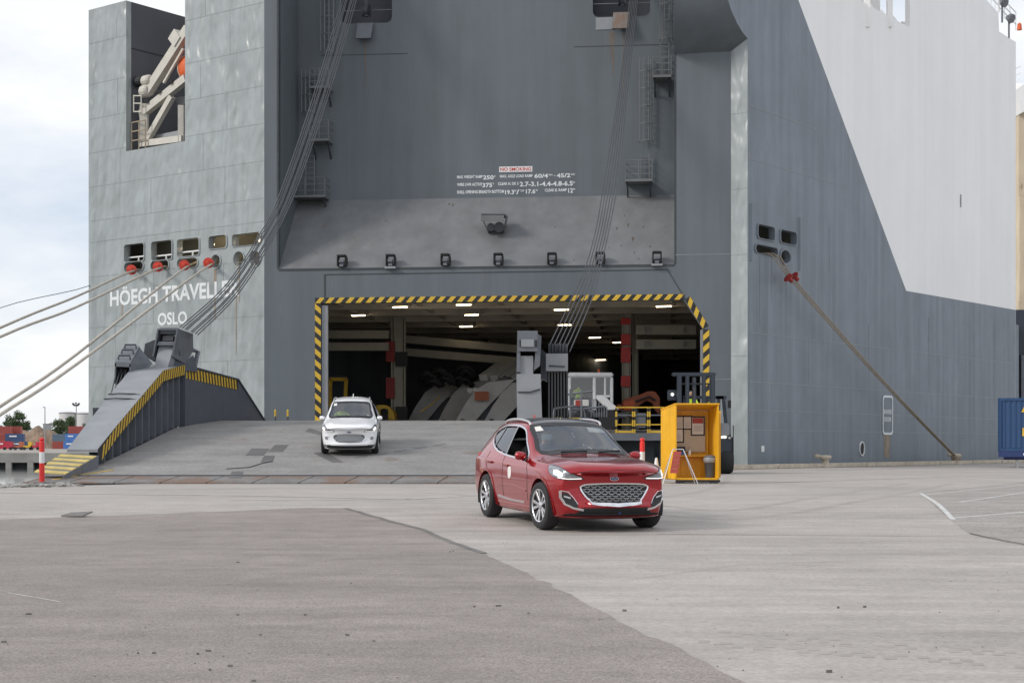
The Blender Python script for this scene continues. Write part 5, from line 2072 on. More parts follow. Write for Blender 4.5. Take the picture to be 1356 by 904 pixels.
def wheel(parent, x, y, sgn, style, steer=0):
    e = bpy.data.objects.new('wheel', None)
    e.empty_display_size = .1
    put(e, parent)
    e.location = (x, y, WZR)
    e.rotation_euler = (0, 0, steer)
    ax = (sgn, 0, 0)
    MB().lathe([(.245, -.11), (.30, -.118), (.345, -.105), (.36, -.07), (.362, 0), (.36, .07), (.345, .105), (.30, .118), (.25, .112)], (0, 0, 0), ax, 40, cap=False).build('tyre', 'rubber', e, smooth=True)
    MB().lathe([(.25, -.11), (.235, -.05), (.225, .03), (.236, .085), (.252, .108), (.245, .112), (.225, .07), (.08, .03), (.001, .03)], (0, 0, 0), ax, 36, cap=False).build('barrel', 'rim_dark', e, smooth=R(35))
    r_ = MB().lathe([(.236, .095), (.252, .113), (.243, .114), (.232, .102)], (0, 0, 0), ax, 36, cap=False).build('rim_lip', 'alloy', e, smooth=True)
    ns = 10
    m = MB()
    for k in range(ns):
        base = 2 * math.pi * (k // 2) / 5 + (.24 if k % 2 else -.24)
        a2 = 2 * math.pi * (k // 2) / 5 + (.17 if k % 2 else -.17)
        wd = .026
        pts = []
        for rr, aa, w_ in ((.05, a2, .016), (.238, base, wd)):
            cx, cz = rr * math.cos(aa), rr * math.sin(aa)
            px_, pz_ = -math.sin(aa), math.cos(aa)
            pts.append((cx, cz, px_ * w_, pz_ * w_))
        (x0, z0, p0, q0), (x1, z1, p1, q1) = pts
        yo0, yo1 = sgn * .085, sgn * .104
        m.prism([(yo0, x0 - p0, z0 - q0), (yo0, x0 + p0, z0 + q0), (yo1, x1 + p1, z1 + q1), (yo1, x1 - p1, z1 - q1)], (-sgn * .025, 0, 0))
    m.build('spokes', 'alloy', e, bevel=.004, seg=1)
    MB().lathe([(.06, .05), (.062, .09), (.05, .098), (.001, .1)], (0, 0, 0), ax, 16, cap=False).build('hub_cap', 'alloy', e, smooth=R(40))
    return e


def make_car(root, paint, style):
    red = style == 'red'
    body = bpy.data.objects.new('body', body_mesh(paint))
    put(body, root)
    lin = body.data.copy()
    lin.name = 'cabin_lining'
    for v, q in zip(lin.vertices, body.data.vertices):
        v.co = q.co - q.normal * .022
    lin.materials.clear()
    lin.materials.append(MAT['lining'])
    put(bpy.data.objects.new('cabin_lining', lin), root)
    # wheels and arches
    for y in WY:
        for s in (-1, 1):
            wheel(root, s * .82, y, s, style, R(5) if (y < 0 and red) else 0)
            m = MB()
            n = 22
            vs = []
            for k in range(n + 1):
                a = -.35 + (math.pi + .7) * k / n
                cy, cz = y + (WR + .004) * math.cos(a), WZR + (WR + .004) * math.sin(a)
                vs += [(s * .60, cy, cz), (s * .925, cy, cz)]
            m.add(vs, [(2 * k, 2 * k + 1, 2 * k + 3, 2 * k + 2) for k in range(n)])
            m.add([vs[2 * k] for k in range(n + 1)] + [(s * .60, y, .15)], [(k, k + 1, n + 1) for k in range(n)])
            m.build('arch_liner', 'black', root)
            # arch lip
            m = MB()
            vs = []
            for k in range(n + 1):
                a = -.26 + (math.pi + .52) * k / n
                for rr in (WR - .012, WR + (.038 if red else .05)):
                    cy, cz = y + rr * math.cos(a), max(.235, WZR + rr * math.sin(a))
                    p, nn = hit('side', cy, cz, s)
                    vs += [V(p.x, cy, cz) + nn * .010, V(p.x - s * .05, cy, cz)]
            fs = []
            for k in range(n):
                b0, b1 = k * 4, (k + 1) * 4
                fs += [(b0, b0 + 2, b1 + 2, b1), (b0, b1, b1 + 1, b0 + 1), (b0 + 2, b0 + 3, b1 + 3, b1 + 2)]
            m.add(vs, fs)
            m.build('arch_lip', paint if red else 'trim_black', root, smooth=R(40))
    # glass
    patch(WSC, 'front', 'car_glass', 'windscreen', root, off=.001, thick=.006, step=.08)
    trim(WSC, -.035, 'front', 'trim_black', 'windscreen_seal', root, off=.005)
    trim(WSC, .02, 'front', 'trim_black', 'windscreen_edge', root, off=.003)
    patch(BKL, 'rear', 'side_glass', 'rear_window', root, off=.001, thick=.006, step=.1)
    for s in (-1, 1):
        if not (red and s == -1):
            patch(FDW, 'side', 'side_glass', 'door_window', root, off=-.004, thick=.004, sgn=s, step=.1)
        patch(RDW, 'side', 'side_glass', 'door_window', root, off=-.004, thick=.004, sgn=s, step=.1)
        patch(QTW, 'side', 'side_glass', 'quarter_window', root, off=-.004, thick=.004, sgn=s, step=.1)
        trim(DLO, .022, 'side', 'chrome' if red else 'silver', 'window_trim', root, off=.010, sgn=s)
        for a, b, w in (((.45, 1.07), (.43, 1.515), .07), ((1.21, 1.19), (1.095, 1.495), .06)):
            strip([a, b], w, 'side', 'car_black', 'window_pillar', root, off=.004, sgn=s)
        if red:
            strip([(.405, 1.07), (.39, 1.515)], .016, 'side', 'chrome', 'pillar_trim', root, off=.009, sgn=s)
        # doors
        for line in ([(-.78, .40), (-.80, .80), (-.70, 1.02)], [(.45, 1.06), (.47, .70), (.43, .40)], [(1.30, 1.10), (1.38, .92), (1.20, .74), (1.0, .42)]):
            strip(line, .011, 'side', 'black', 'door_gap', root, off=.0025, sgn=s)
        for yy in (.24, 1.10):
            zz_ = .90 if yy < 1 else .925
            c, nn = hit('side', yy, zz_, s)
            m = MB()
            m.box(c + nn * .02, (.03, .20, .036), rx=R(1))
            m.build('door_handle', paint, root, bevel=.01)
        # lower cladding and chrome sill strip
        patch([(-.90, .21), (.88, .21), (.86, .31), (-.86, .31)], 'side', paint if red else 'trim_black', 'sill', root, off=.012, sgn=s, step=.12)
        strip([(-.62, .37), (.1, .365), (.72, .40)], .028, 'side', 'chrome' if red else 'silver', 'sill_strip', root, off=.014, sgn=s)
        # crease above the sill
        strip([(-.72, .55), (-.2, .60), (.4, .60), (.8, .53)], .02, 'side', paint, 'door_crease', root, off=.012, sgn=s)
        # mirrors
        m = MB()
        m.lathe([(.02, -.085), (.06, -.075), (.08, -.02), (.083, .045), (.062, .08), (.02, .09)], (s * .955, -.58, 1.085), axis=(s, .12, .05), n=14)
        mo = m.build('mirror', paint, root, smooth=True)
        for v in mo.data.vertices:
            v.co.y = -.58 + (v.co.y + .58) * .8
            v.co.z = 1.085 + (v.co.z - 1.085) * .82
        MB().bar((s * .88, -.57, 1.02), (s * .94, -.57, 1.05), .06, .05).build('mirror_arm', 'trim_black', mo, bevel=.01)
        # roof rail
        c = [hit('top', s * x_, y_)[0] + V(0, 0, dz) for x_, y_, dz in ((.595, .00, .0), (.60, .10, .035), (.60, .5, .05), (.585, .95, .05), (.565, 1.28, .035), (.55, 1.42, .0))]
        MB().tube(crom(c, 5), .020, 8).build('roof_rail', 'silver', root, smooth=True)
        # headlights
        hl = poly_smooth([(-1.30, .795), (-1.15, .785), (-.98, .80), (-.82, .85), (-.73, .925), (-.73, .975), (-.85, .97), (-1.02, .94), (-1.19, .87)], 3)
        h_ = patch(hl, 'diag', 'head_lens', 'headlight', root, off=.008, step=.04, sgn=s)
        trim(hl, .008, 'diag', 'trim_black', 'headlight_edge', h_, off=.006, sgn=s)
        lit = poly_smooth([(-1.06, .825), (-.96, .835), (-.88, .865), (-.88, .915), (-.97, .91), (-1.06, .87)], 3)
        patch(lit, 'diag', 'head_lit', 'headlight_beam', h_, off=.013, thick=.006, step=.04, sgn=s)
        strip([(-1.28, .80), (-1.14, .794), (-.98, .81)], .009, 'diag', 'head_lit', 'day_light', h_, off=.016, sgn=s)
        if red:
            fg = poly_smooth([(s * .58, .375), (s * .73, .42), (s * .80, .565), (s * .79, .60), (s * .71, .575), (s * .61, .46)], 2)
            f_ = patch(fg, 'front', 'trim_black', 'fog_light_pocket', root, off=.006, step=.04)
            strip([(s * .805, .62), (s * .80, .52), (s * .75, .425), (s * .64, .37), (s * .50, .345)], .026, 'front', 'chrome', 'fog_light_trim', f_, off=.022)
            strip([(s * .68, .51), (s * .77, .54)], .02, 'front', 'silver', 'fog_lamp', f_, off=.012)
            strip([(s * .805, .62), (s * .71, .60), (s * .63, .51), (s * .58, .42)], .008, 'front', 'chrome', 'fog_light_trim', f_, off=.014)
        else:
            f_ = patch(poly_smooth([(s * .68, .53), (s * .77, .53), (s * .78, .61), (s * .70, .61)], 2), 'front', 'steel_light', 'fog_light_pocket', root, off=.005, step=.04)
            strip([(s * .66, .64), (s * .79, .64)], .02, 'front', paint, 'fog_brow', f_, off=.025)
        # tail lamp
        patch(poly_smooth([(s * .60, .93), (s * .84, .95), (s * .85, 1.06), (s * .62, 1.04)], 2), 'rear', 'red', 'tail_lamp', root, off=.006, step=.05)
    # grille
    if red:
        gr = poly_smooth([(-.30, .425), (.30, .425), (.39, .46), (.515, .635), (.50, .685), (.38, .705), (0, .713), (-.38, .705), (-.50, .685), (-.515, .635), (-.39, .46)], 2)
    else:
        gr = poly_smooth([(-.34, .455), (.34, .455), (.44, .50), (.51, .60), (.455, .67), (.33, .695), (0, .70), (-.33, .695), (-.455, .67), (-.51, .60), (-.44, .50)], 2)
    g_ = patch(gr, 'front', 'black' if red else 'steel_dark', 'grille', root, off=.018, step=.025)
    trim(gr, .022, 'front', 'chrome', 'grille_surround', g_, off=.034, step=.04)
    if red:
        row = 0
        z = .455
        while z < .70:
            x = -.54 + (.055 if row % 2 else 0)
            while x < .55:
                if inside((x, z), offset_poly(gr, -.015)):
                    strip([(x - .048, z + .012), (x - .02, z - .006), (x + .02, z - .006), (x + .048, z + .012)], .0065, 'front', 'silver', 'grille_scallop', g_, off=.028, step=.03)
                x += .11
            z += .037
            row += 1
    else:
        for z in (.48, .52, .56, .60, .64, .675):
            w = .38 if z < .51 else (.46 if z < .63 else .40)
            strip([(-w, z), (w, z)], .014, 'front', 'silver', 'grille_bar', g_, off=.034)
    lg = [(-.60, .275), (.60, .275), (.52, .37), (-.52, .37)] if red else [(-.72, .235), (.72, .235), (.62, .345), (-.62, .345)]
    l_ = patch(lg, 'front', 'black', 'lower_grille', root, off=.010, step=.04)
    for z in (.30, .335):
        strip([(-.54, z), (.54, z)], .008, 'front', 'trim_black', 'lower_grille_bar', l_, off=.018)
    patch([(-.80, .205), (.80, .205), (.78, .245), (-.78, .245)], 'front', paint if red else 'silver', 'front_lip', root, off=.014, step=.06)
    if not red:
        patch([(-.86, .20), (-.62, .20), (-.60, .36), (-.86, .36)], 'front', 'trim_black', 'lower_corner', root, off=.004, step=.05)
        patch([(.62, .20), (.86, .20), (.86, .36), (.60, .36)], 'front', 'trim_black', 'lower_corner', root, off=.004, step=.05)
    MB().box((0, -2.33, .30), (.02, .02, .025)).build('parking_sensor', 'badge', root)
    strip([(-.60, .885), (-.40, .915), (0, .925), (.40, .915), (.60, .885)], .008, 'front', 'black', 'bonnet_gap', root, off=.002)
    # oval badge
    zb = .80 if red else .775
    ov = [(.062 * math.cos(a), zb + .026 * math.sin(a)) for a in [2 * math.pi * k / 18 for k in range(18)]]
    bd_ = patch(ov, 'front', 'badge', 'oval_badge', root, off=.010, step=.02)
    trim(ov, .008, 'front', 'chrome', 'badge_rim', bd_, off=.016, step=.02)
    strip([(-.035, zb - .004), (-.01, zb + .008), (.01, zb - .006), (.038, zb + .004)], .007, 'front', 'lettering', 'badge_script', bd_, off=.013, step=.01)
    # roof
    if red:
        patch([(-.54, -.03), (0, -.09), (.54, -.03), (.53, 1.35), (-.53, 1.35)], 'top', 'car_black', 'glass_roof', root, off=.004, step=.10)
    MB().prism([(-.012, 1.45, 1.63), (-.012, 1.62, 1.60), (-.012, 1.60, 1.70), (-.012, 1.57, 1.705)], (.024, 0, 0)).build('roof_antenna', paint, root)
    strip([(-.62, 1.125), (-.3, 1.15), (.0, 1.152), (.3, 1.15), (.62, 1.125)], .035, 'front', 'trim_black', 'cowl', root, off=.006)
    for x0 in (-.42, .18):
        a, b = hit('front', x0, 1.145)[0], hit('front', x0 + .42, 1.16)[0]
        MB().tube([a + V(0, -.02, .012), b + V(0, -.02, .012)], .010, 5).build('wiper', 'black', root)
    # inside
    m = MB()
    m.box((0, .5, .40), (1.5, 2.6, .1))
    m.prism([(-.72, -.95, .55), (.72, -.95, .55), (.72, -.92, 1.04), (-.72, -.92, 1.04)], (0, .45, -.02))
    m.build('dashboard', 'seat', root)
    for x_ in (-.36, .36):
        m = MB()
        m.box((x_, .02, .56), (.50, .52, .22), rx=R(-6))
        m.box((x_, .36, .90), (.46, .14, .62), rx=R(-14))
        m.box((x_, .46, 1.27), (.24, .10, .16), rx=R(-10))
        m.build('front_seat', 'seat', root, bevel=.04)
    m = MB()
    m.box((0, 1.25, .66), (1.30, .5, .2))
    m.box((0, 1.55, .98), (1.30, .14, .6), rx=R(-16))
    m.build('rear_seat', 'seat', root, bevel=.04)
    sw = V(-.34, -.46, .98)
    ringp = [sw + Matrix.Rotation(R(65), 3, 'X') @ V(.18 * math.cos(a), .18 * math.sin(a), 0) for a in [2 * math.pi * k / 20 for k in range(20)]]
    MB().tube(ringp, .016, 6, closed=True).build('steering_wheel', 'black', root, smooth=True)
    c, nn = hit('front', 0, 1.50)
    MB().box(c + V(0, .10, -.03), (.26, .03, .075)).build('rear_view_mirror', 'black', root, bevel=.01)
    c, nn = hit('front', -.60, 1.50)
    st = patch([(-.585, 1.45), (-.47, 1.465), (-.48, 1.53), (-.57, 1.515)], 'front', 'paper', 'windscreen_sticker', root, off=.012, step=.05)
    if red:
        patch(poly_smooth([(.02, .74), (.10, .70), (.16, .74), (.16, .88), (.02, .88)], 2), 'side', 'paper', 'door_sticker', root, off=.006, sgn=-1, step=.05)
        patch([(.28, 1.47), (.60, 1.46), (.62, 1.52), (.30, 1.54)], 'front', 'paper', 'screen_card', root, off=-.02, step=.06)
    patch([(.52, 1.185), (.62, 1.18), (.61, 1.22), (.53, 1.225)], 'front', 'yellow_pale' if red else 'paper', 'dash_card', root, off=-.02, step=.05)


# people: one skinned body each, sitting; local frame faces -Y
def person_mesh(joints, edges, radii, name, mats, colour):
    me = bpy.data.meshes.new(name)
    keys = list(joints)
    me.from_pydata([joints[k] for k in keys], [(keys.index(a), keys.index(b)) for a, b in edges], [])
    o = bpy.data.objects.new('tmp_person', me)
    COL.objects.link(o)
    sk = o.modifiers.new('skin', 'SKIN')
    sk.use_smooth_shade = True
    for i, k in enumerate(keys):
        r_ = radii[k]
        me.skin_vertices[0].data[i].radius = r_ if isinstance(r_, tuple) else (r_, r_)
        me.skin_vertices[0].data[i].use_root = (k == 'pelvis')
    s = o.modifiers.new('s', 'SUBSURF')
    s.levels = s.render_levels = 2
    dg = bpy.context.evaluated_depsgraph_get()
    out = bpy.data.meshes.new_from_object(o.evaluated_get(dg))
    bpy.data.objects.remove(o)
    out.materials.clear()
    for m_ in mats:
        out.materials.append(MAT[m_])
    for p in out.polygons:
        p.material_index = colour(p.center)
        p.use_smooth = True
    return out


def seated_person(label, loc, rot, parent_loc=None, hivis=True, mask=False, group=None, scale=1.0):
    """seat pan centre at the origin, hands forward on a wheel"""
    e = thing('person', label, 'person', loc, group, rot, local=True)
    e.scale = (scale,) * 3
    J = {'pelvis': (0, 0, .10), 'waist': (0, .05, .28), 'chest': (0, .08, .46), 'upper': (0, .07, .56), 'neck': (0, .05, .64), 'neck2': (0, .03, .69), 'head': (0, .0, .77), 'head2': (0, -.005, .84), 'crown': (0, .01, .89)}
    Rr = {'pelvis': (.17, .13), 'waist': (.155, .11), 'chest': (.175, .12), 'upper': (.13, .09), 'neck': .06, 'neck2': .056, 'head': (.078, .09), 'head2': (.08, .098), 'crown': (.05, .06)}
    E = [('pelvis', 'waist'), ('waist', 'chest'), ('chest', 'upper'), ('upper', 'neck'), ('neck', 'neck2'), ('neck2', 'head'), ('head', 'head2'), ('head2', 'crown')]
    for s, n in ((-1, 'l'), (1, 'r')):
        J.update({'sh' + n: (s * .20, .06, .55), 'el' + n: (s * .27, -.12, .33), 'wr' + n: (s * .17, -.36, .40), 'ha' + n: (s * .15, -.43, .42),
                  'hip' + n: (s * .10, -.04, .07), 'kn' + n: (s * .15, -.46, .12), 'an' + n: (s * .15, -.66, -.26), 'to' + n: (s * .15, -.82, -.30)})
        Rr.update({'sh' + n: .065, 'el' + n: .048, 'wr' + n: .034, 'ha' + n: (.04, .03), 'hip' + n: .095, 'kn' + n: .068, 'an' + n: .045, 'to' + n: .035})
        E += [('upper', 'sh' + n), ('sh' + n, 'el' + n), ('el' + n, 'wr' + n), ('wr' + n, 'ha' + n), ('pelvis', 'hip' + n), ('hip' + n, 'kn' + n), ('kn' + n, 'an' + n), ('an' + n, 'to' + n)]
        for q in range(4):
            k = 'f%d%s' % (q, n)
            J[k] = (s * (.12 + .02 * q), -.49 + .004 * q, .405 - .012 * q)
            J[k + 'b'] = (s * (.115 + .02 * q), -.505, .365 - .012 * q)
            Rr[k] = .010
            Rr[k + 'b'] = .009
            E += [('ha' + n, k), (k, k + 'b')]
        J['th' + n] = (s * .10, -.44, .45)
        Rr['th' + n] = .011
        E += [('ha' + n, 'th' + n)]
    J['nose'] = (0, -.105, .80)
    Rr['nose'] = .016
    E += [('head', 'nose')]

    def colour(c):
        if c.z > .665 or (c.y < -.30 and c.z > .30):
            return 0
        if c.z < .2:
            return 1
        return 2
    me = person_mesh(J, E, Rr, 'body', ['skin', 'shirt', 'hivis' if hivis else 'shirt'], colour)
    b = bpy.data.objects.new('body', me)
    put(b, e)
    m = MB()
    m.lathe([(.002, .10), (.05, .09), (.082, .055), (.098, 0), (.098, -.05), (.085, -.09)], (0, .018, .835), n=16, cap=False)
    hr = m.build('hair', 'hair', e, smooth=True)
    for v in hr.data.vertices:
        if v.co.y < -.03 and v.co.z < .875:
            v.co.y = -.03
        v.co.x *= .9
    for s in (-1, 1):
        MB().lathe([(.001, -.004), (.009, -.002), (.009, .004)], (s * .032, -.088, .825), axis=(0, -1, 0), n=8).build('eye', 'hair', e)
    if mask:
        m = MB()
        vs = []
        for i in range(5):
            for j in range(7):
                a = R(-70 + 140 * j / 6)
                z = .715 + .10 * i / 4
                r_ = .092 + .018 * math.sin(math.pi * i / 4)
                vs.append((r_ * .92 * math.sin(a), .005 - r_ * math.cos(a) - .006, z))
        m.add(vs, [(i * 7 + j, i * 7 + j + 1, (i + 1) * 7 + j + 1, (i + 1) * 7 + j) for i in range(4) for j in range(6)])
        m.build('face_mask', 'mask', e, smooth=True)
    return e


RED_ROT = (R(1.6), 0, R(18.2))
RED_LOC = (0.85, 25.5, -.122)
red_car = thing('red_car', 'shiny red SUV with black roof driving across the quay', 'car', RED_LOC, None, RED_ROT, local=True)
make_car(red_car, 'car_red', 'red')
WHT_ROT = (R(6.7), 0, R(3.5))
WHT_LOC = (-5.42, 53.65, 1.02)
white_car = thing('white_car', 'white SUV with lit headlights driving down the ramp', 'car', WHT_LOC, None, WHT_ROT, local=True)
make_car(white_car, 'car_white', 'white')


def in_car(loc, rot, p):
    from mathutils import Euler
    return Vector(loc) + Euler(rot).to_matrix() @ Vector(p)


seated_person('person with face mask driving the red car', in_car(RED_LOC, RED_ROT, (-.33, .0, .60)), RED_ROT, hivis=False, mask=True)
seated_person('person in yellow-green vest driving the white car', in_car(WHT_LOC, WHT_ROT, (-.33, .0, .60)), WHT_ROT, hivis=True)

# ------------------------------------------------------------------ cargo and vehicles inside the hold
def big_arm(px, py_bot, d, label, sx=1.0, w=1.0, extra=True):
    """pale grey loader arm: forked foot with pin holes, sloping back"""
    o = P(px, py_bot, d)
    o.z = DZ + .15
    t = thing('loader_frame', label, 'machine part', o, 'grey machine frames stowed in the hold')
    k = d / FPX

    def q(x, z, y=0):
        return o + V(x * k * sx, y, z * k)
    # two fork cheeks with a hole each
    for off in (0, 40 * w):
        outer = [(off + 0, 0), (off + 14, 0), (off + 26, 14), (off + 44, 34), (off + 62, 52), (off + 76, 66), (off + 40, 62), (off + 22, 50), (off + 8, 30), (off - 2, 12)]
        hx, hz = off + 7, 10
        hole = [(hx + 3.6 * math.cos(a), hz + 3.9 * math.sin(a)) for a in [2 * math.pi * i / 12 for i in range(12)]]
        tris = tessellate_polygon([[Vector((a, b, 0)) for a, b in outer], [Vector((a, b, 0)) for a, b in hole]])
        flat = outer + hole
        m = MB()
        m.add([q(a, b) for a, b in flat], tris)
        m.add([q(a, b, .5) for a, b in flat], [x[::-1] for x in tris])
        for l in (outer, hole):
            n_ = len(l)
            m.add([q(a, b) for a, b in l] + [q(a, b, .5) for a, b in l], [(i, (i + 1) % n_, (i + 1) % n_ + n_, i + n_) for i in range(n_)])
        m.build('fork_cheek', 'machine_grey', t)
    m = MB()
    m.prism([q(10, 16, .5), q(44, 10, .5), q(88, 60, .5), q(60, 70, .5), q(28, 52, .5), q(10, 32, .5)], (.6, 3.0, .5))
    m.build('cast_body', 'steel_dark', t)
    m = MB()
    m.prism([q(22, 40, .2), q(60, 44, .2), q(84, 62, .2), q(44, 60, .2)], (.3, 2.2, .3))
    m.build('back_plate', 'machine_grey', t)
    if extra:
        m = MB()
        for i in range(6):
            c = q(16 + i * 7.5, 51 + i * .6, .2)
            m = MB().lathe([(.14, -.12), (.16, -.1), (.16, .1), (.10, .12)], c, axis=(0, -1, 0), n=10)
            m.build('hose_port', 'machine_grey', t)
    return t


f1 = big_arm(606, 556, 90, 'large pale grey machine frame with two pin holes behind the right ramp post', 1.0, .95)
f2 = big_arm(582, 556, 94, 'grey machine frame behind the larger one, partly hidden', .9, .85, False)
f3 = big_arm(542, 556, 96, 'grey machine frame beside the left pillar, carrying the black pipes', .95, 1.05, False)
MB().box(P(638, 524, 89.6), (.8, .05, .5)).build('maker_plate', 'boom_orange', f1)
for i in range(4):
    a, b = P(640 + i * 14, 500 + i * 1, 91), P(662 + i * 14, 484 - i * 1, 93)
    MB().bar(a, b, .5, .35).build('top_beam', 'machine_grey', f1)
hs2 = thing('hose_bundle', 'heap of black pipes lying on the grey frame beside the left pillar', 'pipes', P(590, 515, 93))
random.seed(4)
for i in range(16):
    x0, y0 = 553 + random.random() * 60, 512 - random.random() * 22
    MB().tube(crom([P(x0, y0, 93.5), P(x0 + 9, y0 - 5 - random.random() * 5, 93.2), P(x0 + 20, y0 + 1, 93.4)], 4), .13 + .06 * random.random(), 7).build('pipe', 'black', hs2, smooth=True)
MB().tube([P(557, 545, 89), P(575, 532, 90), P(583, 524, 91)], .035, 5).build('lashing_strap', 'yellow', None, label='yellow lashing strap on the grey frames in the hold', cat='strap')
yl = thing('yellow_loader', 'yellow wheeled machine just inside the door behind the white car', 'machine', P(505, 556, 90))
m = MB()
m.prism([P(497, 556, 90), P(523, 556, 90), P(521, 545, 90), P(512, 536, 90), P(498, 536, 90)], (0, 2.5, 0))
m.build('fender', 'yellow', yl, bevel=.05)
MB().lathe([(.62, -.2), (.66, 0), (.62, .2)], P(509, 556, 89.8), axis=(1, .1, 0), n=18).build('wheel', 'rubber', yl)
yc = thing('yellow_cab', 'yellow-framed machine cab at the left edge of the hold', 'machine', P(445, 540, 91))
m = MB()
for a, b in (((437, 502), (459, 502)), ((458.5, 502), (457, 540)), ((437.5, 502), (437.5, 540)), ((437, 540), (458, 540))):
    m.bar(P(*a, 91), P(*b, 91), .2, .2)
m.build('cab_frame', 'yellow', yc)
MB().box(P(447, 527, 93), (1.2, 1.5, 2.6)).build('cab_body', 'navy', yc)

# white terminal tractor
tt = thing('terminal_tractor', 'white terminal tractor with glazed cab waiting inside the stern door', 'tractor', P(785, 556, 83))
dT = 82.0


def boxpx(x0, y0, x1, y1, d, dy, mat, name, parent, bevel=.03):
    return MB().prism([P(x0, y1, d), P(x1, y1, d), P(x1, y0, d), P(x0, y0, d)], (0, dy, 0)).build(name, mat, parent, bevel=bevel)


boxpx(752, 493, 812, 499, dT - .1, 2.3, 'white', 'cab_roof', tt, .06)
for x0, x1 in ((752, 756), (785, 789), (808, 812)):
    boxpx(x0, 499, x1, 543, dT, .15, 'white', 'cab_post', tt)
boxpx(800, 499, 802.5, 525, dT, .1, 'white', 'door_frame', tt)
boxpx(789, 523, 810, 526, dT, .1, 'white', 'door_sill', tt)
boxpx(752, 527, 787, 548, dT + .1, 1.9, 'steel_mid', 'cab_base', tt)
boxpx(760, 529, 780, 538, dT, .08, 'paper', 'number_panel', tt)
boxpx(762, 529.5, 770, 537.5, dT - .02, .015, 'sign_red', 'number_panel_red', tt, 0)
MB().add([P(756, 527, dT + .08), P(785, 527, dT + .08), P(785, 499, dT + .08), P(756, 499, dT + .08)], [(0, 1, 2, 3)]).build('cab_glass', 'cab_glass', tt)
MB().add([P(789, 523, dT + .08), P(808, 523, dT + .08), P(808, 499, dT + .08), P(789, 499, dT + .08)], [(0, 1, 2, 3)]).build('door_glass', 'cab_glass', tt)
boxpx(752, 499, 812, 545, dT + 2.0, .1, 'navy', 'cab_back', tt)
MB().prism([P(788, 526, dT - .2), P(803, 526, dT - .2), P(820, 542, dT - .2), P(806, 543, dT - .2)], (0, 2.0, 0)).build('bonnet', 'white', tt, bevel=.03)
MB().lathe([(.5, -.2), (.54, 0), (.5, .2)], P(772, 556, dT - .3), axis=(0, 1, 0), n=18).build('wheel', 'rubber', tt)
MB().lathe([(.5, -.2), (.54, 0), (.5, .2)], P(806, 556, dT - .3), axis=(0, 1, 0), n=18).build('wheel', 'rubber', tt)
boxpx(755, 546, 830, 553, dT, 1.8, 'steel_dark', 'chassis', tt)
MB().lathe([(.07, 0), (.06, .16), (.01, .2)], P(793, 493, dT + .8), n=8).build('beacon', 'orange', tt)
pc = P(766, 527, dT + 1.0)
seated_person('person in yellow-green vest in the white terminal tractor cab', (pc.x, pc.y, pc.z - .25), (0, 0, R(200)), scale=1.15)
# rails and steps by the ramp
rl_ = thing('gangway_rail', 'grey steel steps and handrails between the ramp and the hold', 'railing', P(755, 560, 72))
for pts in ([(732, 556), (734, 541), (762, 537)], [(776, 556), (773, 541), (802, 538)], [(755, 556), (755, 515)], [(770, 556), (770, 516)], [(752, 522), (785, 518)]):
    MB().tube([P(x, y, 71.5) for x, y in pts], .05, 6).build('handrail', 'steel_mid', rl_)
for i in range(4):
    MB().box(P(768, 553 - i * 5, 71.5 + .3 * i), (.75, .28, .05)).build('step', 'steel_dark', rl_)
for i in range(7):
    MB().bar(P(783 + i * 3.4, 552, 73), P(783 + i * 3.4, 526 + i * 2, 73), .05).build('baluster', 'steel_mid', rl_)
boxpx(753, 553, 769, 556, 71.3, .4, 'yellow', 'step_edge', rl_, 0)
# orange boom
bo = thing('excavator_boom', 'curved orange excavator boom lying in the hold doorway', 'machine part', P(850, 552, 86))
arc = [(826, 541), (826, 531), (842, 527), (858, 521), (868, 521), (874, 530), (874, 552), (868, 546), (864, 536), (856, 533), (846, 540), (836, 543)]
MB().prism([P(x, y - 3, 85) for x, y in arc], (0, .9, 0)).build('arm', 'boom_orange', bo, bevel=.05)
MB().prism([P(x, y, 84.9) for x, y in ((825, 543), (840, 543), (840, 529), (825, 531))], (0, 1.0, 0)).build('bracket', 'orange', bo, bevel=.04)
boxpx(817, 535, 824, 543, 85, .5, 'boom_orange', 'pin_block', bo)
MB().tube([P(842, 531, 84.8), P(860, 525, 84.8), P(868, 530, 84.8)], .06, 6).build('hydraulic_hose', 'seam_dark', bo)
# yellow barriers on the sill platform
zp = 1.71
for i, (xa, xb, lab) in enumerate(((816, 838, 'yellow and black safety barrier nearest the tractor'), (840, 858, 'yellow and black safety barrier with grey panel, middle one'), (860, 878, 'yellow and black safety barrier next to the yellow booth'))):
    dB = 75.6
    a, b = P(xa, 580, dB), P(xb, 580, dB)
    g = thing('safety_barrier', lab, 'barrier', (a.x, a.y, zp), 'yellow safety barriers on the sill platform')
    for x in (a.x, b.x):
        MB().bar((x, dB, zp), (x, dB, zp + 1.25), .09).build('upright', 'yellow', g)
        for z in (.25, .7, 1.1):
            MB().box((x, dB, zp + z), (.10, .10, .14)).build('black_band', 'black', g)
    for z in (.4, .85, 1.22):
        MB().bar((a.x, dB, zp + z), (b.x, dB, zp + z), .055).build('rail', 'yellow' if z > 1 or z < .5 else 'steel_mid', g)
    MB().bar((a.x + .05, dB, zp + .06), (b.x - .05, dB, zp + .06), .05, .10).build('toe_board', 'yellow' if i != 1 else 'black', g)
    if i == 1:
        MB().box(((a.x + b.x) / 2, dB + .05, zp + .6), (abs(b.x - a.x) * .7, .04, .7)).build('infill_panel', 'steel_mid', g)

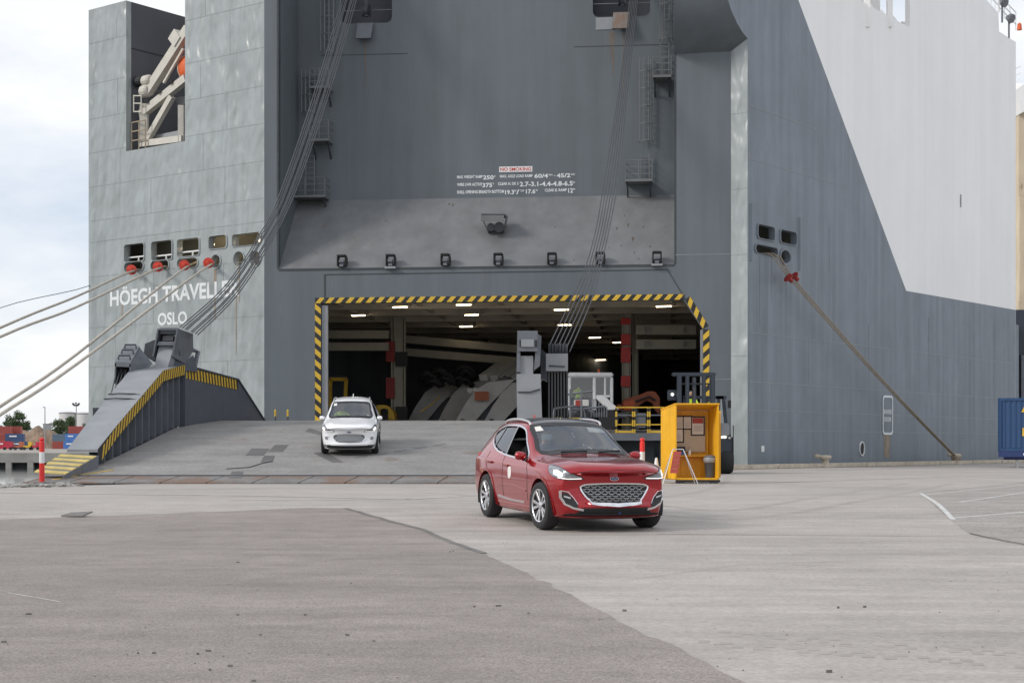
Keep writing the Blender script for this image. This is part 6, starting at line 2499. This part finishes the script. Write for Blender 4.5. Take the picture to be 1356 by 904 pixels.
# ------------------------------------------------------------------ things on the quay
def delineator(px, d, label):
    c = P(px, 600, d)
    z = gz(d)
    t = thing('bollard_post', label, 'post', (c.x, c.y, z), 'red and white plastic posts')
    MB().lathe([(.20, 0), (.20, .025), (.07, .04)], (c.x, c.y, z), n=14).build('base', 'rubber', t)
    MB().lathe([(.075, .03), (.075, .60)], (c.x, c.y, z), n=14).build('lower_sleeve', 'post_red', t, smooth=R(40))
    MB().lathe([(.078, .60), (.078, .92)], (c.x, c.y, z), n=14).build('reflective_band', 'white', t, smooth=R(40))
    MB().lathe([(.075, .92), (.075, 1.20), (.055, 1.22), (.055, 1.25), (.075, 1.27), (.07, 1.32), (.02, 1.34)], (c.x, c.y, z), n=14).build('upper_sleeve', 'post_red', t, smooth=R(40))


delineator(55.5, 46.0, 'red post with white band at the left end of the ramp toe')
delineator(850.5, 48.0, 'red post with white band behind the red car')

# yellow notice booth
bx0, bx1, dB0 = 4.82, 6.06, 46.4
zB = 0.0
bt = thing('notice_booth', 'yellow open-fronted booth with notice board on the quay', 'booth', (5.3, 46.8, 0))
DP = 1.15
lx0 = 4.61                       # booth turned a little: back is further left
MB().prism([(bx0, dB0, .12), (bx0, dB0, 2.30), (lx0 - .1, dB0 + DP, 2.15), (lx0 - .1, dB0 + DP, .12)], (-.05, 0, 0)).build('side_panel', 'booth_yellow', bt, bevel=.008)
MB().prism([(bx1, dB0, .12), (bx1, dB0, 2.30), (bx1 - .12, dB0 + DP, 2.15), (bx1 - .12, dB0 + DP, .12)], (-.05, 0, 0)).build('side_panel', 'booth_yellow', bt, bevel=.008)
MB().prism([(lx0 - .08, dB0 + DP, .12), (bx1 - .12, dB0 + DP, .12), (bx1 - .12, dB0 + DP, 2.15), (lx0 - .08, dB0 + DP, 2.15)], (0, .05, 0)).build('back_panel', 'booth_yellow', bt, bevel=.008)
for i in range(9):
    x = lx0 + .1 + i * .19
    MB().box((x, dB0 + DP - .02, 1.15), (.045, .03, 2.0)).build('corrugation', 'booth_yellow', bt)
MB().prism([(bx0 - .06, dB0 - .03, 2.30), (bx1 + .02, dB0 - .03, 2.30), (bx1 - .1, dB0 + DP + .06, 2.16), (lx0 - .16, dB0 + DP + .06, 2.16)], (0, 0, .045)).build('roof', 'booth_yellow', bt, bevel=.008)
MB().prism([(bx0 - .02, dB0, .10), (bx1 - .02, dB0, .10), (bx1 - .14, dB0 + DP, .10), (lx0, dB0 + DP, .10)], (0, 0, .06)).build('floor', 'booth_yellow', bt)
for x in (bx0 + .1, bx1 - .15):
    MB().box((x, dB0 + .1, .05), (.22, .35, .1)).build('skid', 'rubber', bt)
MB().box(((bx0 + bx1) / 2, dB0 + .03, .07), (1.3, .08, .07)).build('front_sill', 'rubber', bt)
MB().box((5.45, dB0 + DP - .17, .80), (1.15, .26, .04)).build('shelf', 'booth_yellow', bt)
bdm = MB().box((5.33, dB0 + DP - .06, 1.45), (.90, .03, 1.06)).build('notice_board', 'board_tan', bt)
for x, z, w, h, mt in ((5.00, 1.79, .22, .34, 'paper'), (5.25, 1.79, .22, .34, 'paper'), (5.00, 1.41, .22, .36, 'paper'), (5.56, 1.69, .34, .50, 'paper')):
    pg_ = MB().box((x, dB0 + DP - .085, z), (w, .012, h)).build('notice_sheet', mt, bdm)
    MB().box((x, dB0 + DP - .080, z), (w + .08, .012, h + .08)).build('notice_frame', 'black', bdm)
    tx = MB()
    for i in range(5):
        tx.box((x, dB0 + DP - .093, z - h * .05 - i * .035 + .02), (w * .7, .002, .008))
    tx.build('notice_text', 'steel_light', pg_)
MB().box((5.56, dB0 + DP - .093, 1.85), (.32, .004, .16)).build('notice_header', 'sign_red', bdm)
# bottle, cloth, bin
bo_ = thing('spray_bottle', 'small white spray bottle on the booth shelf', 'bottle', (5.30, dB0 + .92, .82))
MB().lathe([(.045, 0), (.045, .13), (.02, .16), (.018, .20)], (5.30, dB0 + .92, .82), n=12).build('flask', 'white', bo_, smooth=R(40))
MB().box((5.29, dB0 + .90, 1.04), (.03, .08, .04)).build('trigger', 'steel_light', bo_)
cl = thing('blue_glove_box', 'blue and black glove box on the booth shelf beside the bottle', 'box', (5.05, dB0 + .95, .82))
MB().box((5.05, dB0 + .95, .87), (.26, .14, .10)).build('carton', 'blue_cloth', cl, bevel=.008)
MB().box((5.05, dB0 + .95, 1.00), (.24, .13, .15)).build('lid', 'black', cl, bevel=.008)
bn = thing('waste_bin', 'dark grey waste bin with bag inside the yellow booth', 'bin', (5.86, dB0 + .42, .16))
MB().lathe([(.15, 0), (.19, .52), (.20, .54)], (5.86, dB0 + .42, .16), n=18).build('bucket', 'steel_dark', bn, smooth=R(40))
MB().lathe([(.195, .44), (.215, .50), (.215, .58), (.20, .60)], (5.86, dB0 + .42, .16), n=18).build('bag_rim', 'steel_light', bn, smooth=True)
MB().lathe([(.21, .60), (.12, .66), (.01, .67)], (5.86, dB0 + .42, .16), n=18).build('lid', 'steel_mid', bn, smooth=True)
# A-frame sign
af = thing('folding_sign', 'white-framed folding sign with red panel in front of the booth', 'sign', (4.9, 45.4, 0))
for dx, dy0 in ((0, 45.0), (0, 45.75)):
    for a, b in (((4.28, .0), (4.60, 1.0)), ((5.28, .0), (4.90, 1.0))):
        MB().tube([(a[0], dy0, .01), (b[0], 45.38, b[1])], .012, 6).build('leg', 'aluminium', af)
MB().tube([(4.60, 45.38, 1.0), (4.90, 45.38, 1.0)], .018, 6).build('top_bar', 'aluminium', af)
MB().prism([(4.50, 45.16, .32), (4.72, 45.16, .32), (4.84, 45.33, .94), (4.62, 45.33, .94)], (0, .015, .0)).build('sign_panel', 'sign_red', af)
tx = MB()
for i in range(4):
    t_ = .2 + .2 * i
    a, b = V(4.53, 45.15, .32).lerp(V(4.65, 45.32, .94), t_), V(4.69, 45.15, .32).lerp(V(4.81, 45.32, .94), t_)
    tx.bar(a, b, .006, .05)
tx.build('panel_text', 'boom_orange', af)
# cone
cn = thing('traffic_cone', 'green and white traffic cone between the red car and the booth', 'cone', (4.27, 46.9, 0))
MB().box((4.27, 46.9, .02), (.36, .36, .04)).build('base', 'cone_green', cn)
MB().lathe([(.14, .04), (.095, .34)], (4.27, 46.9, 0), n=16).build('lower_cone', 'cone_green', cn, smooth=R(40))
MB().lathe([(.097, .34), (.035, .74), (.01, .75)], (4.27, 46.9, 0), n=16).build('white_collar', 'white', cn, smooth=R(40))

# heavy forklift behind the booth
fk = thing('forklift', 'heavy black forklift truck parked behind the yellow booth', 'forklift', (7.4, 63, 0))
dF = 61.0
for x0, x1 in ((897, 903), (908, 913), (930, 935), (941, 947)):
    boxpx(x0, 496, x1, 620, dF, .25, 'navy', 'mast_rail', fk)
for y0, y1 in ((493, 498), (507, 509), (536, 541), (580, 590)):
    boxpx(890 if y0 == 493 else 897, y0, 948, y1, dF + .05, .2, 'navy', 'mast_crossbar', fk)
boxpx(917, 499, 922, 600, dF + .1, .2, 'steel_dark', 'lift_cylinder', fk)
boxpx(902, 560, 945, 600, dF - .2, .15, 'navy', 'fork_carriage', fk)
for x0 in (905, 935):
    MB().prism([P(x0, 622, dF - .2), P(x0 + 6, 622, dF - .2), P(x0 + 6, 618, dF - .2), P(x0, 618, dF - .2)], (0, -1.6, 0)).build('fork', 'steel_dark', fk)
boxpx(884, 516, 896, 530, dF + .6, .15, 'navy', 'lamp_bracket', fk)
boxpx(888.5, 520, 892.5, 524, dF + .5, .08, 'lamp_white', 'work_lamp', fk)
boxpx(890, 575, 972, 612, dF + .9, 2.8, 'navy', 'body', fk, .1)
boxpx(953, 560, 966, 578, dF + .8, .9, 'steel_light', 'fender', fk, .06)
m = MB()
for a, b in (((950, 575), (952, 526)), ((963, 578), (958, 528)), ((948, 526), (962, 526))):
    m.bar(P(*a, dF + 1.1), P(*b, dF + 1.1), .12)
m.bar(P(905, 575, dF + 1.1), P(907, 526, dF + 1.1), .12)
m.bar(P(905, 526, dF + 1.1), P(958, 526, dF + 1.1), .12)
m.build('cab_frame', 'navy', fk)
MB().add([P(951, 572, dF + 1.12), P(962, 574, dF + 1.12), P(958, 528, dF + 1.12), P(952, 528, dF + 1.12)], [(0, 1, 2, 3)]).build('cab_glass', 'car_glass', fk)
MB().box(P(966, 535, dF + .9), (.12, .1, .3)).build('mirror', 'black', fk)
boxpx(955, 577, 962, 580, dF + .75, .05, 'lamp_white', 'headlamp', fk)
boxpx(964, 578, 968, 581, dF + .75, .05, 'paper', 'marker_lamp', fk)
for px in (961, 908):
    c = P(px, 600, dF + 1.3)
    w_ = MB().lathe([(.28, -.28), (.48, -.26), (.54, -.15), (.54, .15), (.48, .26), (.28, .28)], (c.x, c.y, .54), axis=(1, 0, 0), n=26).build('wheel', 'rubber', fk, smooth=R(40))
    MB().lathe([(.27, .2), (.22, .285), (.08, .29)], (c.x, c.y, .54), axis=(1, 0, 0), n=16).build('rim', 'steel_dark', w_)
    c2 = P(px, 600, dF + 3.6)
    MB().lathe([(.28, -.2), (.46, -.18), (.50, 0), (.46, .18), (.28, .2)], (c2.x - .3, c2.y, .50), axis=(1, 0, 0), n=22).build('wheel', 'rubber', fk, smooth=R(40))
MB().tube([P(971, 610, dF + .9), P(971, 563, dF + .9)], .02, 5).build('marker_rod', 'black', fk)
sp_ = P(915, 548, dF + 1.9)
seated_person('person in yellow-green vest in the forklift cab behind the mast', (sp_.x, sp_.y, sp_.z), (0, 0, 0))
MB().box((sp_.x, sp_.y + .2, sp_.z - .2), (.6, .7, .3)).build('operator_seat', 'seat', fk)
# piles of timber / plates by the quay edge behind the cone
pk = thing('timber_stack', 'low stack of brown timbers beside the booth on the quay', 'timber', (4.0, 49.5, 0))
for i in range(3):
    MB().box((4.05, 49.2 + .22 * i, .09), (1.1, .16, .17)).build('timber', 'rope_brown', pk, bevel=.01)
for i in range(2):
    MB().box((4.0, 49.3 + .22 * i, .26), (.9, .16, .15)).build('timber', 'rope_brown', pk, bevel=.01)
# dropped plate and grit on the asphalt
x, y = gp(101, 684)
MB().prism([(x - .22, y - .12, gz(y) + .01), (x + .16, y - .16, gz(y) + .012), (x + .24, y + .14, gz(y) + .07), (x - .12, y + .14, gz(y) + .05)], (0, 0, .02)).build('loose_plate', 'joint', None, label='small dark plate lying on the edge of the asphalt', cat='plate')
random.seed(21)
m = MB()
for px, py in ((315, 815), (404, 815), (276, 863), (278, 888), (262, 867), (495, 850), (38, 814), (596, 731), (628, 804), (600, 730), (336, 903), (204, 866), (183, 866), (460, 842), (660, 803), (1098, 890), (1110, 805), (1145, 804), (700, 813), (827, 809), (465, 773), (315, 745), (5, 851), (305, 883), (345, 842)):
    x, y = gp(px, py)
    s = .008 + .010 * random.random()
    m.box((x, y, gz(y) + .008), (s * (1.2 + 1.6 * random.random()), s, .016), rz=random.random() * .6 - .3)
for i in range(130):
    px, py = random.uniform(-20, 1380), 660 + 250 * random.random() ** .8
    x, y = gp(px, py)
    s = .003 + .004 * random.random()
    m.box((x, y, gz(y) + .006), (s * 1.4, s, s), rz=random.random() * 3)
m.build('grit', 'joint', None, label='loose grit and pebbles scattered over the apron', kind='stuff')

# blue container on a trailer at the right edge
ct = thing('blue_container', 'dark blue shipping container at the right edge of the picture', 'container', (27, 81, .9))
c0 = P(1322, 597, 80)
x0, y0, z0 = c0.x, 80.0, c0.z
cd = Vector((.955, -.296, 0)).normalized()      # long side runs right and slightly away
cn_ = Vector((.296, .955, 0))
Lc, Wc, Hc = 12.2, 2.44, 2.66
o0 = V(x0, y0, z0)
# corrugated near side: ribs as pieces
MB().prism([o0, o0 + cd * Lc, o0 + cd * Lc + cn_ * Wc, o0 + cn_ * Wc], (0, 0, Hc)).build('box', 'near_blue', ct)
n = 46
me = None
for i in range(n):
    p = o0 + cd * (.16 + i * (Lc - .32) / n) + V(0, 0, .16)
    if me is None:
        m = MB()
        m.prism([V(0, 0, 0), cd * .07 - cn_ * .036, cd * .15 - cn_ * .036, cd * .21], (0, 0, Hc - .28))
        me = m.mesh('side_rib', 'near_blue')
    r_ = bpy.data.objects.new('side_rib', me)
    r_.location = p
    put(r_, ct)
for z in (.07, Hc - .06):
    MB().bar(o0 + cd * 0 + V(0, 0, z) - cn_ * .02, o0 + cd * Lc + V(0, 0, z) - cn_ * .02, .10, .14).build('side_rail', 'near_blue', ct)
for a in (.07, Lc - .07):
    MB().bar(o0 + cd * a - cn_ * .025, o0 + cd * a - cn_ * .025 + V(0, 0, Hc), .16, .12).build('corner_post', 'near_blue', ct)
for a, z, w, h, mt in ((1.1, 1.95, .26, .28, 'yellow'), (1.15, .75, .36, .42, 'yellow')):
    p = o0 + cd * a - cn_ * .05 + V(0, 0, z)
    m = MB()
    if h < .3:
        m.prism([p, p + cd * w, p + cd * w * .5 + V(0, 0, h)], -cn_ * .01)
    else:
        m.prism([p, p + cd * w, p + cd * w + V(0, 0, h), p + V(0, 0, h)], -cn_ * .01)
    m.build('warning_label', mt, ct)
tlr = thing('container_trailer', 'dark blue container trailer under the blue container', 'trailer', (27, 81, 0))
MB().prism([o0 + V(0, 0, -.30) - cn_ * .05, o0 + cd * Lc + V(0, 0, -.30) - cn_ * .05, o0 + cd * Lc + V(0, 0, -.01) - cn_ * .05, o0 + V(0, 0, -.01) - cn_ * .05], cn_ * 2.5).build('trailer_bed', 'chassis_blue', tlr)
MB().prism([o0 + cd * .25 + V(0, 0, -.44) + cn_ * .3, o0 + cd * Lc + V(0, 0, -.44) + cn_ * .3, o0 + cd * Lc + V(0, 0, -.31) + cn_ * .3, o0 + cd * .25 + V(0, 0, -.31) + cn_ * .3], cn_ * 1.8).build('trailer_beam', 'chassis_blue', tlr)
for a in (2.3, 3.5, 9.8):
    MB().lathe([(.22, -.12), (.40, -.1), (.40, .1), (.22, .12)], o0 + cd * a + cn_ * .25 + V(0, 0, .40 - z0), axis=cn_, n=20).build('wheel', 'rubber', tlr)
MB().bar(o0 + cd * .9 + cn_ * .6 + V(0, 0, -.44), o0 + cd * .9 + cn_ * .6 + V(0, 0, -z0), .1).build('landing_leg', 'aluminium', tlr)
MB().prism([o0 + cd * 1.2 - cn_ * .056 + V(0, 0, -.22), o0 + cd * 2.9 - cn_ * .056 + V(0, 0, -.22), o0 + cd * 2.9 - cn_ * .056 + V(0, 0, -.10), o0 + cd * 1.2 - cn_ * .056 + V(0, 0, -.10)], -cn_ * .006).build('marking_strip', 'lettering', tlr)

# ------------------------------------------------------------------ beyond the ship on the right: another vessel
fv = thing('distant_vessel', 'beige and dark superstructure of another vessel beyond the hull at the right edge', 'ship', (62, 175, 0))
dV = 175.0


def vbox(x0, y0, x1, y1, d, dy, mat, name):
    return boxpx(x0, y0, x1, y1, d, dy, mat, name, fv, 0)


vbox(1336, 410, 1480, 620, dV, 20, 'navy', 'hull')
vbox(1342, 430, 1349, 600, dV - 1, 1, 'hull_grey', 'fender_column')
vbox(1352.5, 470, 1480, 600, dV - .5, .5, 'steel_mid', 'shell_plate')
vbox(1336, 110, 1353, 410, dV + 3, 14, 'hull_white', 'deckhouse')
vbox(1349, 120, 1480, 410, dV + 1, 10, 'beige', 'superstructure')
for y in (145, 192, 205, 255, 300, 345):
    vbox(1343, y, 1349, y + 6, dV + 2.6, .5, 'black', 'porthole')
MB().prism([P(1344, 120, dV), P(1480, 20, dV), P(1480, 90, dV), P(1352, 150, dV)], (0, 12, 0)).build('bridge_wing', 'hull_white', fv)
vbox(1350, 260, 1353, 400, dV - .2, .4, 'beige', 'ladder_casing')
for y in (112, 103, 94):
    MB().bar(P(1338, y, dV + 2), P(1352, y - 6, dV + 2), .12).build('rail', 'white', fv)

# ------------------------------------------------------------------ far shore at the left: containers, sand, tanks, trees, masts
cmesh = {}


def far_container(px, row, d, mat, label, yaw=0.0, L=6.06):
    x = (px - CXP) * d / FPX
    z = .02 + row * 2.62
    t = thing('shipping_container', label, 'container', (x, d, z), 'containers across the water', (0, 0, yaw), local=True)
    k = (mat, L)
    if k not in cmesh:
        cmesh[k] = (MB().box((0, 0, 1.3), (L, 2.44, 2.58)).mesh('box', mat), MB().box((0, 0, 0), (.16, .10, 2.4)).mesh('corrugation', mat))
    put(bpy.data.objects.new('box', cmesh[k][0]), t)
    for i in range(int(L / .55)):
        o = bpy.data.objects.new('corrugation', cmesh[k][1])
        o.location = (-L / 2 + .3 + i * .55, -1.24, 1.3)
        put(o, t)
    if mat in ('box_blue', 'box_bright', 'box_crimson'):
        MB().box((-.3, -1.32, 1.75), (L * .42, .03, .42)).build('white_writing', 'white', t)
    return t


dC = 550.0
far_container(3, 2, dC, 'box_red', 'dull red container on top of the left stack, cut by the picture edge', L=7)
far_container(3, 1, dC, 'box_red', 'dull red container in the middle of the leftmost stack')
far_container(1, 0, dC - 6, 'box_crimson', 'bright crimson container at the bottom of the leftmost stack', L=7)
far_container(17, 2, dC + 4, 'box_red', 'dull red container on the top row beside the trees')
far_container(20, 1, dC - 4, 'box_blue', 'dark blue container in the middle row of the left stack')
far_container(24, 0, dC - 4, 'box_blue', 'dark blue container on the ground by the sand heap')
far_container(104, 2, dC, 'box_red', 'dull red container on top of the right stack below the tanks', L=6.4)
far_container(96, 1, dC - 5, 'box_bright', 'bright blue container with white writing in the right stack', L=4.4)
far_container(94, 0, dC - 5, 'box_bright', 'bright blue container at the bottom of the right stack', L=4.6)
far_container(108, 1, dC - 1, 'box_blue', 'navy container behind the bright blue one')
far_container(108, 0, dC - 1, 'box_blue', 'navy container low behind the bright blue one')
far_container(79, 1, dC + 10, 'box_slate', 'slate grey-blue container left of the bright blue stack', L=4.5)
far_container(79, 0, dC, 'box_red', 'small orange-red container at the foot of the sand heap', L=4.5)
for px, r, d in ((96, 2, 0),):
    pass
# machines along the far wharf
random.seed(8)
for i, (px, mt, lab) in enumerate(((12, 'box_crimson', 'low red trailer on the far wharf at the left edge'), (26, 'boom_orange', 'orange handling machine on the far wharf'), (38, 'yellow', 'yellow handling machine on the far wharf'), (48, 'box_crimson', 'red trailer on the far wharf behind the red post'))):
    d = 400.0
    c = P(px, 600, d)
    t = thing('yard_machine', lab, 'machine', (c.x, c.y, 0), 'yard machines on the far wharf')
    MB().box((c.x, c.y, .9), (2.2, 2, .5)).build('chassis', mt, t)
    MB().box((c.x + .5, c.y, 1.6), (.9, 1.6, 1.0)).build('cab', mt, t)
    for dx in (-.8, .7):
        MB().lathe([(.4, -.2), (.4, .2)], (c.x + dx, c.y - 1, .42), axis=(0, 1, 0), n=10).build('wheel', 'rubber', t)


def heap(cx, d, w, h, label, name='sand_heap'):
    m = MB()
    nx, ny = 40, 14
    vs = []
    for j in range(ny + 1):
        for i in range(nx + 1):
            u, v = i / nx * 2 - 1, j / ny * 2 - 1
            r_ = max(0, 1 - (abs(u) ** 1.6 + abs(v) ** 1.8))
            z = h * r_ ** .8 * (1 + .18 * noise.noise(Vector((u * 4, v * 3, cx))) + .1 * noise.noise(Vector((u * 11, v * 9, 2))))
            vs.append((cx + u * w / 2, d + v * w * .25, z - .05))
    m.add(vs, [(j * (nx + 1) + i, j * (nx + 1) + i + 1, (j + 1) * (nx + 1) + i + 1, (j + 1) * (nx + 1) + i) for j in range(ny) for i in range(nx)])
    return m.build(name, 'sand', None, smooth=True, label=label, cat='sand heap')


heap((54 - CXP) * 640 / FPX, 640, 26, 8.6, 'brown sand heap between the container stacks across the water')
heap((35 - CXP) * 680 / FPX, 680, 22, 7.6, 'paler sand heap behind the left containers')
heap((68 - CXP) * 660 / FPX, 660, 18, 5.2, 'low sand heap right of the main heap')
for px, r_, h, lab in ((90, 6.1, 24.0, 'large pale storage tank behind the far trees'), (112, 6.1, 23.6, 'second storage tank half hidden by the ship')):
    d = 1100.0
    x = (px - CXP) * d / FPX
    t = thing('storage_tank', lab, 'tank', (x, d, 0), 'storage tanks')
    MB().lathe([(r_, 0), (r_, h), (r_ * .5, h + .8), (.1, h + 1)], (x, d, 0), n=40).build('shell', 'tank', t, smooth=R(30))
    MB().lathe([(r_ + .15, h - .6), (r_ + .15, h)], (x, d, 0), n=40).build('rim', 'steel_mid', t)
for px, top_, d, lab, big in ((59.5, 539, 620, 'thin lamp mast above the sand heap', False), (101, 535, 600, 'floodlight mast in front of the storage tanks', True)):
    c = P(px, top_, d)
    t = thing('light_mast', lab, 'light mast', (c.x, d, 0), 'light masts across the water')
    MB().lathe([(.28, 0), (.16, c.z)], (c.x, d, 0), n=8).build('mast', 'steel_light', t)
    if big:
        for dx, dz in ((-1.1, .2), (-.5, -.5), (.5, -.5), (1.1, .2), (0, .4), (-.9, -.2), (.8, -.3)):
            MB().box((c.x + dx, d - .4, c.z + dz), (.7, .5, .5)).build('floodlight', 'steel_dark', t)
        MB().bar((c.x - 1.3, d, c.z - .1), (c.x + 1.3, d, c.z - .1), .2).build('head_frame', 'steel_dark', t)
    else:
        MB().bar((c.x - .8, d, c.z), (c.x + .2, d, c.z - .1), .3).build('lamp_head', 'steel_mid', t)
c = P(62.5, 566, 640)
t = thing('control_tower', 'small grey tower cabin above the sand heap', 'tower', (c.x, 640, 0))
MB().box((c.x, 640, c.z), (2.6, 2.6, 2.8)).build('cabin', 'steel_light', t)
MB().box((c.x, 640, (c.z - 1.4) / 2), (1.2, 1.2, c.z - 1.4)).build('shaft', 'steel_light', t)
MB().box((c.x, 640, c.z + 1.5), (3.0, 3.0, .15)).build('roof', 'steel_mid', t)


def tree(px, base, w_px, h_px, d, label, seed):
    random.seed(seed)
    c = P(px, base, d)
    k = d / FPX
    w, h = w_px * k, h_px * k
    z0 = max(0.0, c.z)
    t = thing('broadleaf_tree', label, 'tree', (c.x, d, 0), 'trees across the water')
    tr_ = MB().tube([(c.x, d, -.1), (c.x + .2, d, (z0 + h * .35) * .6), (c.x - .1, d, z0 + h * .5)], [.55, .4, .15], 7)
    for i in range(4):
        a = random.random() * 6.3
        tr_.tube([(c.x, d, z0 * .6 + h * .2), (c.x + math.cos(a) * w * .3, d + math.sin(a) * 2, z0 + h * .55)], [.22, .06], 5)
    tr_.build('trunk', 'bark', t)
    m = MB()
    clumps = [(random.gauss(0, .27), random.gauss(0, .25), random.random()) for _ in range(38)]
    for cx, cy, cz in clumps:
        sp = (1 - (cz - .35) ** 2 * 1.3)
        px_, py_, pz_ = c.x + cx * w * sp, d + cy * w * sp, z0 + h * (.12 + .82 * cz)
        for _ in range(90):
            v = Vector((random.gauss(0, 1), random.gauss(0, 1), random.gauss(0, .8)))
            v = v.normalized() * (random.random() ** .4) * w * .20
            q = Vector((px_, py_, pz_)) + v
            a = Vector((random.gauss(0, 1), random.gauss(0, 1), random.gauss(0, 1))).normalized() * w * .035
            b = a.orthogonal().normalized() * w * .03
            m.add([q - a, q + b, q + a, q - b], [(0, 1, 2, 3)])
    m.build('crown', 'leaf', t)


tree(22, 585, 26, 42, 760, 'tall dark tree behind the left container stack', 1)
tree(8, 580, 14, 22, 770, 'low dark tree at the left picture edge', 2)
tree(34, 578, 16, 18, 770, 'low spreading tree right of the tallest one', 3)
tree(78, 590, 24, 34, 720, 'round dark tree left of the floodlight mast', 4)
tree(92, 588, 22, 36, 730, 'dark tree at the foot of the floodlight mast', 5)
tree(110, 590, 14, 30, 740, 'small tree next to the ship in front of the tank', 6)
tree(70, 588, 12, 14, 750, 'low bush-like tree right of the tower cabin', 7)
